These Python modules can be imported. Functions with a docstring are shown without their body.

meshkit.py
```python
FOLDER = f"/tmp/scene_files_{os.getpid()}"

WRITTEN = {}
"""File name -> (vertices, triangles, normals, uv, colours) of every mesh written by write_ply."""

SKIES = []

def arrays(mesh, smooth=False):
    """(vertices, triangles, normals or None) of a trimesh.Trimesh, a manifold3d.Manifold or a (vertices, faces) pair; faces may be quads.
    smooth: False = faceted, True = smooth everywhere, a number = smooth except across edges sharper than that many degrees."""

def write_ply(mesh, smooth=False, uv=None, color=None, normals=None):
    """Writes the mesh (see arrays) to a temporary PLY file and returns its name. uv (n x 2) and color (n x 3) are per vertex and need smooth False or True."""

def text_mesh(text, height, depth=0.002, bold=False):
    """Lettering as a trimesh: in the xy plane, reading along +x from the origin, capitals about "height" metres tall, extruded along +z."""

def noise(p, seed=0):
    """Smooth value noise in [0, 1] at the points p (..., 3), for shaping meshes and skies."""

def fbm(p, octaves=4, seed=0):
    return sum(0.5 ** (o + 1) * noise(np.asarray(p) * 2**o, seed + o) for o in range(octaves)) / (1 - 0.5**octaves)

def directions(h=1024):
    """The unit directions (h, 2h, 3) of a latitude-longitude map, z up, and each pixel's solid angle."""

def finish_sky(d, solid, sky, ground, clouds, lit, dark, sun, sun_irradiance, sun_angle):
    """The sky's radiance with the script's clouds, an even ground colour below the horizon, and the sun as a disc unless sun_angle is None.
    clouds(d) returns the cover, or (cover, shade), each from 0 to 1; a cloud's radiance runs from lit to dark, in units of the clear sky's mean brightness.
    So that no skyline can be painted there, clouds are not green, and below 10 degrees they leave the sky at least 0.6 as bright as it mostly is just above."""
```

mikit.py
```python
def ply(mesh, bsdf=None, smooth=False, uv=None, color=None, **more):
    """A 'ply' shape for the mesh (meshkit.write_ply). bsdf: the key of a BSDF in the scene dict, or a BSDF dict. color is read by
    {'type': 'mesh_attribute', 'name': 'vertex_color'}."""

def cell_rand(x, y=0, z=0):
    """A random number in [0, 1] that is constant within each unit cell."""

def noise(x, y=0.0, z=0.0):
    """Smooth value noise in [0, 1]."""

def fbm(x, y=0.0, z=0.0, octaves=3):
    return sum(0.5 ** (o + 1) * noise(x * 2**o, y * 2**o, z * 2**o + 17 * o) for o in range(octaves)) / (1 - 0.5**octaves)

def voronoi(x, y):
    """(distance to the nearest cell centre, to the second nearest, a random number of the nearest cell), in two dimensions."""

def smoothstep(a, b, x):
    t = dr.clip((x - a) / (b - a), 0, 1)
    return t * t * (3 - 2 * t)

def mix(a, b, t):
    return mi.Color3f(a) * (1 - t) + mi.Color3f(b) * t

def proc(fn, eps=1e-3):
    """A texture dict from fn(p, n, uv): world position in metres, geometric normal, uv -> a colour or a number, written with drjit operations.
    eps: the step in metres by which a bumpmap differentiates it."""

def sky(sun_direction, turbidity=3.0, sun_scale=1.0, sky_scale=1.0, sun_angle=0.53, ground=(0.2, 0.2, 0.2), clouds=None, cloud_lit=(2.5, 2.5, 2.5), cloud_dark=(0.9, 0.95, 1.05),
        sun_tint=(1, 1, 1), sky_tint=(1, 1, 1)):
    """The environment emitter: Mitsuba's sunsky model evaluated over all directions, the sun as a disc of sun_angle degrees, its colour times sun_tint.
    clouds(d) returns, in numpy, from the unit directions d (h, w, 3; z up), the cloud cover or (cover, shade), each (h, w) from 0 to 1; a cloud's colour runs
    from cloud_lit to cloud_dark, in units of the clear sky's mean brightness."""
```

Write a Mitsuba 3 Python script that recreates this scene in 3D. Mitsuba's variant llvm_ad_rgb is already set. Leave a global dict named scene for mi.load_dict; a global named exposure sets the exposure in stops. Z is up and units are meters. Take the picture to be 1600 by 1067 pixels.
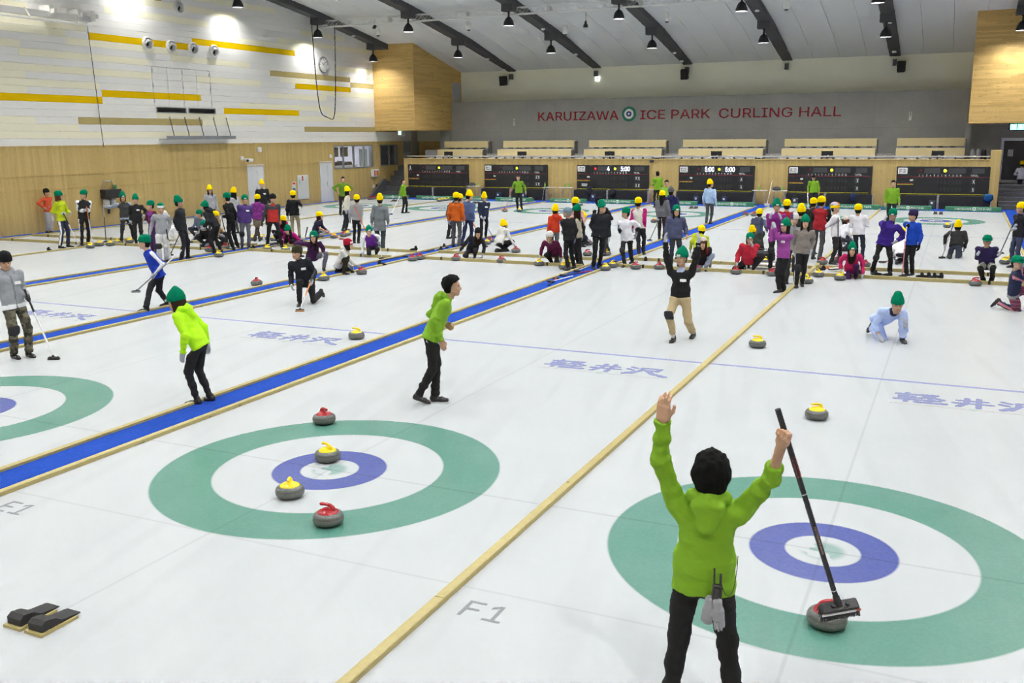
import math, random
import numpy as np, trimesh, mitsuba as mi, drjit as dr, mikit, meshkit
from meshkit import text_mesh
from shapely.geometry import Polygon, LineString, Point
from shapely.ops import unary_union
T = mi.ScalarTransform4f
scene, labels = {}, {}
# ------------------------------------------------------------------ camera, exposure, lamp strength
CAM = np.array([0.8226, -7.9960, 3.4763]); FWD = np.array([-0.413794, 0.885975, -0.209340]); CUP = np.array([-0.080827, 0.193288, 0.977807])
scene['camera'] = {'type': 'perspective', 'fov_axis': 'x', 'fov': 56.454, 'near_clip': 0.1, 'far_clip': 300.0,
                   'to_world': T().look_at(origin=CAM.tolist(), target=(CAM + FWD).tolist(), up=CUP.tolist())}
exposure = 3.34
LAMP = 66.0            # radiance of a pendant lamp's disc
LAMP_RGB = (1.0, 0.99, 0.955)
# the hall's measures (metres): x across the sheets, y along them away from the camera, z up
XL, XR, Y0, Y1 = -31.4, 6.5, -7.4, 42.0
SHEETS = {'A': -28.0, 'B': -22.9, 'C': -16.95, 'D': -10.947, 'E': -5.088, 'F': 0.0}
FAR_TEE, HOG = 34.66, 6.417
BEAM_X = [-30.57, -25.03, -19.45, -13.92, -8.37, -2.86, 2.68]
CEIL = [(47.7, 7.52), (41.8, 8.87), (35.35, 9.95), (29.2, 10.78), (23.2, 11.35), (17.3, 11.55), (11.4, 11.35), (5.4, 10.78), (-.75, 9.95), (-7.2, 8.87), (-12.0, 7.6)]
def ceil_z(y):
    a = sorted(CEIL); return float(np.interp(y, [q[0] for q in a], [q[1] for q in a]))

# ------------------------------------------------------------------ helpers
counts = {}
def fresh(base):
    n = counts.get(base, 0); counts[base] = n + 1
    return base if n == 0 else f'{base}_{n:03d}'
def say(k, label=None, cat=None, group=None, kind=None):
    d = {a: b for a, b in (('label', label), ('category', cat), ('group', group), ('kind', kind)) if b}
    if d: labels.setdefault(k, {}).update(d)
def thing(base, label=None, cat=None, group=None, kind=None):
    k = fresh(base); say(k, label, cat, group, kind); return k
def put(base, mesh, bsdf, parent=None, smooth=False, color=None, tw=None, label=None, cat=None, group=None, kind=None, emit=None, ew=1.0):
    """one mesh = one entry of the scene; mesh may be a ready ply dict"""
    k = fresh(f'{parent}__{base}' if parent else base)
    if isinstance(mesh, dict): d = dict(mesh); d['bsdf'] = {'type': 'ref', 'id': bsdf}
    else:
        if color is not None:
            if smooth not in (False, True): v_, f_, _ = meshkit.arrays(mesh, smooth); mesh = trimesh.Trimesh(v_, f_, process=False); smooth = True
            color = np.broadcast_to(np.asarray(color, float), (len(mesh.vertices), 3))
        d = mikit.ply(mesh, bsdf, smooth=smooth, color=color)
    if tw is not None: d['to_world'] = tw
    if emit: d['emitter'] = {'type': 'area', 'radiance': {'type': 'rgb', 'value': list(emit)}, 'sampling_weight': ew}
    scene[k] = d; say(k, label, cat, group, kind)
    return k
def solid(rgb, rough=0.6, metal=0.0, spec=0.5):
    k = 'mat_' + '_'.join(f'{int(round(v*1000))}' for v in (*rgb, rough, metal, spec))
    if k not in scene:
        scene[k] = {'type': 'twosided', 'b': {'type': 'principled', 'base_color': {'type': 'rgb', 'value': [float(v) for v in rgb]}, 'roughness': rough, 'metallic': metal, 'specular': spec}}
    return k
def procmat(k, fn, rough=0.6, spec=0.4):
    scene[k] = {'type': 'twosided', 'b': {'type': 'principled', 'base_color': mikit.proc(fn), 'roughness': rough, 'specular': spec}}
    return k
def vcmat(k, rough, spec=0.4, sheen=0.0):
    scene[k] = {'type': 'twosided', 'b': {'type': 'principled', 'base_color': {'type': 'mesh_attribute', 'name': 'vertex_color'}, 'roughness': rough, 'specular': spec, 'sheen': sheen}}
    return k
CLOTH, SKIN, GLOSS, KNIT = vcmat('mat_cloth', .82, .25, .15), vcmat('mat_skin', .5, .4), vcmat('mat_gloss', .3, .5), vcmat('mat_knit', .95, .1, .3)

def box(x0, x1, y0, y1, z0, z1):
    m = trimesh.creation.box((abs(x1 - x0), abs(y1 - y0), abs(z1 - z0))); m.apply_translation(((x0 + x1) / 2, (y0 + y1) / 2, (z0 + z1) / 2)); return m
def cat(*ms):
    ms = [m for a in ms for m in (a if isinstance(a, (list, tuple)) else [a])]
    return trimesh.util.concatenate(ms)
def bevel_box(x0, x1, y0, y1, z0, z1, b=.01):
    """box with chamfered edges"""
    import manifold3d as m3
    c = [(x, y, z) for x in (0, 1) for y in (0, 1) for z in (0, 1)]; pts = []
    lo, hi = np.array([x0, y0, z0], float), np.array([x1, y1, z1], float)
    for q in c:
        for ax in range(3):
            p = np.where(np.array(q) > 0, hi - b, lo + b); p[ax] = hi[ax] if q[ax] else lo[ax]; pts.append(p)
    return trimesh.convex.convex_hull(np.array(pts))
def rod(a, b, r, n=8, r2=None):
    a, b = np.asarray(a, float), np.asarray(b, float); d = b - a; L = np.linalg.norm(d); d /= L
    u = np.cross(d, [0, 0, 1] if abs(d[2]) < .9 else [1, 0, 0]); u /= np.linalg.norm(u); v = np.cross(d, u)
    t = np.arange(n) * 2 * np.pi / n; ring = np.cos(t)[:, None] * u + np.sin(t)[:, None] * v
    r2 = r if r2 is None else r2
    V = np.vstack([a + ring * r, b + ring * r2, a, b]); F = []
    for i in range(n):
        j = (i + 1) % n; F += [[i, j, n + j], [i, n + j, n + i], [2 * n, j, i], [2 * n + 1, n + i, n + j]]
    return trimesh.Trimesh(V, F, process=False)
def pipe(P, r, n=8):
    """swept tube along the points P"""
    P = np.asarray(P, float); R = np.broadcast_to(np.asarray(r, float), (len(P),)); V, F = [], []
    u = None
    for i, p in enumerate(P):
        d = P[min(i + 1, len(P) - 1)] - P[max(i - 1, 0)]; d /= np.linalg.norm(d)
        if u is None: u = np.cross(d, [0, 0, 1] if abs(d[2]) < .9 else [1, 0, 0])
        u = u - d * (u @ d); u /= np.linalg.norm(u); v = np.cross(d, u)
        t = np.arange(n) * 2 * np.pi / n; V.append(p + R[i] * (np.cos(t)[:, None] * u + np.sin(t)[:, None] * v))
    V = np.vstack(V + [P[:1], P[-1:]]); m = len(P)
    for i in range(m - 1):
        for k in range(n):
            j = (k + 1) % n; F += [[i * n + k, i * n + j, (i + 1) * n + j], [i * n + k, (i + 1) * n + j, (i + 1) * n + k]]
    for k in range(n):
        j = (k + 1) % n; F += [[m * n, j, k], [m * n + 1, (m - 1) * n + k, (m - 1) * n + j]]
    return trimesh.Trimesh(V, F, process=False)
def lathe(prof, n=24, mod=None):
    """profile [(r,z)...] turned about z; mod(theta) scales r"""
    t = np.arange(n) * 2 * np.pi / n; s = np.ones(n) if mod is None else mod(t); V, F = [], []
    for r, z in prof: V.append(np.stack([r * s * np.cos(t), r * s * np.sin(t), np.full(n, z)], 1))
    V = np.vstack(V)
    for i in range(len(prof) - 1):
        for k in range(n):
            j = (k + 1) % n; F += [[i * n + k, i * n + j, (i + 1) * n + j], [i * n + k, (i + 1) * n + j, (i + 1) * n + k]]
    return trimesh.Trimesh(V, F, process=False)
def prism(poly, axis, a, b):
    """polygon of the two other axes (in x,y,z order) extruded along axis from a to b"""
    m = trimesh.creation.extrude_polygon(Polygon(poly) if not hasattr(poly, 'geom_type') else poly, b - a, engine='earcut'); v = np.array(m.vertices)
    o = {0: [2, 0, 1], 1: [0, 2, 1], 2: [0, 1, 2]}[axis]
    w = v[:, o].copy(); w[:, axis] += a
    m = trimesh.Trimesh(w, m.faces, process=False)
    if m.volume < 0: m.invert()
    return m
def frame(R, t):
    M = np.eye(4); M[:3, :3] = R; M[:3, 3] = t; return M
def tf(m, M): m = m.copy(); m.apply_transform(M); return m
def text_on_wall(s, x0, x1, y, z, h, depth=.02, bold=False):
    """lettering on a wall that faces -y, fitted between x0 and x1"""
    m = text_mesh(s, h, depth, bold); v = np.array(m.vertices); w = v[:, 0].max() - v[:, 0].min()
    sx = (x1 - x0) / w if x1 is not None else 1.0
    V = np.stack([x0 + (v[:, 0] - v[:, 0].min()) * sx, y - v[:, 2], z + v[:, 1]], 1)
    m = trimesh.Trimesh(V, m.faces, process=False); m.invert() if m.volume < 0 else None
    return m

# ------------------------------------------------------------------ materials with grain
def lin(c): return tuple(((v / 255) / 12.92 if v / 255 < .04045 else ((v / 255 + .055) / 1.055) ** 2.4) for v in c)
C3 = mi.Color3f
def wood_vertical(p, n, uv):
    a = dr.select(dr.abs(n.x) > .5, p.y, p.x)
    b = dr.floor(a * 9.0); tone = mikit.cell_rand(b, 3, 1); f = a * 9.0 - b
    g = mikit.fbm(a * 60.0, p.z * 1.6, b * 7.1, 3)
    c = mikit.mix(lin((206, 181, 122)), lin((173, 146, 85)), 0.25 + 0.38 * tone * .9 + .5 * (g - .5))
    k = mikit.noise(a * 11.0, p.z * 2.3, 5.0); c = c * (1 - .10 * mikit.smoothstep(.86, .93, k))
    return c * (1 - .35 * mikit.smoothstep(.47, .5, dr.abs(f - .5)))
def wood_horizontal(p, n, uv):
    a = dr.select(dr.abs(n.x) > .5, p.y, p.x)
    b = dr.floor(p.z * 11.0); f = p.z * 11.0 - b; tone = mikit.cell_rand(b, dr.floor(a * .5 + mikit.cell_rand(b, 9, 9) * 7), 2)
    g = mikit.fbm(a * 1.5, p.z * 70.0, b * 3.3, 3)
    c = mikit.mix(lin((216, 183, 118)), lin((172, 138, 74)), 0.2 + .45 * tone + .5 * (g - .5))
    k = mikit.noise(a * 4.0, p.z * 15.0, 2.0); c = c * (1 - .3 * mikit.smoothstep(.9, .95, k))
    return c * (1 - .3 * mikit.smoothstep(.46, .5, dr.abs(f - .5)))
def timber(p, n, uv):
    g = mikit.fbm(p.x * 30.0, p.y * 30.0, p.z * 60.0, 2) * .5 + mikit.noise(p.x * 2.3, p.y * .8, 1.0) * .5
    c = mikit.mix(lin((178, 167, 119)), lin((155, 141, 89)), g)
    k = mikit.noise(p.x * 9.0, p.y * 9.0, p.z * 9.0); return c * (1 - .45 * mikit.smoothstep(.88, .93, k))
def carpet(p, n, uv):
    g = mikit.fbm(p.x * 40.0, p.y * 40.0, 0, 2); s = mikit.noise(p.x * 3.0, p.y * 2.0, 4.0)
    return mikit.mix((.008, .040, .25), (.022, .068, .37), .6 * g + .4 * s)
def concrete(p, n, uv):
    g = mikit.fbm(p.x * 1.2, p.z * 1.6, p.y, 4); f = mikit.noise(p.x * 25.0, p.z * 25.0, p.y * 25.0)
    sx = p.x / 1.8; sz = p.z / 1.9
    j = dr.maximum(mikit.smoothstep(.492, .5, dr.abs(sx - dr.floor(sx) - .5)), mikit.smoothstep(.492, .5, dr.abs(sz - dr.floor(sz) - .5)))
    c = mikit.mix((.29, .293, .275), (.42, .423, .40), .75 * g + .25 * f)
    return c * (1 - .18 * j)
def granite(p, n, uv):
    f = mikit.noise(p.x * 260.0, p.y * 260.0, p.z * 260.0); g = mikit.noise(p.x * 120.0, p.y * 120.0, p.z * 120.0)
    c = mikit.mix((.035, .039, .035), (.155, .163, .153), .55 * f + .45 * g)
    return c
def granite_band(p, n, uv): return granite(p, n, uv) * 1.0 + C3(.045)
WOODV, WOODH = procmat('mat_wood_boards', wood_vertical, .55), procmat('mat_wood_cladding', wood_horizontal, .55)
TIMBER, CARPET, CONC = procmat('mat_timber', timber, .6), procmat('mat_carpet', carpet, .95, .1), procmat('mat_concrete', concrete, .8, .3)
GRAN, GRANB = procmat('mat_granite', granite, .22, .6), procmat('mat_granite_band', granite_band, .5, .4)
RING_G, RING_B = (.052, .192, .145), (.026, .046, .255)
def ice(p, n, uv):
    x, y = p.x, p.y
    dx = mi.Float(99.0); near = mi.Float(0)
    for cx in SHEETS.values():
        d = x - cx; b = dr.abs(d) < dr.abs(dx); dx = dr.select(b, d, dx)
    dy = dr.select(y < 17.3, y, y - FAR_TEE); r = dr.sqrt(dx * dx + dy * dy)
    w = mikit.fbm(x * 1.7, y * 1.7, 0, 3); fine = mikit.noise(x * 55.0, y * 55.0, 1.0); s = mikit.noise(x * .45, y * .35, 3.0)
    base = mikit.mix((.392, .420, .440), (.422, .444, .462), .6 * w + .4 * s)
    e = .014
    def band(a, b): return mikit.smoothstep(a - e, a + e, r) * (1 - mikit.smoothstep(b - e, b + e, r))
    worn = .86 + .10 * w + .05 * (fine - .5)
    c = mikit.mix(base, RING_G, band(1.219, 1.829) * worn)
    c = mikit.mix(c, RING_B, band(.309, .61) * worn)
    # faint emblem in the button
    em = mikit.smoothstep(.50, .62, mikit.fbm(dx * 7.0 + 3.0, dy * 9.0, 2.0, 2)) * (1 - mikit.smoothstep(.13, .22, r))
    c = mikit.mix(c, (.14, .27, .24), em * .75)
    inside = dr.abs(dx) < 2.56
    def line(d, h): return dr.select(inside, 1 - mikit.smoothstep(h * .7, h * 1.3, dr.abs(d)), 0.0)
    c = c * (1 - .16 * line(dy, .014))                       # tee line
    c = c * (1 - .11 * line(dx, .014) * dr.select(dr.abs(y - 17.33) < 21.0, 1.0, 0.0))   # centre line
    c = c * (1 - .10 * line(dr.abs(y - 17.33) - 19.16, .014))     # back lines
    c = mikit.mix(c, (.16, .18, .42), line(dr.abs(y - 17.33) - (17.33 - HOG), .045) * .75)   # hog lines
    sw = mikit.noise(x * 6.0 + y * 1.2, y * .5, 7.0)
    return c * (1 - .035 * mikit.smoothstep(.55, .9, sw))
scene['mat_ice'] = {'type': 'twosided', 'b': {'type': 'principled', 'base_color': mikit.proc(ice), 'roughness': .34, 'specular': .35}}
WHITE, BLACK, STEEL, ALU = solid((.72, .72, .70)), solid((.02, .02, .022), .5), solid((.55, .56, .58), .35, .9), solid((.6, .61, .63), .3, .8)
DARK = solid((.045, .045, .05), .6)
def ST(name, mesh, bsdf, parent=None, **k):
    return put(name, mesh, bsdf, parent, kind=None if parent else 'structure', **k)

# ------------------------------------------------------------------ measured positions (metres): where each person joint, broom end and stone stands
PEOPLE=[
('p01',1.656,[-31.04,18.025,0.868,-31.027,18.042,1.34,-31.021,18.048,1.532,0.995,0.101,0.0,0.0,0.0,1.0,0.994,0.101,-0.032,-31.046,18.225,1.314,-31.172,18.122,1.08,-30.956,18.016,1.031,-31.049,18.111,0.868,-30.947,18.087,0.477,-30.98,18.031,0.075,0.995,0.101,0.0,-31.008,17.857,1.326,-31.04,17.628,1.159,-30.936,17.773,0.991,-31.031,17.94,0.868,-31.018,17.955,0.463,-31.138,17.973,0.075,0.995,0.101,0.0],{'hat_': 'black_beanie', 'coat': (0.62, 0.085, 0.035), 'coat2': (0.5, 0.03, 0.03), 'trs': (0.4, 0.39, 0.4), 'glv': 0, 'hair': 'short', 'label': 'person in orange and red jacket leaning on the left wood wall'}),
('p02',1.839,[-26.121,14.501,0.967,-26.12,14.501,1.491,-26.12,14.502,1.701,0.764,0.645,0.0,0.0,0.0,1.0,0.939,0.344,-0.002,-26.191,14.695,1.469,-26.166,14.815,1.177,-25.926,14.696,1.134,-26.154,14.59,0.967,-26.086,14.674,0.529,-26.158,14.687,0.083,0.939,0.344,0.0,-26.049,14.308,1.469,-26.209,14.245,1.203,-26.01,14.421,1.141,-26.088,14.411,0.967,-26.012,14.379,0.524,-26.086,14.312,0.083,0.939,0.344,0.0],{'hat_': 'g', 'coat': (0.46, 0.56, 0.015), 'trs': (0.03, 0.037, 0.07), 'stripe': ((0.82, 0.83, 0.86),), 'hair': 'bob', 'hairc': (0.09, 0.035, 0.02), 'label': 'person in a lime yellow jacket and green beanie holding a broom by the left wall', 'grip': {'R': [0.186, 0.223, -0.957]}}),
('p03',1.825,[-26.072,15.366,0.953,-26.048,15.394,1.472,-26.038,15.405,1.688,0.158,-0.987,-0.0,0.0,0.0,1.0,0.899,-0.437,-0.018,-25.96,15.576,1.437,-26.054,15.542,1.139,-25.859,15.365,1.202,-26.03,15.452,0.953,-26.026,15.46,0.506,-26.162,15.517,0.082,0.9,-0.437,0.0,-26.138,15.209,1.464,-26.206,15.29,1.168,-25.938,15.255,1.18,-26.113,15.281,0.953,-26.021,15.173,0.529,-26.048,15.139,0.082,0.9,-0.437,0.0],{'hat_': 'g', 'coat': (0.018, 0.018, 0.02), 'sleeve': (0.82, 0.83, 0.86), 'trs': (0.018, 0.018, 0.02), 'stripe': ((0.82, 0.83, 0.86),), 'hair': 'short', 'hairc': (0.09, 0.04, 0.02), 'label': 'person in a black tracksuit top with white sleeves leaning both hands on an orange broom', 'grip': {'L': [0.137, -0.037, -0.99], 'R': [0.137, -0.037, -0.99]}}),
('p04',1.732,[-25.689,16.794,0.828,-25.703,16.773,1.321,-25.687,16.75,1.525,0.838,-0.546,0.0,0.0,0.0,1.0,0.838,-0.546,-0.0,-25.597,16.936,1.31,-25.589,16.909,1.014,-25.549,16.847,0.768,-25.64,16.87,0.828,-25.666,17.009,0.428,-25.821,17.196,0.078,0.838,-0.546,0.0,-25.808,16.611,1.29,-26.092,16.584,1.205,-26.074,16.33,1.23,-25.738,16.719,0.828,-25.593,16.518,0.484,-25.557,16.393,0.078,0.838,-0.546,0.0],{'hat_': 'g', 'coat': (0.05, 0.05, 0.055), 'sleeve': (0.33, 0.38, 0.47), 'hem2': (0.33, 0.38, 0.47), 'trs': (0.02, 0.02, 0.025), 'hair': 'bob', 'hairc': (0.11, 0.05, 0.025), 'label': 'person in dark grey vest over pale blue sleeves leaning on an upright broom', 'grip': {'R': [-0.012, -0.013, -1.0]}}),
('p05',1.62,[-24.433,16.116,0.856,-24.433,16.116,1.318,-24.419,16.096,1.509,0.592,-0.806,-0.0,0.0,0.0,1.0,0.592,-0.806,0.0,-24.287,16.223,1.298,-24.351,16.434,1.128,-24.254,16.254,1.003,-24.365,16.166,0.856,-24.311,16.121,0.466,-24.35,16.177,0.073,0.592,-0.806,-0.0,-24.579,16.009,1.298,-24.673,16.065,1.042,-24.602,15.99,0.826,-24.501,16.066,0.856,-24.474,16.001,0.466,-24.516,16.055,0.073,0.592,-0.806,-0.0],{'hat_': 'g', 'coat': (0.018, 0.018, 0.02), 'trs': (0.018, 0.018, 0.02), 'hair': 'short', 'hairc': (0.11, 0.05, 0.025), 'tag': 1, 'label': 'person in black sweater with white tag, right of the dark grey vest'}),
('p06',1.58,[-22.158,14.542,0.835,-22.158,14.542,1.285,-22.164,14.519,1.472,-0.249,-0.968,-0.0,0.0,0.0,1.0,-0.249,-0.968,0.0,-21.987,14.498,1.266,-21.914,14.421,1.016,-22.116,14.309,0.979,-22.078,14.522,0.835,-22.079,14.453,0.454,-22.061,14.517,0.071,-0.249,-0.968,-0.0,-22.329,14.586,1.266,-22.43,14.554,1.016,-22.308,14.359,0.979,-22.238,14.562,0.835,-22.27,14.502,0.454,-22.255,14.567,0.071,-0.249,-0.968,-0.0],{'hat_': 'g', 'coat': (0.16, 0.03, 0.22), 'sleeve': (0.07, 0.02, 0.025), 'trs': (0.05, 0.02, 0.08), 'hair': 'short', 'collar': (0.5, 0.05, 0.07), 'label': 'person in a purple vest with a red scarf behind the grey sweater'}),
('p07',1.662,[-20.081,12.838,0.877,-20.068,12.85,1.35,-20.063,12.855,1.537,0.645,-0.764,-0.0,0.0,0.0,1.0,0.645,-0.764,0.003,-19.927,12.97,1.323,-20.023,13.128,1.106,-19.993,12.984,0.908,-20.015,12.893,0.877,-19.984,12.856,0.473,-20.056,12.915,0.075,0.645,-0.764,-0.0,-20.211,12.73,1.337,-20.359,12.752,1.094,-20.33,12.637,0.879,-20.147,12.782,0.877,-20.106,12.697,0.481,-20.141,12.725,0.075,0.645,-0.764,-0.0],{'hat_': 'gw', 'coat': (0.31, 0.32, 0.34), 'trs': (0.62, 0.62, 0.6), 'hair': 'short', 'glv': (0.35, 0.36, 0.4), 'kpad': 'R', 'label': 'person in grey sweater and baggy white trousers with a green and white beanie', 'grip': {'L': [0.177, -0.081, -0.981]}}),
('p08',1.65,[-23.345,16.519,0.375,-23.438,16.427,0.827,-23.47,16.395,0.986,0.71,0.704,0.0,0.0,0.0,1.0,0.555,0.786,0.274,-23.583,16.539,0.8,-23.557,16.719,0.581,-23.407,16.911,0.589,-23.415,16.568,0.375,-23.264,16.878,0.165,-23.457,16.533,0.074,0.577,0.817,0.0,-23.284,16.322,0.817,-23.183,16.364,0.555,-23.068,16.58,0.557,-23.275,16.469,0.375,-23.12,16.649,0.048,-23.391,16.348,0.074,0.577,0.817,0.0],{'hat_': 'w', 'coat': (0.82, 0.83, 0.86), 'trs': (0.68, 0.66, 0.62), 'hair': 'short', 'label': 'person in white crouching behind the person in white trousers'}),
('p09',1.811,[-19.928,13.477,0.94,-19.938,13.468,1.456,-19.942,13.464,1.675,0.875,0.485,0.0,0.0,0.0,1.0,0.874,0.484,0.024,-20.036,13.646,1.436,-20.108,13.674,1.134,-20.033,13.738,0.885,-19.974,13.56,0.94,-19.939,13.687,0.517,-20.021,13.733,0.081,0.875,0.485,0.0,-19.839,13.291,1.433,-19.935,13.253,1.139,-19.918,13.328,0.883,-19.883,13.395,0.94,-19.772,13.351,0.513,-19.809,13.247,0.081,0.875,0.485,0.0],{'hat_': 'g', 'coat': (0.017, 0.018, 0.022), 'trs': (0.015, 0.015, 0.02), 'hair': 'short', 'puff': 1, 'label': 'person in black quilted jacket and green beanie seen in profile facing right', 'grip': {'R': [-0.642, 0.133, -0.756]}}),
('p10',1.67,[-14.305,6.895,0.732,-14.418,6.78,1.18,-14.471,6.725,1.393,-0.633,-0.774,-0.0,0.0,0.0,1.0,-0.39,-0.864,-0.319,-14.246,6.702,1.182,-14.125,6.828,0.954,-14.221,6.703,0.763,-14.226,6.859,0.732,-14.393,6.948,0.369,-14.463,7.226,0.075,-0.411,-0.911,-0.0,-14.579,6.867,1.141,-14.546,7.004,0.891,-14.535,6.995,0.644,-14.385,6.93,0.732,-14.359,6.659,0.427,-14.28,6.44,0.088,-0.563,-0.826,-0.0],{'hat_': 'g', 'coat': (0.012, 0.045, 0.42), 'trs': (0.018, 0.018, 0.02), 'astripe': ((0.82, 0.83, 0.86),), 'hair': 'short', 'label': 'person in royal blue jacket with white sleeve stripes walking left with a broom', 'grip': {'L': [-0.534, -0.547, -0.644]}}),
('p11',1.723,[-12.995,2.445,0.893,-13.016,2.418,1.383,-13.024,2.407,1.576,0.876,-0.45,-0.174,0.154,-0.079,0.985,0.977,-0.211,0.029,-12.975,2.607,1.374,-13.063,2.69,1.104,-12.845,2.604,1.005,-12.976,2.533,0.893,-12.838,2.536,0.494,-12.912,2.56,0.078,0.977,-0.211,0.0,-13.055,2.231,1.35,-13.34,2.221,1.269,-13.226,2.138,1.058,-13.014,2.357,0.893,-12.922,2.332,0.482,-13.041,2.379,0.078,0.977,-0.211,0.0],{'hat_': 'k', 'coat': (0.3, 0.315, 0.345), 'hood': 1, 'hem2': (0.82, 0.83, 0.86), 'trs': 'camo', 'hair': 'short', 'tag': 1, 'glv': (0.05, 0.05, 0.055), 'zip': 1, 'kpad': 'R', 'label': 'person in grey zip hoodie and camouflage trousers at the left edge', 'grip': {'L': [0.377, 0.036, -0.925]}}),
('p12',1.6,[-8.237,1.524,0.824,-8.424,1.456,1.234,-8.49,1.431,1.378,-0.885,-0.386,-0.259,-0.237,-0.104,0.966,-0.853,-0.287,-0.437,-8.359,1.289,1.214,-8.232,1.281,0.97,-8.287,1.27,0.74,-8.211,1.446,0.824,-8.331,1.382,0.456,-8.25,1.413,0.072,-0.948,-0.319,0.0,-8.475,1.628,1.218,-8.341,1.734,1.002,-8.321,1.757,0.768,-8.264,1.603,0.824,-8.336,1.584,0.439,-8.195,1.609,0.072,-0.948,-0.319,0.0],{'hat_': 'g', 'coat': (0.42, 0.8, 0.015), 'hood': 1, 'trs': (0.018, 0.018, 0.02), 'hair': 'long', 'hairc': (0.03, 0.018, 0.013), 'jog': 1, 'hatstyle': 'point', 'label': 'person in neon yellow hoodie and green beanie seen from behind standing on the blue carpet'}),
('p13',1.74,[-11.864,8.656,0.446,-11.905,8.514,0.919,-11.919,8.463,1.09,0.036,-0.999,-0.0,0.0,0.0,1.0,0.413,-0.882,-0.228,-11.726,8.594,0.937,-11.666,8.713,0.669,-11.588,8.513,0.526,-11.782,8.694,0.446,-11.615,8.559,0.077,-11.712,8.964,0.178,-0.129,0.538,-0.833,-12.08,8.447,0.862,-12.151,8.522,0.581,-12.025,8.368,0.418,-11.946,8.618,0.446,-11.732,8.253,0.504,-11.771,8.282,0.078,0.424,-0.906,-0.0],{'hat_': 'o', 'coat': (0.015, 0.017, 0.024), 'trs': (0.014, 0.014, 0.016), 'hair': 'short', 'tag': 1, 'label': 'person in black with name tag kneeling on one knee with an orange broom'}),
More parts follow.
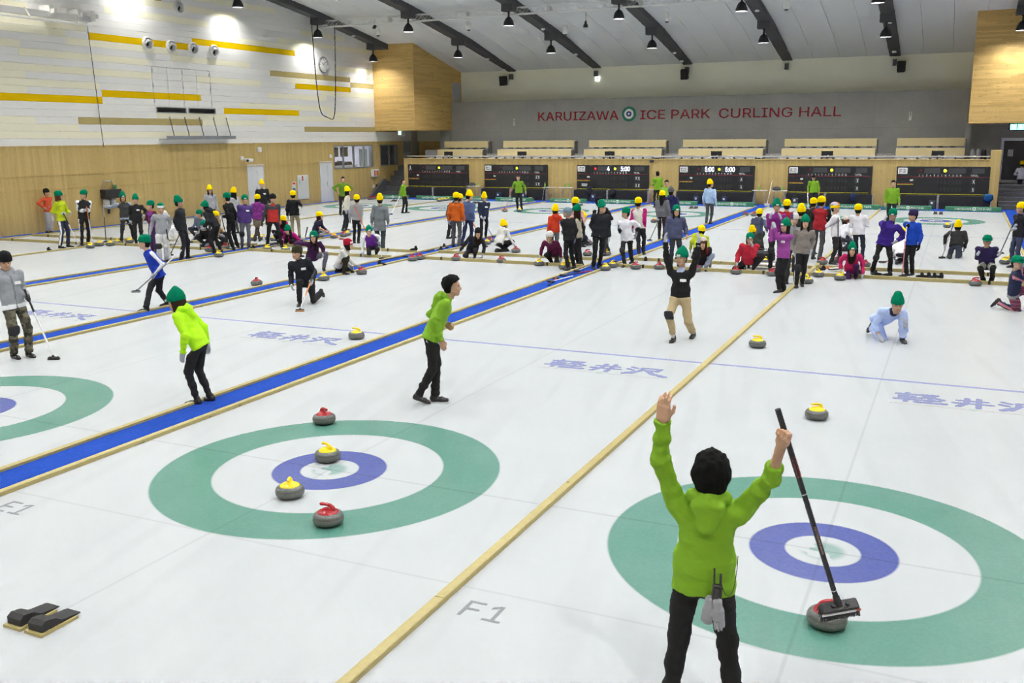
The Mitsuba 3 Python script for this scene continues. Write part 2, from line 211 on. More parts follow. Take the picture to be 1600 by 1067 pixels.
('p14',1.62,[-14.914,12.997,0.351,-14.754,12.858,0.761,-14.695,12.806,0.913,0.37,-0.929,-0.0,0.0,0.0,1.0,0.647,-0.61,-0.458,-14.638,12.997,0.741,-14.695,13.2,0.559,-14.574,13.027,0.444,-14.856,13.058,0.351,-14.475,13.035,0.459,-14.572,13.016,0.073,0.728,-0.686,0.0,-14.884,12.731,0.746,-15.078,12.531,0.754,-15.054,12.759,0.823,-14.972,12.936,0.351,-14.894,12.759,0.004,-15.137,13.067,0.073,0.728,-0.686,0.0],{'hat_': 'g', 'coat': (0.052, 0.012, 0.06), 'trs': (0.13, 0.13, 0.165), 'hair': 'long', 'hairc': (0.02, 0.012, 0.01), 'label': 'person in dark purple sweater half crouching beside the blue carpet with a broom', 'grip': {'R': [-0.18, -0.212, -0.961]}}),
('p15',1.62,[-13.869,12.685,0.231,-13.621,12.717,0.618,-13.53,12.729,0.761,0.938,0.346,0.0,0.0,0.0,1.0,0.827,0.15,-0.542,-13.662,12.895,0.606,-13.801,12.935,0.368,-13.64,12.922,0.191,-13.885,12.768,0.231,-13.65,12.995,0.004,-14.01,12.837,0.073,0.984,0.178,0.0,-13.602,12.537,0.598,-13.519,12.705,0.392,-13.405,12.848,0.237,-13.854,12.602,0.231,-13.529,12.648,0.452,-13.639,12.596,0.073,0.984,0.178,0.0],{'hat_': 'rw', 'coat': (0.62, 0.62, 0.58), 'hood': 1, 'trs': (0.022, 0.018, 0.012), 'hair': 'bob', 'label': 'person in off-white hoodie and red and white beanie crouching over a red stone'}),
('p16',1.66,[-25.893,21.298,0.877,-25.893,21.298,1.35,-25.871,21.286,1.546,0.842,-0.539,0.0,0.0,0.0,1.0,0.886,-0.464,0.0,-25.807,21.463,1.33,-25.828,21.534,1.055,-25.748,21.51,0.824,-25.853,21.374,0.877,-25.783,21.358,0.477,-25.844,21.391,0.075,0.886,-0.464,0.0,-25.979,21.133,1.33,-26.051,21.11,1.055,-25.985,21.058,0.824,-25.933,21.222,0.877,-25.879,21.173,0.477,-25.942,21.205,0.075,0.886,-0.464,0.0],{'hat_': 'y', 'coat': (0.36, 0.37, 0.41), 'hood': 1, 'trs': (0.05, 0.05, 0.06), 'hair': 'long', 'label': 'person in light grey hoodie and yellow beanie standing behind, first yellow beanie from the left'}),
('p17',1.7,[-20.21,15.219,0.862,-20.426,15.126,1.286,-20.502,15.093,1.434,-0.977,-0.211,0.0,0.0,0.0,1.0,-0.858,-0.185,-0.479,-20.369,14.946,1.252,-20.237,14.928,0.992,-20.441,14.942,0.846,-20.191,15.133,0.862,-20.315,15.047,0.474,-20.187,15.046,0.076,-0.977,-0.211,0.0,-20.465,15.313,1.284,-20.43,15.214,1.011,-20.522,15.087,0.814,-20.229,15.306,0.862,-20.366,15.335,0.47,-20.236,15.39,0.076,-0.977,-0.211,0.0],{'hat_': 'g', 'coat': (0.016, 0.017, 0.02), 'trs': (0.014, 0.014, 0.016), 'hair': 'short', 'hood': 1, 'label': 'person in a black coat and green beanie bending forward, seen from behind'}),
('p18',1.62,[-21.547,16.695,0.399,-21.438,16.619,0.841,-21.398,16.591,1.005,0.978,0.208,0.0,0.0,0.0,1.0,0.958,0.204,-0.202,-21.472,16.798,0.86,-21.57,16.854,0.605,-21.394,16.878,0.443,-21.565,16.777,0.399,-21.189,16.904,0.394,-21.327,16.713,0.073,0.978,0.208,0.0,-21.413,16.447,0.785,-21.447,16.435,0.509,-21.253,16.537,0.411,-21.53,16.613,0.399,-21.243,16.775,0.177,-21.627,16.804,0.073,0.978,0.208,0.0],{'hat_': 'y', 'coat': (0.35, 0.24, 0.12), 'trs': (0.03, 0.03, 0.03), 'hair': 'short', 'label': 'person in tan top and yellow beanie crouching behind the bending black coat'}),
('p19',1.62,[-21.523,16.354,0.305,-21.405,16.043,0.625,-21.36,15.926,0.747,-0.299,-0.954,-0.0,0.0,0.0,1.0,-0.232,-0.74,-0.632,-21.24,16.057,0.549,-21.237,16.215,0.32,-21.363,16.097,0.153,-21.442,16.329,0.305,-21.593,16.047,0.069,-21.519,16.439,0.073,-0.299,-0.954,-0.0,-21.58,16.056,0.675,-21.664,16.118,0.416,-21.73,16.124,0.186,-21.603,16.379,0.305,-21.784,16.032,0.369,-21.588,16.213,0.073,-0.299,-0.954,-0.0],{'hat_': 'g', 'coat': (0.012, 0.012, 0.014), 'trs': (0.018, 0.018, 0.02), 'hair': 'short', 'label': 'person in black crouching with one hand on the ice left of the bending person'}),
('p19b',1.6,[-23.73,18.341,0.353,-23.594,18.166,0.752,-23.544,18.102,0.9,-0.121,-0.993,-0.0,0.0,0.0,1.0,-0.112,-0.924,-0.365,-23.43,18.176,0.678,-23.443,18.255,0.415,-23.538,18.075,0.294,-23.647,18.331,0.353,-23.726,18.043,0.098,-23.734,18.436,0.072,-0.121,-0.993,-0.0,-23.77,18.172,0.792,-23.886,18.261,0.56,-23.904,18.074,0.416,-23.812,18.351,0.353,-23.912,17.973,0.386,-23.795,18.18,0.072,-0.121,-0.993,-0.0],{'hat_': 'g', 'coat': (0.14, 0.18, 0.27), 'trs': (0.03, 0.03, 0.05), 'hair': 'short', 'label': 'person in a denim blue top crouching behind the black crouching person'}),
('p20',1.786,[-20.374,16.104,0.943,-20.42,16.063,1.448,-20.439,16.047,1.652,-0.981,-0.194,0.0,0.0,0.0,1.0,-0.976,-0.193,-0.105,-20.378,15.869,1.415,-20.247,15.88,1.137,-20.499,15.91,1.062,-20.356,16.012,0.943,-20.394,15.995,0.507,-20.294,16.022,0.08,-0.981,-0.194,0.0,-20.458,16.26,1.439,-20.387,16.35,1.154,-20.455,16.37,0.899,-20.392,16.195,0.943,-20.406,16.244,0.508,-20.323,16.299,0.08,-0.981,-0.194,0.0],{'hat_': 'g', 'coat': (0.008, 0.008, 0.009), 'trs': (0.012, 0.012, 0.014), 'hair': 'short', 'label': 'tall person in black with a green beanie holding a broom, facing away', 'grip': {'L': [-0.083, 0.338, -0.938]}}),
('p21',1.64,[-23.931,20.412,0.867,-23.931,20.412,1.334,-23.956,20.412,1.528,-1.0,-0.019,0.0,0.0,0.0,1.0,-1.0,-0.019,0.0,-23.928,20.228,1.314,-23.875,20.177,1.042,-23.956,20.159,0.814,-23.929,20.327,0.867,-23.998,20.308,0.471,-23.929,20.308,0.074,-1.0,-0.019,0.0,-23.934,20.596,1.314,-23.884,20.649,1.042,-23.966,20.664,0.814,-23.933,20.497,0.867,-24.002,20.513,0.471,-23.933,20.516,0.074,-1.0,-0.019,0.0],{'hat_': 'y', 'coat': (0.42, 0.42, 0.44), 'trs': (0.06, 0.06, 0.07), 'hair': 'long', 'label': 'person in light grey and yellow beanie standing behind the tall person in black'}),
('p22',1.697,[-20.121,16.487,0.895,-20.1,16.505,1.378,-20.092,16.512,1.569,0.715,-0.699,0.0,0.0,0.0,1.0,0.715,-0.699,-0.005,-19.968,16.64,1.347,-20.058,16.737,1.087,-20.027,16.617,0.868,-20.06,16.55,0.895,-19.996,16.482,0.49,-20.046,16.501,0.076,0.715,-0.699,0.0,-20.234,16.369,1.369,-20.268,16.387,1.08,-20.254,16.378,0.829,-20.183,16.424,0.895,-20.178,16.371,0.483,-20.256,16.422,0.076,0.715,-0.699,0.0],{'hat_': 'g', 'coat': (0.085, 0.045, 0.2), 'trs': (0.12, 0.125, 0.16), 'hair': 'short', 'tag': 1, 'glv': (0.42, 0.43, 0.5), 'kpad': 'R', 'label': 'person in a violet fleece jacket and grey trousers facing the camera'}),
('p23',1.575,[-21.258,18.459,0.813,-21.231,18.481,1.261,-21.219,18.491,1.457,-0.573,0.82,0.0,0.0,0.0,1.0,-0.573,0.82,-0.007,-21.376,18.38,1.256,-21.404,18.297,0.999,-21.475,18.341,0.781,-21.325,18.412,0.813,-21.327,18.502,0.438,-21.211,18.458,0.071,-0.573,0.82,0.0,-21.088,18.581,1.228,-21.061,18.674,0.975,-21.291,18.7,0.947,-21.191,18.505,0.813,-21.304,18.484,0.445,-21.382,18.395,0.076,-0.573,0.82,0.0],{'hat_': 'y', 'coat': (0.23, 0.035, 0.25), 'trs': (0.06, 0.05, 0.045), 'skirt': (0.18, 0.15, 0.1), 'hair': 'short', 'hood': 1, 'label': 'person in a magenta hoodie with khaki shorts seen from behind'}),
('p24',1.78,[-25.193,23.579,0.941,-25.193,23.579,1.448,-25.174,23.56,1.658,0.701,-0.713,0.0,0.0,0.0,1.0,0.701,-0.713,0.0,-25.051,23.719,1.427,-25.049,23.799,1.131,-24.975,23.748,0.884,-25.127,23.644,0.941,-25.061,23.604,0.512,-25.113,23.658,0.08,0.701,-0.713,0.0,-25.335,23.439,1.427,-25.416,23.439,1.131,-25.366,23.364,0.884,-25.259,23.514,0.941,-25.22,23.447,0.512,-25.273,23.5,0.08,0.701,-0.713,0.0],{'hat_': 'y', 'coat': (0.016, 0.016, 0.018), 'trs': (0.015, 0.015, 0.015), 'hair': 'short', 'tag': 1, 'label': 'tall person in black jacket and yellow beanie in front of the white door'}),
('p25',1.698,[-19.552,17.181,0.882,-19.534,17.199,1.365,-19.509,17.188,1.565,0.694,-0.72,0.0,0.0,0.0,1.0,0.694,-0.72,-0.0,-19.398,17.33,1.335,-19.428,17.334,1.044,-19.431,17.292,0.796,-19.488,17.242,0.882,-19.355,17.208,0.489,-19.33,17.265,0.076,0.694,-0.72,0.0,-19.671,17.066,1.355,-19.77,17.032,1.082,-19.816,16.972,0.842,-19.616,17.12,0.882,-19.652,17.051,0.473,-19.774,17.097,0.076,0.694,-0.72,0.0],{'hat_': 'k', 'coat': (0.5, 0.035, 0.03), 'sleeve': (0.05, 0.048, 0.055), 'yoke': (0.05, 0.048, 0.055), 'trs': (0.012, 0.012, 0.013), 'hair': 'short', 'glv': (0.06, 0.06, 0.065), 'label': 'person in a red and charcoal jacket with black trousers, legs apart, facing the camera'}),
('p26',1.6,[-19.848,18.158,0.32,-19.718,17.901,0.674,-19.668,17.803,0.808,-0.521,-0.854,-0.0,0.0,0.0,1.0,-0.479,-0.785,-0.394,-19.574,17.865,0.57,-19.594,17.969,0.316,-19.769,17.852,0.208,-19.777,18.114,0.32,-19.942,17.759,0.316,-19.934,18.067,0.072,-0.521,-0.854,-0.0,-19.872,17.958,0.747,-19.978,18.108,0.542,-20.089,17.956,0.397,-19.919,18.201,0.32,-20.157,17.908,0.428,-20.038,18.028,0.072,-0.521,-0.854,-0.0],{'hat_': 'y', 'coat': (0.45, 0.015, 0.15), 'hood': 1, 'trs': (0.02, 0.02, 0.025), 'hair': 'long', 'label': 'person in pink hoodie and yellow beanie crouching behind the red and charcoal jacket'}),
('p27',1.6,[-19.266,17.805,0.16,-19.148,17.467,0.443,-19.104,17.343,0.548,0.053,-0.938,-0.342,0.019,-0.341,0.94,0.036,-0.636,-0.771,-18.98,17.522,0.406,-18.977,17.718,0.213,-19.039,17.614,0.009,-19.183,17.809,0.16,-19.017,17.459,0.22,-19.31,17.677,0.072,0.056,-0.998,-0.0,-19.326,17.442,0.456,-19.449,17.616,0.282,-19.417,17.528,0.064,-19.349,17.8,0.16,-19.278,17.545,0.449,-19.392,17.544,0.072,0.056,-0.998,-0.0],{'hat_': 'g', 'coat': (0.47, 0.008, 0.2), 'trs': (0.015, 0.015, 0.017), 'hair': 'long', 'label': 'person in a bright pink top and green beanie crouching beside a yellow stone'}),
('p28',1.643,[-20.728,19.841,0.867,-20.734,19.837,1.335,-20.736,19.835,1.519,-0.465,0.885,0.0,0.0,0.0,1.0,-0.465,0.885,0.003,-20.896,19.751,1.312,-20.916,19.683,1.039,-20.965,19.75,0.81,-20.804,19.801,0.867,-20.846,19.836,0.468,-20.807,19.755,0.074,-0.465,0.885,0.0,-20.571,19.922,1.318,-20.396,19.704,1.275,-20.455,19.905,1.152,-20.653,19.88,0.867,-20.668,19.973,0.475,-20.635,19.938,0.074,-0.465,0.885,0.0],{'hat_': 'y', 'coat': (0.01, 0.011, 0.014), 'trs': (0.3, 0.26, 0.17), 'hair': 'short', 'label': 'person in black jacket and khaki trousers with yellow beanie seen from behind'}),
('p29',1.6,[-20.024,20.044,0.252,-19.797,19.988,0.644,-19.712,19.967,0.79,0.958,0.286,0.0,0.0,0.0,1.0,0.852,0.254,-0.457,-19.836,20.162,0.669,-19.83,20.23,0.402,-19.635,20.251,0.27,-20.048,20.124,0.252,-19.678,20.251,0.234,-19.771,19.905,0.072,0.958,0.286,0.0,-19.778,19.818,0.586,-19.879,19.791,0.331,-19.73,19.905,0.186,-20.0,19.964,0.252,-19.88,20.283,0.057,-20.263,20.194,0.072,0.958,0.286,0.0],{'hat_': 'y', 'coat': (0.022, 0.022, 0.055), 'trs': (0.32, 0.31, 0.3), 'hair': 'bob', 'hairc': (0.03, 0.01, 0.01), 'label': 'person in navy jacket and yellow beanie crouching with an orange broom'}),
('p30',1.762,[-25.157,29.192,0.93,-25.121,29.218,1.43,-25.106,29.228,1.63,0.766,-0.643,0.0,0.0,0.0,1.0,0.766,-0.642,-0.023,-24.996,29.367,1.392,-24.901,29.57,1.188,-24.907,29.364,1.028,-25.098,29.263,0.93,-25.062,29.187,0.506,-25.135,29.182,0.079,0.766,-0.643,0.0,-25.248,29.066,1.426,-25.451,28.912,1.261,-25.268,28.932,1.076,-25.215,29.122,0.93,-25.199,29.075,0.501,-25.279,29.132,0.079,0.766,-0.643,0.0],{'hat_': None, 'coat': (0.12, 0.24, 0.02), 'trs': (0.018, 0.018, 0.02), 'hair': 'short', 'hairc': (0.01, 0.01, 0.01), 'glv': 0, 'tag': 1, 'label': 'staff person in green jacket with hands on hips near the left wall'}),
('p31',1.61,[-20.548,22.8,0.849,-20.492,22.84,1.303,-20.468,22.856,1.49,0.907,0.421,0.0,0.0,0.0,1.0,0.897,0.417,-0.148,-20.571,23.001,1.279,-20.671,23.005,1.021,-20.633,23.032,0.787,-20.583,22.876,0.849,-20.556,22.911,0.457,-20.644,22.875,0.072,0.907,0.421,0.0,-20.417,22.675,1.288,-20.474,22.584,1.033,-20.423,22.584,0.8,-20.513,22.724,0.849,-20.525,22.681,0.457,-20.612,22.615,0.076,0.907,0.421,0.0],{'hat_': 'y', 'coat': (0.7, 0.66, 0.54), 'trs': (0.02, 0.022, 0.03), 'hair': 'bob', 'hairc': (0.012, 0.01, 0.01), 'label': 'person in a cream jacket and yellow beanie facing right beside the grey sweatshirt'}),
('p32',1.589,[-17.62,19.157,0.84,-17.595,19.174,1.292,-17.585,19.181,1.47,-0.33,0.944,0.0,0.0,0.0,1.0,-0.33,0.944,-0.017,-17.763,19.115,1.284,-17.808,19.041,1.025,-17.862,19.102,0.805,-17.698,19.13,0.84,-17.739,19.178,0.456,-17.722,19.108,0.072,-0.33,0.944,0.0,-17.428,19.232,1.261,-17.432,19.192,0.991,-17.463,19.195,0.758,-17.542,19.184,0.84,-17.578,19.232,0.455,-17.588,19.158,0.072,-0.33,0.944,0.0],{'hat_': 'y', 'coat': (0.32, 0.325, 0.345), 'trs': (0.012, 0.012, 0.013), 'hair': 'short', 'label': 'person in grey sweatshirt and black trousers seen from behind holding an orange broom', 'grip': {'R': [0.345, 0.185, -0.92]}}),
('p33',1.58,[-15.152,16.273,0.291,-15.041,16.013,0.642,-14.999,15.917,0.772,0.62,-0.785,0.0,0.0,0.0,1.0,0.49,-0.619,-0.614,-14.897,16.119,0.65,-14.95,16.373,0.57,-14.893,16.301,0.355,-15.088,16.324,0.291,-14.81,16.058,0.245,-15.037,16.321,0.071,0.62,-0.785,0.0,-15.193,15.93,0.604,-15.309,15.997,0.368,-15.276,15.969,0.138,-15.217,16.222,0.291,-15.036,15.918,0.134,-15.238,16.244,0.071,0.62,-0.785,0.0],{'hat_': 'g', 'coat': (0.14, 0.025, 0.28), 'sleeve': (0.82, 0.83, 0.86), 'trs': (0.018, 0.018, 0.02), 'hair': 'short', 'hatstyle': 'point', 'label': 'person in a purple vest with white sleeves crouching with one hand on the ice', 'grip': {'L': [0.538, -0.683, -0.495]}}),
('p34',1.7,[-15.784,17.742,0.893,-15.765,17.755,1.377,-15.757,17.76,1.572,-0.389,0.921,0.0,0.0,0.0,1.0,-0.389,0.921,-0.008,-15.941,17.68,1.366,-15.981,17.602,1.087,-16.039,17.668,0.851,-15.866,17.708,0.893,-15.94,17.798,0.493,-15.947,17.767,0.076,-0.389,0.921,0.0,-15.59,17.828,1.348,-15.529,17.793,1.064,-15.558,17.871,0.826,-15.703,17.777,0.893,-15.709,17.797,0.477,-15.676,17.682,0.076,-0.389,0.921,0.0],{'hat_': 'y', 'coat': (0.17, 0.19, 0.2), 'trs': (0.04, 0.055, 0.06), 'hair': 'short', 'long': 1, 'label': 'person in a long grey raincoat and yellow beanie seen from behind'}),
('p35',1.589,[-23.068,31.192,0.838,-23.071,31.19,1.291,-23.072,31.189,1.47,0.98,0.197,0.0,0.0,0.0,1.0,0.98,0.197,0.007,-23.106,31.365,1.272,-23.163,31.406,1.008,-23.087,31.437,0.788,-23.084,31.273,0.838,-22.993,31.312,0.461,-23.027,31.31,0.072,0.98,0.197,0.0,-23.035,31.016,1.271,-23.149,31.026,1.023,-23.209,31.061,0.798,-23.051,31.111,0.838,-23.008,31.1,0.451,-23.1,31.079,0.072,0.98,0.197,0.0],{'hat_': None, 'coat': (0.18, 0.36, 0.022), 'trs': (0.018, 0.018, 0.02), 'hair': 'short', 'hairc': (0.05, 0.025, 0.015), 'glv': 0, 'label': 'staff person in a green hoodie standing before scoreboard A', 'grip': {'R': [0.066, -0.769, -0.636]}}),
('p36',1.723,[-13.869,19.281,0.91,-13.855,19.289,1.401,-13.849,19.292,1.594,-0.145,0.989,0.0,0.0,0.0,1.0,-0.145,0.989,-0.012,-14.046,19.261,1.387,-14.101,19.194,1.103,-14.137,19.273,0.863,-13.958,19.268,0.91,-13.998,19.342,0.497,-14.0,19.278,0.078,-0.145,0.989,0.0,-13.664,19.317,1.374,-13.609,19.267,1.087,-13.613,19.35,0.846,-13.781,19.294,0.91,-13.782,19.351,0.492,-13.78,19.262,0.078,-0.145,0.989,0.0],{'hat_': 'y', 'coat': (0.56, 0.11, 0.012), 'trs': (0.085, 0.085, 0.09), 'hair': 'short', 'glv': (0.4, 0.42, 0.5), 'label': 'person in an orange jacket and yellow beanie seen from behind'}),
('p37',1.68,[-15.393,21.642,0.869,-15.145,21.778,1.255,-15.058,21.826,1.39,0.52,0.854,0.0,0.0,0.0,1.0,0.439,0.721,-0.536,-15.294,21.891,1.285,-15.5,21.806,1.102,-15.597,21.811,0.873,-15.468,21.687,0.869,-15.411,21.666,0.461,-15.416,21.518,0.076,0.52,0.854,0.0,-15.017,21.653,1.191,-15.136,21.498,0.979,-15.216,21.485,0.744,-15.319,21.597,0.869,-15.3,21.736,0.482,-15.371,21.766,0.076,0.52,0.854,0.0],{'hat_': 'y', 'coat': (0.014, 0.015, 0.02), 'trs': (0.013, 0.013, 0.016), 'hair': 'short', 'label': 'person in black half hidden behind the orange jacket'}),
('p38',1.711,[-13.823,20.007,0.881,-13.781,20.029,1.366,-13.762,20.038,1.583,0.65,0.715,-0.259,0.174,0.192,0.966,0.212,0.975,-0.062,-13.969,20.069,1.36,-14.011,19.968,1.087,-14.023,19.923,0.838,-13.91,20.026,0.881,-13.924,19.952,0.468,-13.946,19.798,0.077,0.212,0.977,0.0,-13.596,19.986,1.332,-13.607,19.89,1.054,-13.63,20.05,0.859,-13.736,19.988,0.881,-13.75,20.144,0.492,-13.82,20.152,0.077,0.212,0.977,0.0],{'hat_': 'y', 'coat': (0.075, 0.115, 0.26), 'trs': (0.025, 0.035, 0.09), 'hair': 'short', 'puff': 1, 'label': 'person in a blue quilted jacket and yellow beanie beside the orange jacket', 'grip': {'R': [0.615, -0.403, -0.678]}}),
('p39',1.523,[-14.264,22.063,0.8,-14.25,22.07,1.234,-14.244,22.073,1.409,0.561,-0.754,-0.342,0.204,-0.274,0.94,0.597,-0.802,-0.006,-14.114,22.172,1.209,-14.149,22.083,0.965,-14.163,21.968,0.772,-14.201,22.11,0.8,-14.186,22.098,0.427,-14.259,22.178,0.069,0.597,-0.802,0.0,-14.387,21.968,1.222,-14.398,21.966,0.96,-14.291,21.875,0.784,-14.328,22.016,0.8,-14.287,21.917,0.442,-14.31,21.928,0.069,0.597,-0.802,0.0],{'hat_': 'y', 'coat': (0.018, 0.024, 0.05), 'trs': (0.012, 0.012, 0.016), 'hair': 'short', 'tag': 1, 'label': 'person in navy jacket and yellow beanie looking down at a broom', 'grip': {'L': [0.169, 0.57, -0.804], 'R': [0.169, 0.57, -0.804]}}),
('p40',1.62,[-12.151,17.06,0.232,-11.923,16.898,0.6,-11.838,16.837,0.737,0.382,-0.924,-0.0,0.0,0.0,1.0,0.321,-0.776,-0.543,-11.786,16.999,0.535,-11.81,17.191,0.334,-11.798,17.063,0.131,-12.073,17.092,0.232,-11.877,16.748,0.259,-12.064,17.047,0.073,0.382,-0.924,-0.0,-12.079,16.81,0.633,-12.26,16.774,0.424,-12.384,16.71,0.229,-12.229,17.028,0.232,-12.193,16.655,0.101,-12.313,17.034,0.073,0.382,-0.924,-0.0],{'hat_': 'k', 'coat': (0.02, 0.02, 0.026), 'trs': (0.025, 0.022, 0.03), 'hair': 'long', 'hairc': (0.02, 0.013, 0.01), 'glv': (0.3, 0.31, 0.36), 'label': 'person with long dark hair in dark clothes crouching with a hand on a red stone'}),
('p41',1.62,[-12.034,18.654,0.264,-12.037,18.938,0.628,-12.038,19.045,0.765,0.563,0.826,0.0,0.0,0.0,1.0,0.474,0.696,-0.54,-12.197,18.993,0.559,-12.249,18.874,0.312,-12.093,18.968,0.156,-12.103,18.701,0.264,-11.835,18.834,0.004,-12.056,18.51,0.073,0.563,0.826,0.0,-11.877,18.859,0.666,-11.739,18.818,0.427,-11.617,18.83,0.221,-11.964,18.606,0.264,-11.682,18.882,0.302,-11.998,18.804,0.073,0.563,0.826,0.0],{'hat_': 'y', 'coat': (0.6, 0.6, 0.58), 'hood': 1, 'trs': (0.012, 0.012, 0.014), 'hair': 'short', 'hatstyle': 'tall', 'label': 'person in a white hoodie and yellow beanie crouching over a red stone, seen from behind'}),
('p42',1.676,[-18.632,34.594,0.88,-18.653,34.584,1.357,-18.662,34.58,1.55,0.251,-0.968,-0.0,0.0,0.0,1.0,0.251,-0.968,-0.009,-18.471,34.631,1.346,-18.413,34.8,1.119,-18.339,34.754,0.887,-18.547,34.616,0.88,-18.484,34.516,0.487,-18.469,34.542,0.075,0.251,-0.968,-0.0,-18.834,34.538,1.328,-18.984,34.708,1.151,-18.969,34.51,1.002,-18.716,34.572,0.88,-18.716,34.554,0.47,-18.734,34.673,0.075,0.251,-0.968,-0.0],{'hat_': None, 'coat': (0.18, 0.36, 0.022), 'trs': (0.018, 0.018, 0.02), 'hair': 'short', 'hairc': (0.05, 0.025, 0.02), 'glv': 0, 'label': 'staff person in green hoodie sweeping in front of scoreboard B2', 'grip': {'R': [-0.242, -0.236, -0.941]}}),
('p43',1.464,[-9.913,18.04,0.772,-9.914,18.04,1.19,-9.914,18.04,1.354,-0.736,0.677,0.0,0.0,0.0,1.0,-0.736,0.677,-0.001,-10.025,17.919,1.172,-10.023,17.853,0.929,-10.085,17.892,0.725,-9.965,17.984,0.772,-10.01,17.999,0.417,-9.954,17.942,0.066,-0.736,0.677,0.0,-9.803,18.161,1.172,-9.635,18.078,1.004,-9.687,18.114,0.797,-9.862,18.096,0.772,-9.907,18.164,0.423,-9.871,18.139,0.066,-0.736,0.677,0.0],{'hat_': 'y', 'coat': (0.58, 0.05, 0.018), 'trs': (0.17, 0.17, 0.18), 'hair': 'short', 'hood': 1, 'label': 'person in a red-orange jacket and yellow beanie seen from behind, grey trousers'}),
('p44',1.58,[-9.319,16.553,0.296,-9.313,16.271,0.647,-9.31,16.164,0.78,-0.132,-0.991,-0.0,0.0,0.0,1.0,0.101,-0.774,-0.625,-9.137,16.298,0.642,-9.098,16.463,0.429,-9.091,16.48,0.196,-9.238,16.564,0.296,-9.148,16.28,0.048,-9.245,16.656,0.071,0.129,-0.992,-0.0,-9.489,16.267,0.623,-9.637,16.412,0.447,-9.633,16.3,0.242,-9.401,16.542,0.296,-9.398,16.155,0.304,-9.359,16.464,0.071,0.129,-0.992,-0.0],{'hat_': 'w', 'coat': (0.11, 0.012, 0.055), 'trs': (0.015, 0.014, 0.015), 'hair': 'short', 'collar': (0.12, 0.12, 0.13), 'label': 'person in a maroon jacket and white beanie crouching with a hand on a yellow stone'}),
('p45',1.636,[-8.5,15.605,0.855,-8.539,15.59,1.319,-8.555,15.584,1.513,-0.98,-0.198,0.0,0.0,0.0,1.0,-0.946,0.318,-0.068,-8.595,15.417,1.289,-8.553,15.474,1.017,-8.556,15.552,0.788,-8.527,15.524,0.855,-8.554,15.487,0.457,-8.448,15.423,0.074,-0.948,0.319,0.0,-8.48,15.764,1.31,-8.392,15.806,1.046,-8.445,15.854,0.815,-8.473,15.686,0.855,-8.51,15.782,0.468,-8.443,15.83,0.074,-0.948,0.319,0.0],{'hat_': 'bc', 'coat': (0.014, 0.014, 0.016), 'trs': (0.01, 0.01, 0.011), 'hair': 'short', 'hairc': (0.25, 0.25, 0.25), 'puff': 1, 'glv': (0.3, 0.32, 0.42), 'label': 'person in black padded jacket and blue-grey cap standing on the blue carpet, facing left'}),
('p46',1.614,[-8.587,16.476,0.825,-8.623,16.462,1.284,-8.64,16.456,1.493,-0.982,-0.189,0.0,0.0,0.0,1.0,-0.985,0.158,-0.074,-8.65,16.284,1.257,-8.587,16.232,0.991,-8.65,16.237,0.761,-8.6,16.393,0.825,-8.679,16.499,0.453,-8.63,16.602,0.073,-0.987,0.158,0.0,-8.594,16.641,1.272,-8.514,16.692,1.011,-8.573,16.727,0.782,-8.573,16.559,0.825,-8.561,16.489,0.436,-8.436,16.391,0.073,-0.987,0.158,0.0],{'hat_': 'g', 'coat': (0.5, 0.46, 0.36), 'sleeve': (0.013, 0.013, 0.015), 'trs': (0.02, 0.02, 0.024), 'hair': 'long', 'hairc': (0.03, 0.014, 0.01), 'label': 'person in a beige vest with dark sleeves and a green beanie behind the blue-grey cap'}),
('p47',1.7,[-9.317,18.15,0.898,-9.317,18.15,1.383,-9.337,18.166,1.584,-0.779,0.627,0.0,0.0,0.0,1.0,-0.779,0.627,0.0,-9.436,18.002,1.363,-9.429,17.925,1.08,-9.505,17.966,0.844,-9.372,18.081,0.898,-9.439,18.112,0.489,-9.384,18.066,0.076,-0.779,0.627,0.0,-9.198,18.298,1.363,-9.122,18.307,1.08,-9.177,18.373,0.844,-9.262,18.219,0.898,-9.306,18.278,0.489,-9.25,18.234,0.076,-0.779,0.627,0.0],{'hat_': 'y', 'coat': (0.72, 0.42, 0.36), 'trs': (0.1, 0.1, 0.12), 'hair': 'short', 'label': 'person in a peach jacket and yellow beanie half hidden behind the beige vest'}),
('p48',1.62,[-10.279,20.88,0.269,-10.165,20.924,0.715,-10.111,20.944,0.925,0.755,0.656,0.0,0.0,0.0,1.0,0.731,0.635,-0.25,-10.285,21.061,0.712,-10.37,21.083,0.447,-10.196,21.195,0.328,-10.334,20.943,0.269,-9.987,21.108,0.172,-10.115,20.744,0.073,0.755,0.656,0.0,-10.054,20.783,0.68,-10.067,20.799,0.402,-9.98,20.953,0.241,-10.224,20.816,0.269,-10.03,21.143,0.155,-10.403,21.031,0.073,0.755,0.656,0.0],{'hat_': 'y', 'coat': (0.022, 0.025, 0.035), 'trs': (0.018, 0.018, 0.02), 'hair': 'short', 'label': 'person in dark navy and yellow beanie bending to a red stone'}),
('p49',1.749,[-7.825,16.071,0.919,-7.777,16.088,1.415,-7.758,16.095,1.618,0.865,-0.501,0.0,0.0,0.0,1.0,0.641,-0.766,-0.035,-7.63,16.213,1.375,-7.648,16.283,1.083,-7.604,16.218,0.836,-7.755,16.13,0.919,-7.764,16.119,0.49,-7.863,16.195,0.079,0.642,-0.767,0.0,-7.929,15.962,1.412,-8.04,16.07,1.155,-7.88,15.991,0.967,-7.895,16.013,0.919,-7.87,15.9,0.506,-7.92,15.899,0.079,0.642,-0.767,0.0],{'hat_': 'gt', 'coat': (0.015, 0.016, 0.02), 'trs': (0.012, 0.012, 0.013), 'hair': 'short', 'puff': 1, 'glv': (0.38, 0.4, 0.48), 'label': 'tall person in black quilted jacket and tagged green beanie at the carpet crossing'}),
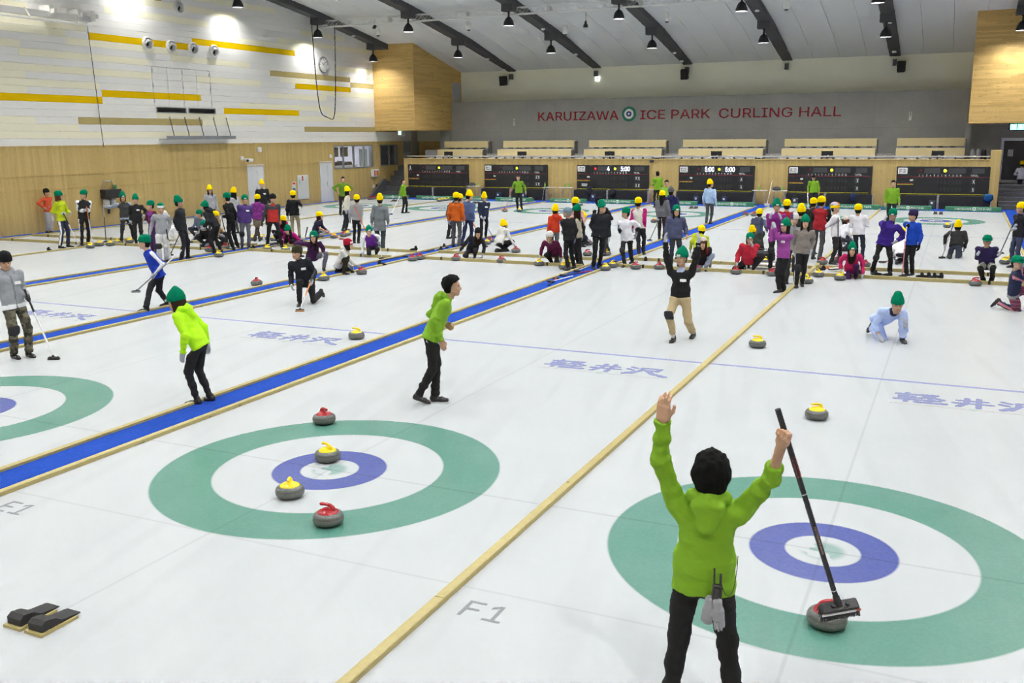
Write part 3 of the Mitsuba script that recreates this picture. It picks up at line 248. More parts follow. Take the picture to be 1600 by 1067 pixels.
('p50',1.691,[-8.706,18.841,0.876,-8.786,18.813,1.35,-8.822,18.8,1.564,-0.075,0.997,0.0,0.0,0.0,1.0,-0.075,0.996,0.046,-8.969,18.801,1.298,-8.976,18.762,1.01,-8.956,18.858,0.78,-8.794,18.834,0.876,-8.683,18.946,0.493,-8.552,18.979,0.099,-0.075,0.997,0.0,-8.597,18.826,1.363,-8.46,18.886,1.113,-8.632,19.058,1.172,-8.618,18.847,0.876,-8.622,18.919,0.468,-8.635,18.78,0.076,-0.075,0.997,0.0],{'hat_': 'k', 'coat': (0.007, 0.007, 0.008), 'trs': (0.04, 0.042, 0.048), 'hair': 'short', 'label': 'person all in black with a white broom on the shoulder behind the tall green beanie'}),
('p51',1.642,[-7.39,17.096,0.727,-7.422,17.086,1.194,-7.437,17.081,1.415,-0.669,-0.743,-0.0,0.0,0.0,1.0,-0.122,-0.992,-0.03,-7.216,17.061,1.187,-7.118,17.299,1.072,-7.152,17.202,0.852,-7.295,17.084,0.727,-7.335,17.259,0.367,-7.368,17.535,0.074,-0.122,-0.993,-0.0,-7.624,17.112,1.161,-7.57,17.096,0.884,-7.557,16.9,1.026,-7.485,17.108,0.727,-7.421,16.846,0.429,-7.305,16.692,0.074,-0.122,-0.993,-0.0],{'hat_': 'g', 'coat': (0.8, 0.8, 0.86), 'fore': (0.012, 0.012, 0.014), 'trs': (0.013, 0.013, 0.014), 'hair': 'short', 'glv': (0.2, 0.21, 0.24), 'kpad': 'R', 'label': 'person in a white polo shirt with black sleeves and black trousers looking left'}),
('p52',1.668,[-7.726,19.343,0.867,-7.76,19.333,1.341,-7.774,19.328,1.543,0.048,0.999,0.0,0.0,0.0,1.0,0.048,0.999,0.025,-7.944,19.342,1.308,-7.982,19.299,1.027,-7.977,19.387,0.797,-7.813,19.347,0.867,-7.762,19.346,0.461,-7.705,19.221,0.075,0.048,0.999,0.0,-7.572,19.324,1.334,-7.548,19.229,1.064,-7.572,19.348,0.85,-7.639,19.339,0.867,-7.634,19.484,0.485,-7.652,19.495,0.075,0.048,0.999,0.0],{'hat_': 'y', 'coat': (0.7, 0.68, 0.62), 'sleeve': (0.45, 0.015, 0.16), 'trs': (0.02, 0.02, 0.024), 'hair': 'short', 'label': 'person in a white top with magenta sleeves and yellow beanie seen from behind'}),
('p53',1.634,[-8.289,23.602,0.86,-8.292,23.601,1.325,-8.293,23.601,1.512,-0.106,0.994,0.0,0.0,0.0,1.0,-0.106,0.994,0.001,-8.474,23.582,1.305,-8.452,23.548,1.026,-8.424,23.566,0.787,-8.374,23.593,0.86,-8.395,23.702,0.475,-8.385,23.676,0.074,-0.106,0.994,0.0,-8.11,23.621,1.307,-8.051,23.576,1.036,-8.042,23.659,0.809,-8.205,23.611,0.86,-8.194,23.64,0.46,-8.185,23.531,0.074,-0.106,0.994,0.0],{'hat_': 'y', 'coat': (0.14, 0.145, 0.16), 'trs': (0.035, 0.022, 0.02), 'hair': 'long', 'hairc': (0.015, 0.012, 0.012), 'label': 'person in grey jacket and yellow beanie seen from behind with a blue broom', 'grip': {'L': [-0.305, -0.373, -0.876]}}),
('p54',1.696,[-8.265,24.685,0.892,-8.281,24.681,1.375,-8.287,24.679,1.568,-0.009,1.0,0.0,0.0,0.0,1.0,-0.009,1.0,0.009,-8.47,24.68,1.348,-8.516,24.628,1.065,-8.525,24.715,0.829,-8.354,24.685,0.892,-8.342,24.717,0.478,-8.312,24.608,0.076,-0.009,1.0,0.0,-8.091,24.683,1.361,-8.027,24.632,1.081,-8.004,24.719,0.846,-8.177,24.686,0.892,-8.168,24.8,0.493,-8.175,24.775,0.076,-0.009,1.0,0.0],{'hat_': 'gr', 'coat': (0.02, 0.022, 0.09), 'hood': 1, 'trs': (0.19, 0.18, 0.19), 'hair': 'short', 'label': 'person in navy hoodie and grey beanie seen from behind'}),
('p55',1.62,[-6.011,17.063,0.856,-6.011,17.063,1.318,-6.001,17.041,1.509,0.427,-0.904,0.0,0.0,0.0,1.0,0.427,-0.904,0.0,-5.847,17.14,1.298,-5.826,17.3,1.071,-5.743,17.183,0.879,-5.935,17.099,0.856,-5.89,17.045,0.466,-5.918,17.107,0.073,0.427,-0.904,0.0,-6.175,16.986,1.298,-6.244,17.01,1.03,-6.224,16.93,0.804,-6.087,17.027,0.856,-6.074,16.958,0.466,-6.104,17.019,0.073,0.427,-0.904,0.0],{'hat_': 'g', 'coat': (0.075, 0.085, 0.16), 'trs': (0.03, 0.035, 0.05), 'hair': 'long', 'hairc': (0.012, 0.01, 0.01), 'puff': 1, 'glv': 0, 'label': 'person in slate blue puffer jacket with long black hair and green beanie, smiling'}),
('p56',1.65,[-5.968,19.484,0.261,-6.006,19.813,0.596,-6.021,19.937,0.722,-0.556,0.831,0.0,0.0,0.0,1.0,-0.417,0.624,-0.661,-6.172,19.734,0.626,-6.2,19.534,0.427,-6.26,19.648,0.22,-6.04,19.437,0.261,-6.12,19.805,0.115,-5.821,19.533,0.074,-0.556,0.831,0.0,-5.838,19.864,0.537,-5.756,19.717,0.308,-5.898,19.791,0.123,-5.897,19.532,0.261,-6.133,19.84,0.147,-5.993,19.466,0.074,-0.556,0.831,0.0],{'hat_': 'y', 'coat': (0.35, 0.42, 0.015), 'trs': (0.02, 0.02, 0.02), 'hair': 'short', 'label': 'person in lime jacket and yellow beanie crouching behind the raised arm'}),
('p57',1.6,[-5.246,16.952,0.222,-5.174,16.686,0.584,-5.146,16.584,0.722,0.15,-0.989,-0.0,0.0,0.0,1.0,0.32,-0.732,-0.602,-5.009,16.76,0.582,-5.001,16.812,0.312,-4.99,16.809,0.075,-5.169,16.986,0.222,-4.921,16.755,0.418,-5.108,16.736,0.072,0.401,-0.916,0.0,-5.344,16.634,0.556,-5.438,16.752,0.326,-5.333,16.643,0.145,-5.322,16.919,0.222,-5.219,16.886,-0.155,-5.362,17.174,0.072,0.401,-0.916,0.0],{'hat_': 'br', 'coat': (0.016, 0.013, 0.015), 'fore': (0.22, 0.16, 0.12), 'yoke': (0.25, 0.02, 0.03), 'trs': (0.28, 0.33, 0.44), 'hair': 'long', 'hairc': (0.03, 0.013, 0.01), 'label': 'person in pale jeans and brown and white hat crouching at the cross beam'}),
('p58',1.76,[-12.829,38.41,0.93,-12.829,38.41,1.432,-12.848,38.428,1.639,-0.724,0.69,0.0,0.0,0.0,1.0,-0.724,0.69,0.0,-12.965,38.267,1.411,-13.079,38.238,1.132,-13.079,38.495,1.09,-12.892,38.344,0.93,-12.959,38.381,0.506,-12.906,38.329,0.079,-0.724,0.69,0.0,-12.693,38.553,1.411,-12.614,38.555,1.119,-12.666,38.628,0.874,-12.766,38.476,0.93,-12.807,38.541,0.506,-12.752,38.491,0.079,-0.724,0.69,0.0],{'hat_': None, 'coat': (0.18, 0.36, 0.022), 'trs': (0.018, 0.018, 0.02), 'hair': 'short', 'hairc': (0.01, 0.01, 0.01), 'glv': 0, 'label': 'staff person in green jacket at the small table between scoreboards C2 and D2'}),
('p59',1.73,[-9.941,29.893,0.914,-9.941,29.893,1.407,-9.932,29.869,1.612,0.356,-0.934,0.0,0.0,0.0,1.0,0.356,-0.934,0.0,-9.76,29.962,1.387,-9.727,30.033,1.099,-9.681,29.958,0.859,-9.857,29.925,0.914,-9.814,29.864,0.497,-9.839,29.932,0.078,0.356,-0.934,0.0,-10.122,29.824,1.387,-10.194,29.855,1.099,-10.178,29.769,0.859,-10.025,29.861,0.914,-10.016,29.786,0.497,-10.043,29.854,0.078,0.356,-0.934,0.0],{'hat_': None, 'coat': (0.22, 0.42, 0.05), 'trs': (0.018, 0.018, 0.02), 'hair': 'short', 'hairc': (0.01, 0.01, 0.01), 'glv': 0, 'label': 'staff person in bright green jacket facing the camera behind the navy hoodie'}),
('p60',1.705,[-8.235,30.146,0.893,-8.223,30.149,1.379,-8.219,30.15,1.577,0.835,0.55,0.0,0.0,0.0,1.0,0.201,0.979,-0.01,-8.411,30.188,1.362,-8.482,30.144,1.081,-8.487,30.229,0.844,-8.322,30.164,0.893,-8.311,30.175,0.475,-8.312,30.045,0.077,0.201,0.98,0.0,-8.037,30.111,1.354,-8.0,30.045,1.07,-7.973,30.124,0.832,-8.148,30.129,0.893,-8.146,30.252,0.494,-8.191,30.24,0.077,0.201,0.98,0.0],{'hat_': 'y', 'coat': (0.36, 0.5, 0.72), 'trs': (0.075, 0.075, 0.08), 'hair': 'short', 'label': 'person in a pale blue jacket and yellow beanie standing on the carpet before scoreboard D2'}),
('p61',1.663,[-3.43,8.012,0.726,-3.43,8.012,1.199,-3.43,8.012,1.424,-0.18,-0.984,-0.0,0.0,0.0,1.0,-0.006,-1.0,-0.0,-3.244,8.011,1.18,-3.162,8.001,1.454,-3.141,7.993,1.699,-3.343,8.011,0.726,-3.26,7.949,0.332,-3.247,8.267,0.075,-0.006,-1.0,-0.0,-3.616,8.013,1.179,-3.69,7.984,1.454,-3.706,7.957,1.698,-3.516,8.013,0.726,-3.529,7.697,0.469,-3.474,7.793,0.075,-0.006,-1.0,-0.0],{'hem': -0.03, 'hat_': 'gt', 'coat': (0.01, 0.01, 0.011), 'collar': (0.33, 0.38, 0.52), 'trs': (0.42, 0.33, 0.19), 'sock': 1, 'hair': 'short', 'tag': 1, 'kpad': 'R', 'happy': 1, 'hatstyle': 'point', 'label': 'cheering person in black sweater and khaki trousers with both arms raised'}),
('p62',1.68,[-5.196,24.218,0.255,-5.16,24.225,0.733,-5.145,24.228,0.933,-0.01,1.0,0.0,0.0,0.0,1.0,-0.01,1.0,-0.013,-5.349,24.223,0.727,-5.418,24.236,0.446,-5.39,24.473,0.377,-5.284,24.217,0.255,-5.337,24.592,0.095,-5.284,24.183,0.076,-0.01,1.0,0.0,-4.974,24.226,0.698,-4.884,24.005,0.536,-4.879,24.209,0.393,-5.109,24.219,0.255,-5.064,24.628,0.256,-5.087,24.257,0.076,-0.01,1.0,0.0],{'hat_': 'y', 'coat': (0.07, 0.08, 0.135), 'hood': 1, 'trs': (0.02, 0.02, 0.025), 'hair': 'short', 'label': 'person in slate blue hoodie and yellow beanie squatting on the ice, seen from behind'}),
('p63',1.65,[-4.379,19.936,0.296,-4.55,20.267,0.584,-4.613,20.389,0.69,0.335,0.942,0.0,0.0,0.0,1.0,0.251,0.706,-0.662,-4.709,20.237,0.492,-4.684,20.063,0.269,-4.542,20.176,0.106,-4.46,19.965,0.296,-4.322,20.342,0.247,-4.212,19.991,0.074,0.335,0.942,0.0,-4.377,20.269,0.652,-4.29,20.122,0.424,-4.217,20.04,0.207,-4.298,19.907,0.296,-4.259,20.256,0.096,-4.45,19.899,0.074,0.335,0.942,0.0],{'hat_': 'y', 'coat': (0.012, 0.02, 0.014), 'trs': (0.018, 0.018, 0.02), 'hair': 'short', 'label': 'person in black and yellow beanie crouching directly behind the red jacket'}),
('p64',1.62,[-4.101,17.366,0.225,-4.066,17.216,0.66,-4.053,17.16,0.822,0.19,-0.982,0.0,0.0,0.0,1.0,0.179,-0.925,-0.335,-3.889,17.257,0.639,-3.945,17.109,0.41,-3.967,17.053,0.642,-4.018,17.382,0.225,-3.708,17.19,0.38,-3.953,17.256,0.073,0.19,-0.982,0.0,-4.245,17.187,0.644,-4.363,17.267,0.405,-4.369,17.15,0.195,-4.184,17.35,0.225,-4.452,17.154,0.008,-4.232,17.48,0.073,0.19,-0.982,0.0],{'hat_': 'gt', 'coat': (0.5, 0.025, 0.05), 'trs': (0.018, 0.018, 0.02), 'hair': 'short', 'puff': 1, 'label': 'person in red jacket crouching with one hand at the mouth'}),
('p65',1.778,[-3.479,17.644,0.927,-3.487,17.643,1.434,-3.491,17.642,1.645,0.25,-0.968,0.0,0.0,0.0,1.0,0.25,-0.968,0.001,-3.294,17.693,1.416,-3.318,17.553,1.145,-3.342,17.41,1.364,-3.389,17.667,0.927,-3.354,17.674,0.493,-3.373,17.817,0.08,0.25,-0.968,0.0,-3.68,17.593,1.409,-3.636,17.466,1.134,-3.6,17.358,1.372,-3.569,17.621,0.927,-3.555,17.474,0.517,-3.562,17.475,0.08,0.25,-0.968,0.0],{'hat_': 'g', 'coat': (0.21, 0.02, 0.2), 'trs': (0.012, 0.012, 0.013), 'hair': 'short', 'happy': 1, 'kpad': 'R', 'label': 'tall person in purple fleece and green beanie with both hands held up in front'}),
('p66',1.6,[-2.666,13.894,0.837,-2.661,13.895,1.292,-2.659,13.895,1.48,-0.437,-0.899,-0.0,0.0,0.0,1.0,-0.587,-0.81,0.008,-2.516,13.789,1.272,-2.786,13.766,1.226,-2.861,13.759,1.451,-2.599,13.845,0.837,-2.65,13.843,0.448,-2.635,13.957,0.072,-0.587,-0.81,-0.0,-2.806,14.0,1.275,-2.939,13.773,1.193,-2.926,13.795,1.428,-2.733,13.942,0.837,-2.769,13.836,0.461,-2.712,13.828,0.072,-0.587,-0.81,-0.0],{'hat_': 'g', 'coat': (0.28, 0.055, 0.27), 'trs': (0.012, 0.012, 0.014), 'hair': 'long', 'happy': 1, 'hatstyle': 'point', 'tag': 1, 'label': 'person in a lilac fleece and green beanie clapping, standing on the timber divider'}),
('p67',1.68,[-3.493,19.248,0.888,-3.493,19.248,1.367,-3.49,19.273,1.565,0.105,0.995,0.0,0.0,0.0,1.0,0.105,0.995,-0.0,-3.68,19.268,1.347,-3.739,19.221,1.068,-3.747,19.305,0.834,-3.58,19.257,0.888,-3.59,19.329,0.483,-3.599,19.259,0.076,0.105,0.995,0.0,-3.306,19.228,1.347,-3.258,19.17,1.068,-3.233,19.251,0.834,-3.406,19.239,0.888,-3.381,19.307,0.483,-3.387,19.237,0.076,0.105,0.995,0.0],{'hat_': 'y', 'coat': (0.34, 0.015, 0.025), 'trs': (0.03, 0.03, 0.03), 'hair': 'short', 'label': 'person in plain red jacket and yellow beanie seen from behind beside the tall purple fleece'}),
('p68',1.613,[-2.395,14.86,0.845,-2.374,14.863,1.304,-2.365,14.865,1.492,0.226,-0.974,0.0,0.0,0.0,1.0,0.226,-0.974,-0.004,-2.199,14.904,1.276,-2.195,15.076,1.059,-2.204,14.935,0.867,-2.314,14.879,0.845,-2.325,14.87,0.45,-2.379,14.98,0.073,0.226,-0.974,0.0,-2.55,14.822,1.293,-2.626,14.947,1.057,-2.59,14.863,0.836,-2.477,14.841,0.845,-2.467,14.719,0.469,-2.472,14.732,0.073,0.226,-0.974,0.0],{'hat_': 'g', 'coat': (0.22, 0.195, 0.175), 'trs': (0.013, 0.013, 0.015), 'stripe': ((0.82, 0.83, 0.86),), 'hair': 'long', 'hairc': (0.015, 0.012, 0.01), 'kpad': 'R', 'label': 'person in a taupe quilted jacket with a green beanie, standing on the timber divider, unsmiling'}),
('p69',1.62,[-2.689,15.336,0.856,-2.689,15.336,1.318,-2.683,15.312,1.509,0.234,-0.972,0.0,0.0,0.0,1.0,0.234,-0.972,0.0,-2.513,15.379,1.298,-2.474,15.441,1.03,-2.44,15.366,0.804,-2.607,15.356,0.856,-2.574,15.294,0.466,-2.589,15.36,0.073,0.234,-0.972,0.0,-2.865,15.293,1.298,-2.928,15.331,1.03,-2.924,15.249,0.804,-2.771,15.316,0.856,-2.772,15.246,0.466,-2.789,15.312,0.073,0.234,-0.972,0.0],{'hat_': 'wp', 'coat': (0.3, 0.31, 0.33), 'trs': (0.05, 0.05, 0.05), 'hair': 'short', 'happy': 1, 'label': 'laughing person in light grey with a white and purple knit hat'}),
('p70',1.7,[-2.751,16.818,0.898,-2.751,16.818,1.383,-2.75,16.843,1.584,0.031,1.0,0.0,0.0,0.0,1.0,0.031,1.0,-0.0,-2.941,16.824,1.363,-2.998,16.772,1.08,-3.011,16.857,0.844,-2.839,16.821,0.898,-2.855,16.893,0.489,-2.858,16.821,0.076,0.031,1.0,0.0,-2.561,16.812,1.363,-2.508,16.757,1.08,-2.489,16.841,0.844,-2.663,16.815,0.898,-2.642,16.886,0.489,-2.644,16.815,0.076,0.031,1.0,0.0],{'hat_': 'y', 'coat': (0.014, 0.02, 0.016), 'trs': (0.018, 0.018, 0.02), 'hair': 'short', 'label': 'person in black and yellow beanie seen from behind, above the white and purple hat'}),
('p71',1.75,[-2.71,20.091,0.92,-2.684,20.094,1.418,-2.674,20.095,1.619,0.387,0.922,0.0,0.0,0.0,1.0,0.221,0.975,-0.017,-2.895,20.142,1.408,-2.94,20.229,1.123,-2.695,20.313,1.128,-2.807,20.113,0.92,-2.82,20.229,0.508,-2.848,20.201,0.079,0.221,0.975,0.0,-2.475,20.046,1.387,-2.418,20.119,1.101,-2.606,20.295,1.124,-2.612,20.069,0.92,-2.603,20.087,0.492,-2.642,19.972,0.079,0.221,0.975,0.0],{'hat_': 'y', 'coat': (0.36, 0.02, 0.03), 'sleeve': (0.02, 0.02, 0.022), 'trs': (0.085, 0.085, 0.09), 'stripe': ((0.02, 0.02, 0.02),), 'hair': 'short', 'label': 'person in red and black track jacket with arms crossed, seen from behind'}),
('p72',1.6,[-3.079,21.421,0.846,-3.079,21.421,1.302,-3.07,21.443,1.49,0.382,0.924,0.0,0.0,0.0,1.0,0.382,0.924,-0.0,-3.245,21.489,1.282,-3.312,21.462,1.017,-3.295,21.542,0.794,-3.156,21.453,0.846,-3.146,21.521,0.46,-3.173,21.46,0.072,0.382,0.924,0.0,-2.913,21.353,1.282,-2.885,21.286,1.017,-2.841,21.354,0.794,-3.002,21.389,0.846,-2.961,21.445,0.46,-2.985,21.382,0.072,0.382,0.924,0.0],{'hat_': 'y', 'coat': (0.014, 0.014, 0.016), 'trs': (0.018, 0.018, 0.02), 'hair': 'short', 'label': 'person in dark jacket and yellow beanie just left of the red and black track jacket'}),
('p73',1.619,[-5.483,39.321,0.856,-5.505,39.318,1.316,-5.513,39.317,1.498,0.101,-0.759,-0.643,0.085,-0.637,0.766,0.131,-0.991,-0.0,-5.324,39.342,1.306,-5.268,39.401,1.039,-5.23,39.325,0.815,-5.4,39.332,0.856,-5.361,39.282,0.464,-5.355,39.358,0.073,0.131,-0.991,0.0,-5.683,39.294,1.289,-5.749,39.411,1.044,-5.73,39.32,0.823,-5.567,39.31,0.856,-5.558,39.232,0.467,-5.551,39.292,0.073,0.131,-0.991,0.0],{'hat_': None, 'coat': (0.18, 0.36, 0.022), 'trs': (0.018, 0.018, 0.02), 'hair': 'short', 'hairc': (0.01, 0.01, 0.01), 'glv': 0, 'label': 'staff person in green jacket with bowed head before scoreboard E2', 'grip': {'R': [0.152, -0.734, -0.662]}}),
('p74',1.706,[-2.224,19.776,0.765,-2.25,19.774,1.25,-2.262,19.772,1.48,0.915,-0.404,0.0,0.0,0.0,1.0,0.987,-0.153,0.051,-2.219,19.963,1.232,-2.25,20.026,0.948,-2.151,20.031,0.715,-2.211,19.864,0.765,-2.117,20.089,0.425,-2.13,20.323,0.077,0.988,-0.153,0.0,-2.278,19.585,1.227,-2.451,19.617,0.992,-2.231,19.629,1.115,-2.238,19.689,0.765,-2.157,19.449,0.432,-2.234,19.239,0.077,0.988,-0.153,0.0],{'hat_': 'yc', 'coat': (0.8, 0.8, 0.84), 'fore': (0.36, 0.37, 0.4), 'trs': (0.012, 0.012, 0.014), 'hair': 'short', 'glv': (0.2, 0.21, 0.24), 'label': 'person in white T-shirt over grey sleeves and a colourful yellow beanie holding a black broom', 'grip': {'R': [0.054, 0.006, -0.999]}}),
('p75',1.556,[-1.636,20.0,0.822,-1.672,19.996,1.264,-1.687,19.995,1.439,0.175,0.985,0.0,0.0,0.0,1.0,0.175,0.984,0.021,-1.856,20.03,1.23,-1.867,20.115,0.977,-1.654,20.196,1.009,-1.722,20.015,0.822,-1.694,20.09,0.449,-1.673,20.044,0.07,0.175,0.985,0.0,-1.486,19.963,1.26,-1.416,20.022,1.009,-1.583,20.18,1.014,-1.55,19.984,0.822,-1.506,20.032,0.446,-1.497,19.964,0.07,0.175,0.985,0.0],{'hat_': 'y', 'coat': (0.8, 0.8, 0.85), 'fore': (0.02, 0.02, 0.022), 'trs': (0.022, 0.028, 0.045), 'hair': 'short', 'label': 'person in white T-shirt with arms crossed and yellow beanie seen from behind'}),
('p76',1.65,[-2.379,22.509,0.395,-2.313,22.84,0.723,-2.289,22.964,0.845,0.812,0.584,0.0,0.0,0.0,1.0,0.649,0.466,-0.602,-2.454,22.925,0.637,-2.537,22.795,0.399,-2.353,22.816,0.239,-2.429,22.579,0.395,-2.137,22.858,0.414,-2.165,22.637,0.074,0.812,0.584,0.0,-2.178,22.727,0.781,-2.18,22.517,0.59,-2.056,22.598,0.395,-2.329,22.44,0.395,-1.987,22.608,0.261,-2.289,22.412,0.074,0.812,0.584,0.0],{'hat_': 'br', 'coat': (0.6, 0.6, 0.66), 'trs': (0.03, 0.03, 0.05), 'hair': 'short', 'label': 'person in white bending down between the two white T-shirts'}),
('p77',1.58,[-1.464,16.809,0.222,-1.455,16.546,0.588,-1.452,16.449,0.722,0.177,-0.984,0.0,0.0,0.0,1.0,0.074,-0.808,-0.584,-1.279,16.57,0.577,-1.205,16.71,0.356,-1.188,16.653,0.13,-1.382,16.817,0.222,-1.314,16.457,0.348,-1.352,16.727,0.071,0.091,-0.996,0.0,-1.632,16.545,0.567,-1.739,16.741,0.413,-1.703,16.627,0.212,-1.546,16.802,0.222,-1.511,16.527,-0.048,-1.519,16.897,0.071,0.091,-0.996,0.0],{'hat_': 'g', 'coat': (0.58, 0.02, 0.14), 'trs': (0.045, 0.013, 0.075), 'hair': 'long', 'hairc': (0.02, 0.012, 0.01), 'label': 'person in bright pink top and purple leggings crouching with a hand on a yellow stone'}),
('p78',1.66,[-0.812,17.714,0.805,-0.715,17.72,1.268,-0.669,17.723,1.487,-0.022,-0.99,-0.139,-0.003,-0.139,0.99,0.151,-0.988,-0.018,-0.539,17.748,1.21,-0.371,17.828,0.994,-0.519,17.683,0.864,-0.726,17.727,0.805,-0.635,17.561,0.445,-0.636,17.732,0.075,0.151,-0.988,0.0,-0.899,17.692,1.286,-0.847,17.423,1.204,-0.816,17.266,1.391,-0.897,17.701,0.805,-0.969,17.533,0.442,-1.052,17.692,0.075,0.151,-0.988,0.0],{'hat_': 'g', 'coat': (0.045, 0.02, 0.23), 'trs': (0.012, 0.012, 0.013), 'hair': 'short', 'puff': 1, 'kpad': 'R', 'label': 'person in violet puffer jacket and green beanie pointing at the camera with legs apart'}),
('p79',1.6,[-0.191,17.729,0.835,-0.2,17.728,1.291,-0.204,17.728,1.48,-0.613,-0.79,-0.0,0.0,0.0,1.0,-0.541,-0.841,-0.011,-0.049,17.631,1.275,0.027,17.646,1.01,0.001,17.571,0.787,-0.121,17.683,0.835,-0.148,17.689,0.444,-0.116,17.815,0.072,-0.541,-0.841,-0.0,-0.35,17.825,1.269,-0.127,17.779,1.115,-0.267,17.626,1.228,-0.261,17.774,0.835,-0.295,17.657,0.462,-0.241,17.643,0.072,-0.541,-0.841,-0.0],{'hat_': 'pn', 'coat': (0.012, 0.06, 0.45), 'trs': (0.013, 0.013, 0.014), 'hair': 'short', 'glv': (0.012, 0.012, 0.014), 'label': 'person in bright blue fleece and dark purple beanie leaning on a white broom', 'grip': {'R': [-0.005, -0.146, -0.989]}}),
('p80',1.65,[-0.512,19.983,0.289,-0.518,20.325,0.612,-0.521,20.453,0.733,0.04,0.999,0.0,0.0,0.0,1.0,0.027,0.686,-0.727,-0.703,20.312,0.593,-0.765,20.128,0.386,-0.708,20.238,0.175,-0.598,19.986,0.289,-0.611,20.39,0.268,-0.416,20.091,0.074,0.04,0.999,0.0,-0.333,20.309,0.604,-0.266,20.122,0.401,-0.306,20.234,0.187,-0.426,19.979,0.289,-0.554,20.277,0.048,-0.599,19.875,0.074,0.04,0.999,0.0],{'hat_': 'y', 'coat': (0.78, 0.78, 0.8), 'trs': (0.02, 0.02, 0.03), 'hair': 'bob', 'label': 'person in a white smock and yellow beanie crouching behind the pointing person'}),
('p81',1.72,[-1.564,32.053,0.909,-1.564,32.053,1.399,-1.558,32.028,1.602,0.232,-0.973,0.0,0.0,0.0,1.0,0.232,-0.973,0.0,-1.377,32.098,1.379,-1.335,32.163,1.093,-1.299,32.084,0.854,-1.477,32.074,0.909,-1.442,32.008,0.494,-1.458,32.078,0.077,0.232,-0.973,0.0,-1.751,32.008,1.379,-1.818,32.048,1.093,-1.814,31.961,0.854,-1.651,32.032,0.909,-1.652,31.958,0.494,-1.67,32.028,0.077,0.232,-0.973,0.0],{'hat_': None, 'coat': (0.18, 0.36, 0.022), 'trs': (0.018, 0.018, 0.02), 'hair': 'short', 'hairc': (0.008, 0.008, 0.008), 'glv': 0, 'label': 'staff person in green jacket standing left of scoreboard F2'}),
('p82',1.7,[0.831,21.975,0.362,0.837,22.32,0.702,0.839,22.45,0.83,0.087,0.996,0.0,0.0,0.0,1.0,0.061,0.701,-0.711,0.647,22.316,0.681,0.538,22.056,0.603,0.531,21.996,0.359,0.743,21.983,0.362,0.662,22.048,-0.042,0.698,21.648,0.076,0.087,0.996,0.0,1.027,22.296,0.694,1.088,22.105,0.481,1.055,22.227,0.264,0.919,21.968,0.362,0.899,21.92,-0.052,0.958,22.303,0.106,0.087,0.567,-0.819],{'hat_': 'y', 'coat': (0.017, 0.017, 0.018), 'trs': (0.045, 0.055, 0.085), 'hair': 'short', 'label': 'person in black jacket and yellow beanie kneeling in a delivery lunge, seen from behind'}),
('p83',1.68,[1.529,17.138,0.406,1.493,16.946,0.843,1.48,16.874,1.007,-0.03,-1.0,0.0,0.0,0.0,1.0,-0.027,-0.915,-0.403,1.682,16.944,0.835,1.581,17.065,0.593,1.728,16.89,0.692,1.617,17.136,0.406,1.653,16.726,0.41,1.656,16.968,0.076,-0.03,-1.0,0.0,1.307,16.965,0.813,1.305,17.153,0.594,1.308,16.923,0.687,1.442,17.141,0.406,1.387,16.734,0.373,1.48,17.006,0.076,-0.03,-1.0,0.0],{'hat_': 'gs', 'coat': (0.028, 0.018, 0.075), 'trs': 'camo2', 'leg': (0.014, 0.014, 0.014), 'hair': 'short', 'happy': 1, 'label': 'person in navy top and camouflage shorts over black leggings crouching with both palms up'}),
('p84',1.68,[1.949,13.282,0.35,1.95,13.139,0.807,1.951,13.086,0.977,0.598,-0.801,0.0,0.0,0.0,1.0,0.971,-0.229,-0.075,1.996,13.32,0.842,2.244,13.208,0.745,2.136,13.257,0.964,1.969,13.367,0.35,2.327,13.212,0.481,2.356,13.138,0.076,0.973,-0.229,0.0,1.905,12.971,0.733,2.05,13.202,0.639,2.038,13.183,0.886,1.929,13.197,0.35,2.055,13.258,-0.037,1.709,13.416,0.126,-0.524,0.239,-0.818],{'hat_': 'gs', 'coat': (0.026, 0.032, 0.075), 'astripe': ((0.6, 0.25, 0.28),), 'hem2': (0.3, 0.31, 0.33), 'skirt': (0.2, 0.05, 0.08), 'trs': (0.025, 0.03, 0.085), 'stripe': ((0.55, 0.22, 0.25),), 'hair': 'short', 'happy': 1, 'label': 'laughing person in navy tracksuit with pink stripes and plaid shorts kneeling at the right edge'}),
('p85',1.66,[2.292,20.253,0.877,2.292,20.253,1.35,2.272,20.238,1.546,-0.798,-0.602,-0.0,0.0,0.0,1.0,-0.798,-0.602,0.0,2.404,20.105,1.33,2.477,20.222,1.081,2.24,20.175,1.036,2.344,20.184,0.877,2.299,20.128,0.477,2.355,20.169,0.075,-0.798,-0.602,-0.0,2.18,20.401,1.33,2.345,20.443,1.101,2.222,20.23,1.116,2.24,20.322,0.877,2.174,20.294,0.477,2.229,20.337,0.075,-0.798,-0.602,-0.0],{'hat_': 'y', 'coat': (0.016, 0.016, 0.02), 'trs': (0.045, 0.055, 0.1), 'hair': 'short', 'label': 'person in black with a yellow hat holding two brooms at the right edge', 'grip': {'R': [0.04, 0.514, -0.857]}}),
('p86',1.6,[3.393,44.576,1.35,3.393,44.576,1.806,3.385,44.599,1.994,-0.296,0.955,0.0,0.0,0.0,1.0,-0.296,0.955,0.0,3.221,44.523,1.786,3.118,44.55,1.533,3.232,44.754,1.495,3.313,44.551,1.35,3.381,44.643,0.975,3.504,44.61,0.602,-0.296,0.955,0.0,3.564,44.629,1.786,3.634,44.71,1.533,3.424,44.814,1.495,3.472,44.601,1.35,3.364,44.638,0.975,3.281,44.542,0.602,-0.296,0.955,0.0],{'hat_': 'y', 'coat': (0.62, 0.62, 0.72), 'trs': (0.02, 0.022, 0.035), 'hair': 'short', 'label': 'person in a white top and dark trousers by the grey stairs at the right edge'}),
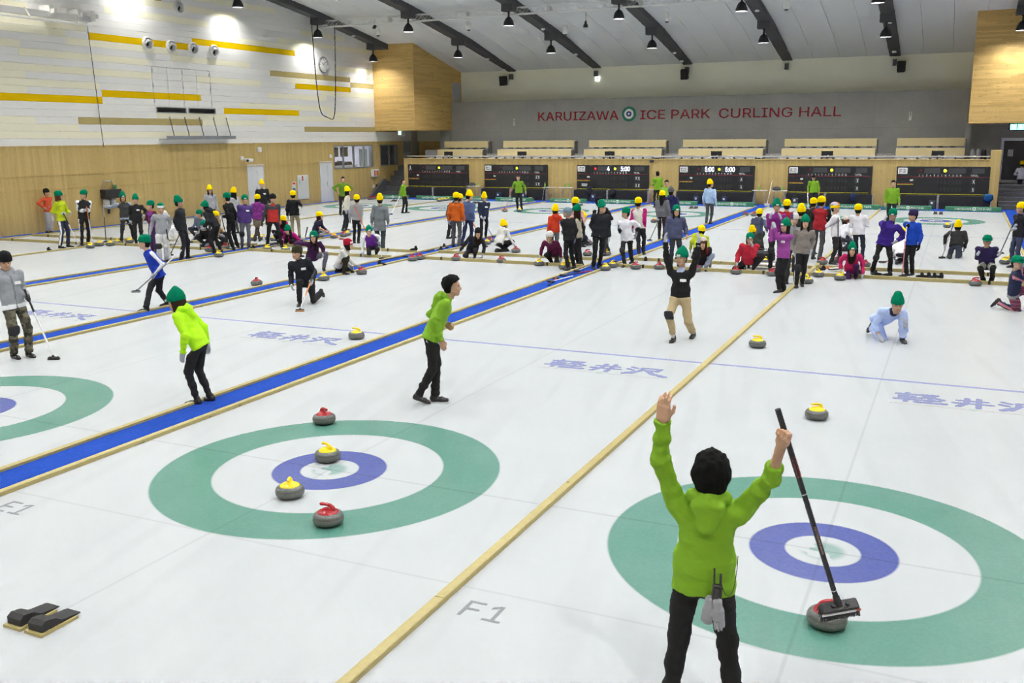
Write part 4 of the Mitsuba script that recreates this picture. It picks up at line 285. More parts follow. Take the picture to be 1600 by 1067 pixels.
('p87',1.7,[-0.253,9.533,0.328,-0.05,9.244,0.515,0.012,9.081,0.664,0.19,-0.966,-0.174,0.034,-0.17,0.985,0.173,-0.529,-0.831,0.112,9.342,0.486,0.153,9.311,0.198,0.16,9.105,0.342,-0.169,9.561,0.328,0.085,9.274,0.491,0.129,9.243,0.076,0.311,-0.95,0.0,-0.229,9.175,0.522,-0.335,9.241,0.257,-0.221,9.125,0.065,-0.337,9.506,0.328,-0.183,9.305,-0.004,-0.397,9.636,0.137,-0.309,0.477,-0.823],{'hat_': 'g', 'coat': (0.44, 0.55, 0.85), 'trs': (0.46, 0.56, 0.86), 'hair': 'short', 'hairc': (0.5, 0.5, 0.48), 'collar': (0.02, 0.022, 0.05), 'hatstyle': 'tall', 'fore': (0.36, 0.22, 0.15), 'label': 'older person in pale blue suit kneeling with fingertips on the ice'}),
('p88',1.72,[-5.378,2.759,0.92,-5.235,2.924,1.359,-5.173,2.995,1.549,0.938,0.347,0.0,0.0,0.0,1.0,0.823,0.389,-0.414,-5.335,3.082,1.309,-5.574,3.101,1.135,-5.347,3.083,1.021,-5.417,2.84,0.92,-5.372,2.862,0.501,-5.379,2.817,0.081,0.904,0.428,0.0,-5.147,2.752,1.372,-5.263,2.655,1.117,-5.207,2.712,0.876,-5.34,2.678,0.92,-5.323,2.689,0.499,-5.514,2.622,0.127,0.862,0.408,-0.301],{'hat_': None, 'coat': (0.18, 0.36, 0.022), 'hood': 1, 'trs': (0.012, 0.012, 0.012), 'hair': 'curly', 'hairc': (0.008, 0.008, 0.008), 'glv': 0, 'label': 'staff person in a green hoodie and black jeans bending forward in profile on the ice'}),
('p89',1.7,[-0.367,-2.813,0.921,-0.351,-2.809,1.405,-0.346,-2.808,1.575,-0.271,0.962,0.0,0.0,0.0,1.0,-0.187,0.982,-0.001,-0.539,-2.845,1.391,-0.615,-2.916,1.664,-0.594,-2.965,1.91,-0.454,-2.829,0.921,-0.51,-2.797,0.509,-0.541,-2.845,0.095,-0.187,0.982,0.0,-0.165,-2.774,1.378,-0.003,-2.841,1.612,0.056,-2.926,1.841,-0.28,-2.796,0.921,-0.224,-2.743,0.511,-0.162,-2.773,0.099,-0.187,0.982,0.0],{'hat_': None, 'coat': (0.18, 0.36, 0.022), 'hood': 1, 'trs': (0.012, 0.012, 0.013), 'hair': 'shag', 'hairc': (0.006, 0.006, 0.006), 'glv': 0, 'fore': 'skinR', 'label': 'foreground staff person in a green hoodie seen from behind with both arms raised', 'grip': {'R': [0.305, 0.112, -0.946]}}),
]
BROOMS=[
('dark broom held by the person in the lime yellow jacket near the left wall',[-25.921, 14.428, 1.156],[-25.679, 14.718, 0.03],{'pole': (0.018, 0.018, 0.02), 'pole2': (0.6, 0.6, 0.6), 'head': (0.1, 0.04, 0.025)}),
('orange broom held by the person with white sleeves',[-25.798, 15.27, 1.332],[-25.618, 15.222, 0.03],{'pole': (0.6, 0.15, 0.02), 'pole2': (0.6, 0.6, 0.6), 'head': (0.018, 0.018, 0.02)}),
('tall broom held upright by the person in the dark grey vest',[-26.08, 16.23, 1.306],[-26.097, 16.212, 0.03],{'pole': (0.5, 0.5, 0.5), 'pole2': (0.05, 0.05, 0.05), 'head': (0.018, 0.018, 0.02)}),
('dark broom held by the person in grey sweater and white trousers',[-19.919, 12.859, 0.962],[-19.751, 12.782, 0.03],{'pole': (0.03, 0.03, 0.05), 'pole2': (0.5, 0.5, 0.5), 'head': (0.018, 0.018, 0.02)}),
('broom slanted down from the hand of the person in the black quilted jacket',[-19.788, 13.446, 1.064],[-20.603, 13.615, 0.104],{'pole': (0.65, 0.65, 0.66), 'pole2': (0.04, 0.04, 0.06), 'head': (0.018, 0.018, 0.02)}),
('pale broom carried by the walking person in the royal blue jacket',[-13.785, 7.07, 1.24],[-14.454, 6.384, 0.432],{'pole': (0.66, 0.67, 0.72), 'pole2': (0.25, 0.25, 0.3), 'head': (0.2, 0.2, 0.2)}),
('curling broom with a black and white pole held by the person in camouflage trousers',[-12.79, 2.517, 1.136],[-12.339, 2.56, 0.03],{'pole': (0.018, 0.018, 0.02), 'pole2': (0.75, 0.76, 0.78), 'head': (0.018, 0.018, 0.02)}),
('broom with an orange pole and tan head held by the kneeling person in black',[-11.51, 8.547, 0.77],[-11.328, 7.701, 0.03],{'pole': (0.03, 0.03, 0.03), 'pole2': (0.62, 0.22, 0.05), 'pole3': (0.6, 0.6, 0.62), 'head': (0.45, 0.22, 0.07)}),
('dark broom held up by the person in the dark purple sweater',[-14.951, 12.907, 1.176],[-15.095, 12.737, 0.407],{'pole': (0.03, 0.03, 0.06), 'pole2': (0.5, 0.5, 0.52), 'head': (0.018, 0.018, 0.02)}),
('dark broom under the hands of the bending person in a black coat',[-20.419, 15.097, 1.026],[-21.397, 15.309, 0.288],{'pole': (0.04, 0.04, 0.07), 'pole2': (0.3, 0.3, 0.33), 'head': (0.018, 0.018, 0.02)}),
('broom held by the tall person in black with the green beanie',[-20.609, 15.898, 1.262],[-20.714, 16.329, 0.065],{'pole': (0.35, 0.35, 0.37), 'pole2': (0.03, 0.03, 0.05), 'head': (0.4, 0.4, 0.42)}),
('orange broom held low by the crouching person in the navy jacket',[-19.974, 19.957, 0.466],[-18.779, 19.897, 0.03],{'pole': (0.66, 0.16, 0.04), 'pole2': (0.66, 0.16, 0.04), 'head': (0.5, 0.1, 0.04)}),
('orange broom held slanting behind the person in grey sweatshirt',[-17.592, 18.994, 1.284],[-17.179, 19.215, 0.183],{'pole': (0.66, 0.15, 0.03), 'pole2': (0.66, 0.15, 0.03), 'head': (0.018, 0.018, 0.02)}),
('short view of a black broom held by the crouching person in the purple vest',[-14.883, 16.27, 0.437],[-14.441, 15.709, 0.03],{'pole': (0.04, 0.04, 0.06), 'pole2': (0.4, 0.4, 0.42), 'head': (0.018, 0.018, 0.02)}),
('white broom held by the staff person before scoreboard A',[-23.196, 31.055, 0.812],[-23.111, 30.073, 0.03],{'pole': (0.8, 0.8, 0.82), 'pole2': (0.75, 0.75, 0.78), 'head': (0.05, 0.08, 0.3)}),
('red broom slanting down in front of the blue quilted jacket',[-13.794, 20.135, 0.871],[-13.007, 19.619, 0.03],{'pole': (0.6, 0.1, 0.04), 'pole2': (0.6, 0.1, 0.04), 'head': (0.1, 0.03, 0.03)}),
('thin white broom held by the person in navy looking down',[-14.254, 21.844, 0.813],[-14.09, 22.399, 0.03],{'pole': (0.7, 0.7, 0.72), 'pole2': (0.6, 0.6, 0.65), 'head': (0.1, 0.1, 0.15)}),
('orange broom reaching down to a red stone held by the staff person before scoreboard B2',[-18.892, 34.365, 1.065],[-19.158, 34.106, 0.03],{'pole': (0.6, 0.12, 0.05), 'pole2': (0.6, 0.35, 0.3), 'head': (0.3, 0.1, 0.1)}),
('white broom resting on the shoulder of the person in black',[-8.78, 18.656, 1.646],[-8.852, 18.472, 0.78],{'pole': (0.8, 0.8, 0.82), 'pole2': (0.75, 0.75, 0.78), 'head': (0.6, 0.6, 0.62)}),
('broom with a blue head held by the person in grey jacket',[-8.373, 23.578, 0.705],[-8.608, 23.291, 0.03],{'pole': (0.06, 0.06, 0.08), 'pole2': (0.1, 0.1, 0.12), 'head': (0.05, 0.09, 0.35)}),
('white broom standing upright in the hand of the staff person before scoreboard E2',[-5.727, 39.188, 0.799],[-5.533, 38.251, 0.03],{'pole': (0.85, 0.85, 0.87), 'pole2': (0.85, 0.85, 0.87), 'head': (0.7, 0.7, 0.72)}),
('black broom held upright by the person in white T-shirt',[-2.166, 19.632, 1.244],[-2.095, 19.64, 0.03],{'pole': (0.1, 0.1, 0.11), 'pole2': (0.06, 0.06, 0.07), 'head': (0.018, 0.018, 0.02)}),
('white broom with a red lower pole under the hand of the bright blue fleece',[-0.317, 17.573, 1.297],[-0.323, 17.386, 0.03],{'pole': (0.75, 0.75, 0.77), 'pole2': (0.5, 0.2, 0.22), 'head': (0.018, 0.018, 0.02)}),
('broom held beside the lunging person in black jacket on the right sheet',[0.715, 21.926, 0.981],[0.495, 21.705, 0.03],{'pole': (0.1, 0.1, 0.12), 'pole2': (0.4, 0.4, 0.42), 'head': (0.018, 0.018, 0.02)}),
('dark broom slanting left from the person in black at the right edge',[2.192, 20.158, 1.321],[1.93, 20.893, 0.309],{'pole': (0.05, 0.05, 0.08), 'pole2': (0.1, 0.1, 0.15), 'head': (0.018, 0.018, 0.02)}),
('second dark broom nearly upright in the hands of the person at the right edge',[2.207, 20.157, 1.321],[2.258, 20.813, 0.229],{'pole': (0.05, 0.05, 0.08), 'pole2': (0.1, 0.1, 0.15), 'head': (0.018, 0.018, 0.02)}),
("black curling broom with red lettering raised in the foreground person's right hand",[0.032, -2.964, 2.048],[0.398, -2.83, 0.912],{'pole': (0.018, 0.018, 0.02), 'pole2': (0.018, 0.018, 0.02), 'head': (0.018, 0.018, 0.02), 'big': 1}),
]
STONES=[
(-25.155,14.699,'y','yellow curling stone at the feet of the white sleeves, leftmost of its row'),
(-25.401,15.306,'y','second yellow stone of the row by the left group'),
(-25.106,15.48,'y','third yellow stone of the row, under the tall upright broom'),
(-25.266,15.954,'y','fourth yellow stone of the row, at the dark grey vest'),
(-25.165,16.386,'y','fifth and rightmost yellow stone of the row by the dark grey vest'),
(-20.713,15.404,'r','red stone beside the legs of the bending person in the black coat'),
(-19.415,14.387,'y','yellow stone in front of the bending person in the black coat'),
(-20.733,16.168,'r','red stone between the bending person and the tall person in black'),
(-22.856,18.616,'y','stone under the hand of the tan top'),
(-21.433,18.907,'y','yellow stone behind the legs of the red and charcoal jacket'),
(-20.85,18.777,'y','yellow stone between the legs of the red and charcoal jacket'),
(-19.063,16.219,'y','yellow stone in front of the left foot of the red and charcoal jacket'),
(-18.4,16.282,'y','yellow stone on the ice below the bright pink top'),
(-21.097,19.622,'y','yellow stone behind the bright pink top'),
(-21.613,18.609,'y','yellow stone behind the violet fleece'),
(-20.371,21.125,'y','stone under the arm of the crouching navy jacket'),
(-19.36,20.262,'y','yellow stone under the orange broom of the navy jacket'),
(-19.3,20.768,'r','red stone by the carpet beside the grey sweatshirt'),
(-19.439,21.213,'y','yellow stone by the carpet beside the grey sweatshirt'),
(-14.544,10.239,'r','red stone alone on the ice before the blue carpet, behind the kneeling person in black'),
(-13.491,11.526,'y','yellow stone resting by the blue carpet next to the off-white hoodie'),
(-13.225,12.816,'r','red stone under the hand of the off-white hoodie'),
(-14.486,13.977,'r','red stone half hidden behind the off-white hoodie'),
(-13.398,15.694,'r','left of two red stones at the carpet beside the long dark hair'),
(-13.374,16.057,'r','right of two red stones at the carpet beside the long dark hair'),
(-12.242,16.22,'r','red stone under the hand of the person with long dark hair'),
(-10.819,16.27,'r','red stone alone at the cross beam near the white hoodie'),
(-11.461,18.641,'r','red stone under the hand of the white hoodie and yellow beanie'),
(-9.591,16.101,'y','yellow stone under the hand of the maroon jacket'),
(-18.815,33.368,'r','red stone at the end of the broom before scoreboard B2'),
(-18.224,33.779,'y','yellow stone at the foot of the staff person before scoreboard B2'),
(-13.315,20.379,'y','yellow stone behind the crouching white hoodie'),
(-13.481,20.958,'r','red stone behind the crouching white hoodie'),
(-8.677,15.674,'y','front yellow stone at the feet of the blue-grey cap'),
(-8.833,16.323,'y','rear yellow stone at the feet of the blue-grey cap'),
(-7.556,15.839,'y','front yellow stone right of the tall green beanie at the carpet'),
(-7.572,16.456,'y','rear yellow stone right of the tall green beanie at the carpet'),
(-6.903,16.395,'r','red stone at the feet of the white polo shirt'),
(-6.313,16.598,'r','red stone at the cross beam between the white polo and the cheering person'),
(-9.116,18.657,'r','red stone behind the black quilted jacket'),
(-8.628,18.929,'y','yellow stone at the feet of the person all in black'),
(-10.089,21.379,'r','red stone under the hand of the dark navy jacket'),
(-10.491,30.113,'o','stone with a red and yellow top on the far ring beside the grey jacket'),
(-5.287,16.46,'n','stone with hidden handle left of the pale jeans'),
(-4.23,16.421,'r','red stone under the hand of the red jacket'),
(-3.311,16.406,'r','red stone between the red jacket and the lilac fleece'),
(-7.701,34.731,'r','left of two red stones on the far carpet edge'),
(-7.327,34.672,'r','right of two red stones on the far carpet edge'),
(-3.947,18.736,'y','yellow stone at the cross beam behind the red jacket'),
(-3.316,19.432,'y','yellow stone behind the taupe jacket'),
(-2.232,16.672,'y','yellow stone on the near cross beam right of the taupe jacket'),
(-2.325,15.445,'y','front yellow stone at the feet of the taupe jacket'),
(-2.474,16.014,'y','rear yellow stone at the feet of the taupe jacket'),
(-2.46,19.165,'r','red stone at the feet of the red and black track jacket'),
(-2.128,19.816,'r','red stone behind the legs of the white T-shirt'),
(-1.677,16.319,'y','yellow stone under the hand of the bright pink top with purple leggings'),
(-1.335,19.028,'r','red stone right of the bright pink top with purple leggings'),
(0.468,31.735,'y','yellow stone in front of the lunging black jacket on the far right sheet'),
(1.307,16.51,'r','red stone at the feet of the camouflage shorts'),
(2.064,20.993,'y','front yellow stone near the right edge behind the camouflage shorts'),
(2.19,21.485,'y','rear yellow stone near the right edge behind the camouflage shorts'),
(-25.459,38.838,'y','first yellow stone lined up at the far end before the green board'),
(-25.503,39.284,'y','second yellow stone lined up at the far end'),
(-25.465,39.586,'y','third yellow stone lined up at the far end'),
(-25.545,40.032,'y','fourth yellow stone lined up at the far end'),
(-30.263,39.224,'r','first red stone lined up at the far end left corner'),
(-30.248,39.538,'r','second red stone lined up at the far end left corner'),
(-30.265,39.906,'r','third red stone lined up at the far end left corner'),
(-6.157,1.384,'r','red stone on the far edge of the green ring, farthest of the four'),
(-5.277,0.23,'y','yellow stone on the blue ring of the house'),
(-4.978,-0.819,'y','yellow stone left of the blue ring in the white ring'),
(-4.22,-1.233,'r','red stone on the near part of the green ring'),
(-8.697,5.864,'y','yellow stone beside the blue carpet and the blue lettering'),
(-2.058,7.887,'y','yellow stone beside the timber divider behind the hog line'),
(-0.585,3.999,'y','yellow stone alone on the ice right of the raised broom'),
(0.195,-1.31,'r','red stone under the brush of the foreground broom on the green ring'),
]
# ================================================================== THE SETTING
fl = ST('floor', box(XL, XR, Y0 - .2, 42.0, -.1, 0.0), 'mat_ice')
say(fl, 'white curling ice with green and blue rings and faint lines', None)
# lettering frozen into the ice
def decal(shape, base, rgb, parent, z=.0015):
    gs = getattr(shape, 'geoms', [shape]); ms = [trimesh.creation.extrude_polygon(g, .001, engine='earcut') for g in gs if g.area > 1e-5]
    m = trimesh.util.concatenate(ms); m.apply_translation((0, 0, z)); return put(base, m, solid(rgb, .5), parent)
KAN = [  # brush strokes of the three characters in a unit row, (points, width)
 ([(.0, .80), (.36, .83)], .075), ([(.04, .60), (.32, .62)], .055), ([(.05, .44), (.31, .45)], .055), ([(.05, .62), (.06, .44)], .05), ([(.31, .62), (.30, .44)], .05), ([(-.03, .25), (.37, .28)], .075), ([(.18, .98), (.17, .02)], .06),
 ([(.44, .86), (.74, .90), (.62, .66), (.40, .48)], .07), ([(.48, .82), (.62, .66), (.86, .50)], .075), ([(.46, .30), (.80, .33)], .07), ([(.63, .50), (.62, .08)], .06), ([(.38, .06), (.90, .09)], .085),
 ([(1.15, .66), (1.68, .71)], .065), ([(1.08, .38), (1.76, .43)], .07), ([(1.32, .92), (1.30, .40), (1.15, .05)], .07), ([(1.54, .95), (1.52, .02)], .07),
 ([(1.98, .88), (2.10, .78)], .07), ([(1.93, .62), (2.05, .52)], .07), ([(1.95, .06), (2.16, .36)], .085), ([(2.24, .85), (2.66, .88), (2.63, .58)], .07), ([(2.26, .60), (2.62, .62)], .06), ([(2.26, .86), (2.24, .50), (2.10, .12)], .07), ([(2.40, .58), (2.58, .25), (2.92, .03)], .085)]
def kanji(x0, y0, wx, hy):
    return unary_union([LineString([(x0 + a / 2.95 * wx, y0 + b * hy) for a, b in P]).buffer(w * hy * 1.15, cap_style=1) for P, w in KAN])
for s, cx in SHEETS.items():
    if s in 'CDEF':
        x0 = cx + .22
        decal(kanji(x0 + .05, 5.28, 1.92, .50), 'ice_lettering', (.17, .19, .35), fl)
        decal(LineString([(x0 - .02, 5.17), (x0 + 1.9, 5.19)]).buffer(.010), 'ice_lettering_underline', (.385, .36, .385), fl)
        decal(Point(x0 + .98, 5.18).buffer(.06), 'ice_lettering_emblem', (.31, .39, .37), fl)
    if s in 'EF':
        m = text_mesh(s + '1', .24, .001); m.apply_translation((cx - 2.36 if s == 'F' else cx - 2.36, -2.26, .0015)); put('sheet_number', m, solid((.20, .21, .23), .6), fl)

# carpets between the sheets
def carp(x0, x1, y0, y1, lab):
    ST('carpet', box(x0, x1, y0, y1, .0, .012), CARPET)
for (a, b) in ((-8.255, -7.73), (-14.24, -13.72), (-20.22, -19.70)): carp(a, b, -6.2, 40.15, '')
carp(XL, -30.72, -6.2, 40.15, ''); carp(2.68, XR, -6.2, 40.15, ''); carp(XL, XR, 40.15, 42.0, '')

# timber dividers: each a row of planed timbers
prof = lambda x0, x1, h: [(x0, 0), (x1, 0), (x1, h - .006), (x1 - .006, h), (x0 + .006, h), (x0, h - .006)]
DIV = [(-2.588, -2.500, 'single timber divider between the two nearest sheets, ending in the foreground'),
       (-7.730, -7.650, 'right timber edging of the nearest blue carpet strip'), (-8.335, -8.255, 'left timber edging of the nearest blue carpet strip'),
       (-13.72, -13.64, 'right timber edging of the second blue carpet strip'), (-14.32, -14.24, 'left timber edging of the second blue carpet strip'),
       (-19.70, -19.62, 'right timber edging of the third blue carpet strip'), (-20.30, -20.22, 'left timber edging of the third blue carpet strip'),
       (-25.60, -25.515, 'single timber divider by the row of yellow stones'), (-30.72, -30.64, 'timber edging of the carpet along the left wood wall'), (2.60, 2.68, 'timber edging of the carpet at the right edge')]
for (x0, x1, lab) in DIV:
    t = thing('timber_divider', lab, 'timber rail'); y = -6.2; i = 0; rng = random.Random(int(-x0 * 100))
    while y < 40.3:
        L = min(rng.uniform(3.4, 4.4), 40.3 - y)
        if L < .3: break
        put('timber', prism(prof(x0, x1, .046 + rng.uniform(-.0015, .0015)), 1, y + .003, y + L - .003), TIMBER, t); y += L
CROSS = {'A': 15.4, 'B': 15.7, 'C': 16.0, 'D': 16.2, 'E': 16.65, 'F': 16.82}
edges = {'A': (-30.64, -25.60), 'B': (-25.515, -20.30), 'C': (-19.62, -14.32), 'D': (-13.64, -8.335), 'E': (-7.65, -2.588), 'F': (-2.50, 2.60)}
for s, (a, b) in edges.items():
    for j, (y, nm) in enumerate(((CROSS[s], 'nearer'), (CROSS[s] + 1.5, 'farther'))):
        where = {'A': 'across the leftmost sheet', 'B': 'across the second sheet from the left', 'C': 'across the sheet of the purple vest', 'D': 'across the sheet of the maroon jacket', 'E': 'across the sheet of the cheering person', 'F': 'across the sheet of the pale blue suit'}[s]
        t = thing('cross_beam', f'{nm} of the two timber beams lying {where}', 'timber beam')
        m = (a + b) / 2 + .3
        for (p, q) in ((a, m), (m + .004, b)): put('timber', prism([(y - .03, 0), (y + .03, 0), (y + .03, .082), (y + .024, .088), (y - .024, .088), (y - .03, .082)], 0, p, q), TIMBER, t)
        for q in (a + (b - a) * .17, a + (b - a) * .80): put('bracket', box(q, q + .05, y - .036, y + .036, .005, .093), BLACK, t)

# left wall: wood boards below, coloured panels above
W1, W2 = (37.45, 41.45, 1.78, 3.10), (42.25, 44.3, 1.84, 3.10)
wl = ST('wall_left', cat([box(XL - .3, XL - .12, a, b, c, d) for a, b, c, d in ((-12, 37.45, 0, 14), (37.45, 44.3, 0, 1.78), (37.45, 44.3, 3.1, 14), (41.45, 42.25, 1.78, 3.1), (44.3, 48, 0, 14))]), solid((.5, .5, .48)))
for (a, b, c, d) in ((-12, W1[0], 0, 3.27), (W1[0], W1[1], 0, W1[2]), (W1[0], W1[1], W1[3], 3.27), (W1[1], W2[0], 0, 3.27), (W2[0], W2[1], 0, W2[2]), (W2[0], W2[1], W2[3], 3.27), (W2[1], 44.85, 0, 3.27)):
    put('wood_panelling', box(XL - .12, XL, a, b, c, d), WOODV, wl)
ST('trim_1', cat(box(XL, XL + .035, -12, 44.85, 3.25, 3.30)), WOODV)
ST('trim_2', box(XL, XL + .03, -12, 37.3, 2.16, 2.20), WOODV)
ST('trim_3', box(XL, XL + .02, -12, 30.1, 1.63, 1.66), WOODV)
CREAM, YELL, KHAK, WHT0 = lin((240, 236, 212)), lin((228, 190, 0)), lin((182, 166, 112)), lin((234, 233, 229))
rows, rng = 36, random.Random(11)
special = {  # row: [(y0, y1, colour)]
 2: [(16, 20.2, CREAM), (34.9, 44.2, KHAK)], 1: [(-12, 27.0, CREAM)], 3: [(12, 18.2, CREAM), (20.2, 27.2, KHAK), (27.2, 31.6, CREAM)],
 0: [(30.6, 41.8, WHT0)], 4: [(24.4, 29.0, CREAM), (31.8, 39.2, CREAM)], 5: [(28.7, 34.5, YELL), (37, 42, CREAM)], 6: [(9, 21.5, YELL), (29.9, 37.4, CREAM)], 7: [(21.5, 27.2, YELL), (16, 18, CREAM)], 8: [(8, 21.4, CREAM), (32, 37, CREAM)],
 9: [(-2, 18.0, CREAM), (36.5, 41.8, CREAM)], 10: [(14, 24.3, CREAM), (27, 31.5, CREAM), (34.3, 39.4, YELL)], 11: [(33, 36, CREAM), (39.4, 41.8, KHAK)], 12: [(17.8, 24.2, CREAM), (32.3, 39.4, KHAK)], 13: [(25.5, 30.8, CREAM), (2, 17.9, CREAM)], 14: [(20, 26, CREAM), (38, 41.8, CREAM)],
 15: [(15, 20, CREAM), (21.1, 26.9, YELL)], 16: [(9, 21, CREAM), (26.9, 34.4, YELL)], 17: [(16, 19, CREAM), (30, 36, CREAM)], 18: [(5, 18.4, CREAM), (33, 41.8, CREAM)], 19: [(12, 16, CREAM), (22, 28, CREAM)], 20: [(9, 15, CREAM), (35, 39, CREAM)], 21: [(22, 30, CREAM)],
 22: [(8, 19.2, YELL), (19.2, 25.2, KHAK)], 23: [(25.5, 33, CREAM)], 24: [(10, 20, CREAM), (25.2, 29, KHAK)]}
pm = {c: solid(c, .7, 0, .12) for c in (CREAM, YELL, KHAK, WHT0)}
tones = [solid(tuple(v * f for v in WHT0), .6, 0, .25) for f in (1.0, .965, .985)]
for k in range(rows):
    z0, z1 = 3.30 + .277 * k, 3.30 + .277 * (k + 1)
    ytop = 46.0 if k < 3 else 47.7
    segs = sorted(special.get(k, [])); y = 8.0; pieces = []
    for (a, b, c) in segs:
        if b <= y: continue
        a = max(a, y)
        if a > y: pieces.append((y, a, None))
        pieces.append((a, b, c)); y = b
    if y < ytop: pieces.append((y, ytop, None))
    for (a, b, c) in pieces:
        n = 1 if c else max(1, int(round((b - a) / 9.0)))
        for i in range(n):
            p, q = a + (b - a) * i / n, a + (b - a) * (i + 1) / n
            if z0 > ceil_z(q) + .3 and z0 > ceil_z(p) + .3: continue
            put('wall_panel', box(XL - .12, XL + (.004 if c and c != WHT0 else .0), p + .002, q - .002, z0 + .003, z1 - .003), pm[c] if c else tones[(k * 7 + i) % 3], wl)
put('plain_panelling', box(XL - .12, XL - .001, -12, 8, 3.3, 13.5), tones[0], wl)

# windows of the side room
def side_window(n, W, posts):
    y0, y1, z0, z1 = W; X = XL + .015; w = ST(f'window_{n}', cat(box(XL - .1, X, y0, y1, z0, z0 + .06), box(XL - .1, X, y0, y1, z1 - .06, z1), box(XL - .1, X, y0, y0 + .06, z0, z1), box(XL - .1, X, y1 - .06, y1, z0, z1)), solid((.30, .31, .33), .4, .6))
    ys = [y0] + posts + [y1]
    for q in posts: put('mullion', box(XL - .09, X, q - .035, q + .035, z0, z1), solid((.30, .31, .33), .4, .6), w)
    for a, b in zip(ys[:-1], ys[1:]):
        put('pane', trimesh.Trimesh([(XL - .05, a + .03, z0 + .05), (XL - .05, b - .03, z0 + .05), (XL - .05, b - .03, z1 - .05), (XL - .05, a + .03, z1 - .05)], [[0, 1, 2], [0, 2, 3]], process=False), 'mat_pane', w)
scene['mat_pane'] = {'type': 'thindielectric', 'int_ior': 1.5}
side_window(1, W1, [38.4, 39.45, 40.5]); side_window(2, W2, [43.3])
room = solid((.62, .63, .66), .7)
XR0 = XL - .32
wr = ST('wall_side_room', cat(box(XR0 - 3.2, XR0 - 3.1, 36.5, 45, .5, 3.4), box(XR0 - 3.2, XR0, 36.4, 36.5, .5, 3.4), box(XR0 - 3.2, XR0, 41.75, 41.85, .5, 3.4), box(XR0 - 3.2, XR0, 44.9, 45, .5, 3.4), box(XR0 - 3.2, XR0, 36.5, 45, .5, .6), box(XR0 - 3.2, XR0, 36.5, 45, 3.35, 3.4)), room)
sc_ = thing('side_counter', 'white counter with dark kitchenware seen through the side room window', 'counter')
put('worktop', bevel_box(XR0 - .75, XR0 - .05, 37.3, 40.4, 1.9, 1.96), WHITE, sc_); put('cabinet', box(XR0 - .72, XR0 - .1, 37.35, 40.35, .6, 1.9), WHITE, sc_)
for i, y in enumerate((38.25, 38.85, 39.3, 39.65, 39.9)):
    put('kitchen_item', bevel_box(XR0 - .5, XR0 - .2, y, y + (.35, .16, .14, .3, .12)[i], 1.96, 1.96 + (.2, .26, .16, .2, .14)[i], .02), DARK, label='dark kitchen item on the counter in the side room, number %s from the left' % ('one', 'two', 'three', 'four', 'five')[i], cat='kitchen item')
for (a, b) in ((37.5, 38.4), (38.6, 39.35)):
    bl = thing('roller_blind', 'brown half-drawn blind behind the %s pane of the side room window' % ('first' if a < 38 else 'second'), 'blind')
    put('cloth', box(XR0 - .05, XR0 - .03, a, b, 2.46, 2.95), solid((.10, .085, .06), .9), bl); put('tube', rod((XR0 - .04, a, 2.96), (XR0 - .04, b, 2.96), .03), DARK, bl)
fp = thing('frosted_screen', 'pale green frosted screen behind the fourth pane of the side room window', 'screen')
put('sheet', box(XR0 - .06, XR0 - .04, 40.55, 41.4, 1.85, 2.85), solid((.50, .58, .55), .6), fp); put('edge', box(XR0 - .065, XR0 - .035, 40.53, 40.57, 1.85, 2.87), ALU, fp)
sl = thing('ceiling_light', 'ceiling light of the side room behind the left wall windows', 'lamp')
put('tray', box(XR0 - 2.2, XR0 - 1.0, 38.0, 40.6, 3.31, 3.35), WHITE, sl); put('diffuser', box(XR0 - 2.15, XR0 - 1.05, 38.05, 40.55, 3.295, 3.31), WHITE, sl, emit=(.75, .75, .8), ew=.3)

# end: wood front of the gallery
we = ST('wall_back', box(-29.6, 1.95, Y1 + .02, Y1 + .25, 0, 2.25), WOODV)
ST('trim_4', bevel_box(-29.6, 1.95, Y1 - .03, Y1 + .30, 2.24, 2.29, .01), WOODV)
ST('pillar', bevel_box(1.95, 2.40, Y1 - .05, Y1 + .5, 0, 2.72, .015), WOODV)
ST('gallery_floor', box(-29.6, 2.4, Y1 + .25, 47.9, 1.80, 1.90), CONC)
ST('gallery_step', cat(box(-28.5, .8, 43.7, 46.35, 1.9, 2.05), box(-28.5, .8, 44.9, 46.35, 2.05, 2.5)), CONC)
wc = ST('wall_concrete', box(-28.64, .85, 46.35, 47.2, 1.8, 5.66), CONC)
ST('wall_upper', box(XL, XR, 47.7, 47.9, 1.8, 7.9), solid(lin((236, 236, 216)), .7))
ST('ledge', box(-28.64, .85, 47.2, 47.7, 5.5, 5.62), CONC)
ST('column', box(-29.3, -28.64, 46.0, 46.9, 1.8, 4.0), CONC); ST('column', box(.80, 1.02, 45.2, 45.6, 1.9, 4.0), CONC)
ST('wall_recess', box(XL, -28.64, 46.9, 47.1, 0, 4.0), WOODV)
ST('wall_recess_upper', box(XL, -28.64, 46.75, 46.9, 3.27, 4.0), solid(lin((214, 214, 196)), .6))
# wood-clad boxes in both corners
for nm, x0, x1 in (('wood_box', XL, -28.62), ('wood_box', .88, XR)):
    ST(nm, prism([(41.8, 3.93), (47.7, 3.93), (47.7, ceil_z(47.7) + .2), (41.8, ceil_z(41.8) + .2)], 0, x0, x1), WOODH)
hd = put('hatch', box(-28.62, -28.6, 46.5, 47.55, 5.66, 6.85), solid((.42, .43, .45), .5), label='pale grey hatch in the dark side of the wood-clad corner box', cat='hatch')
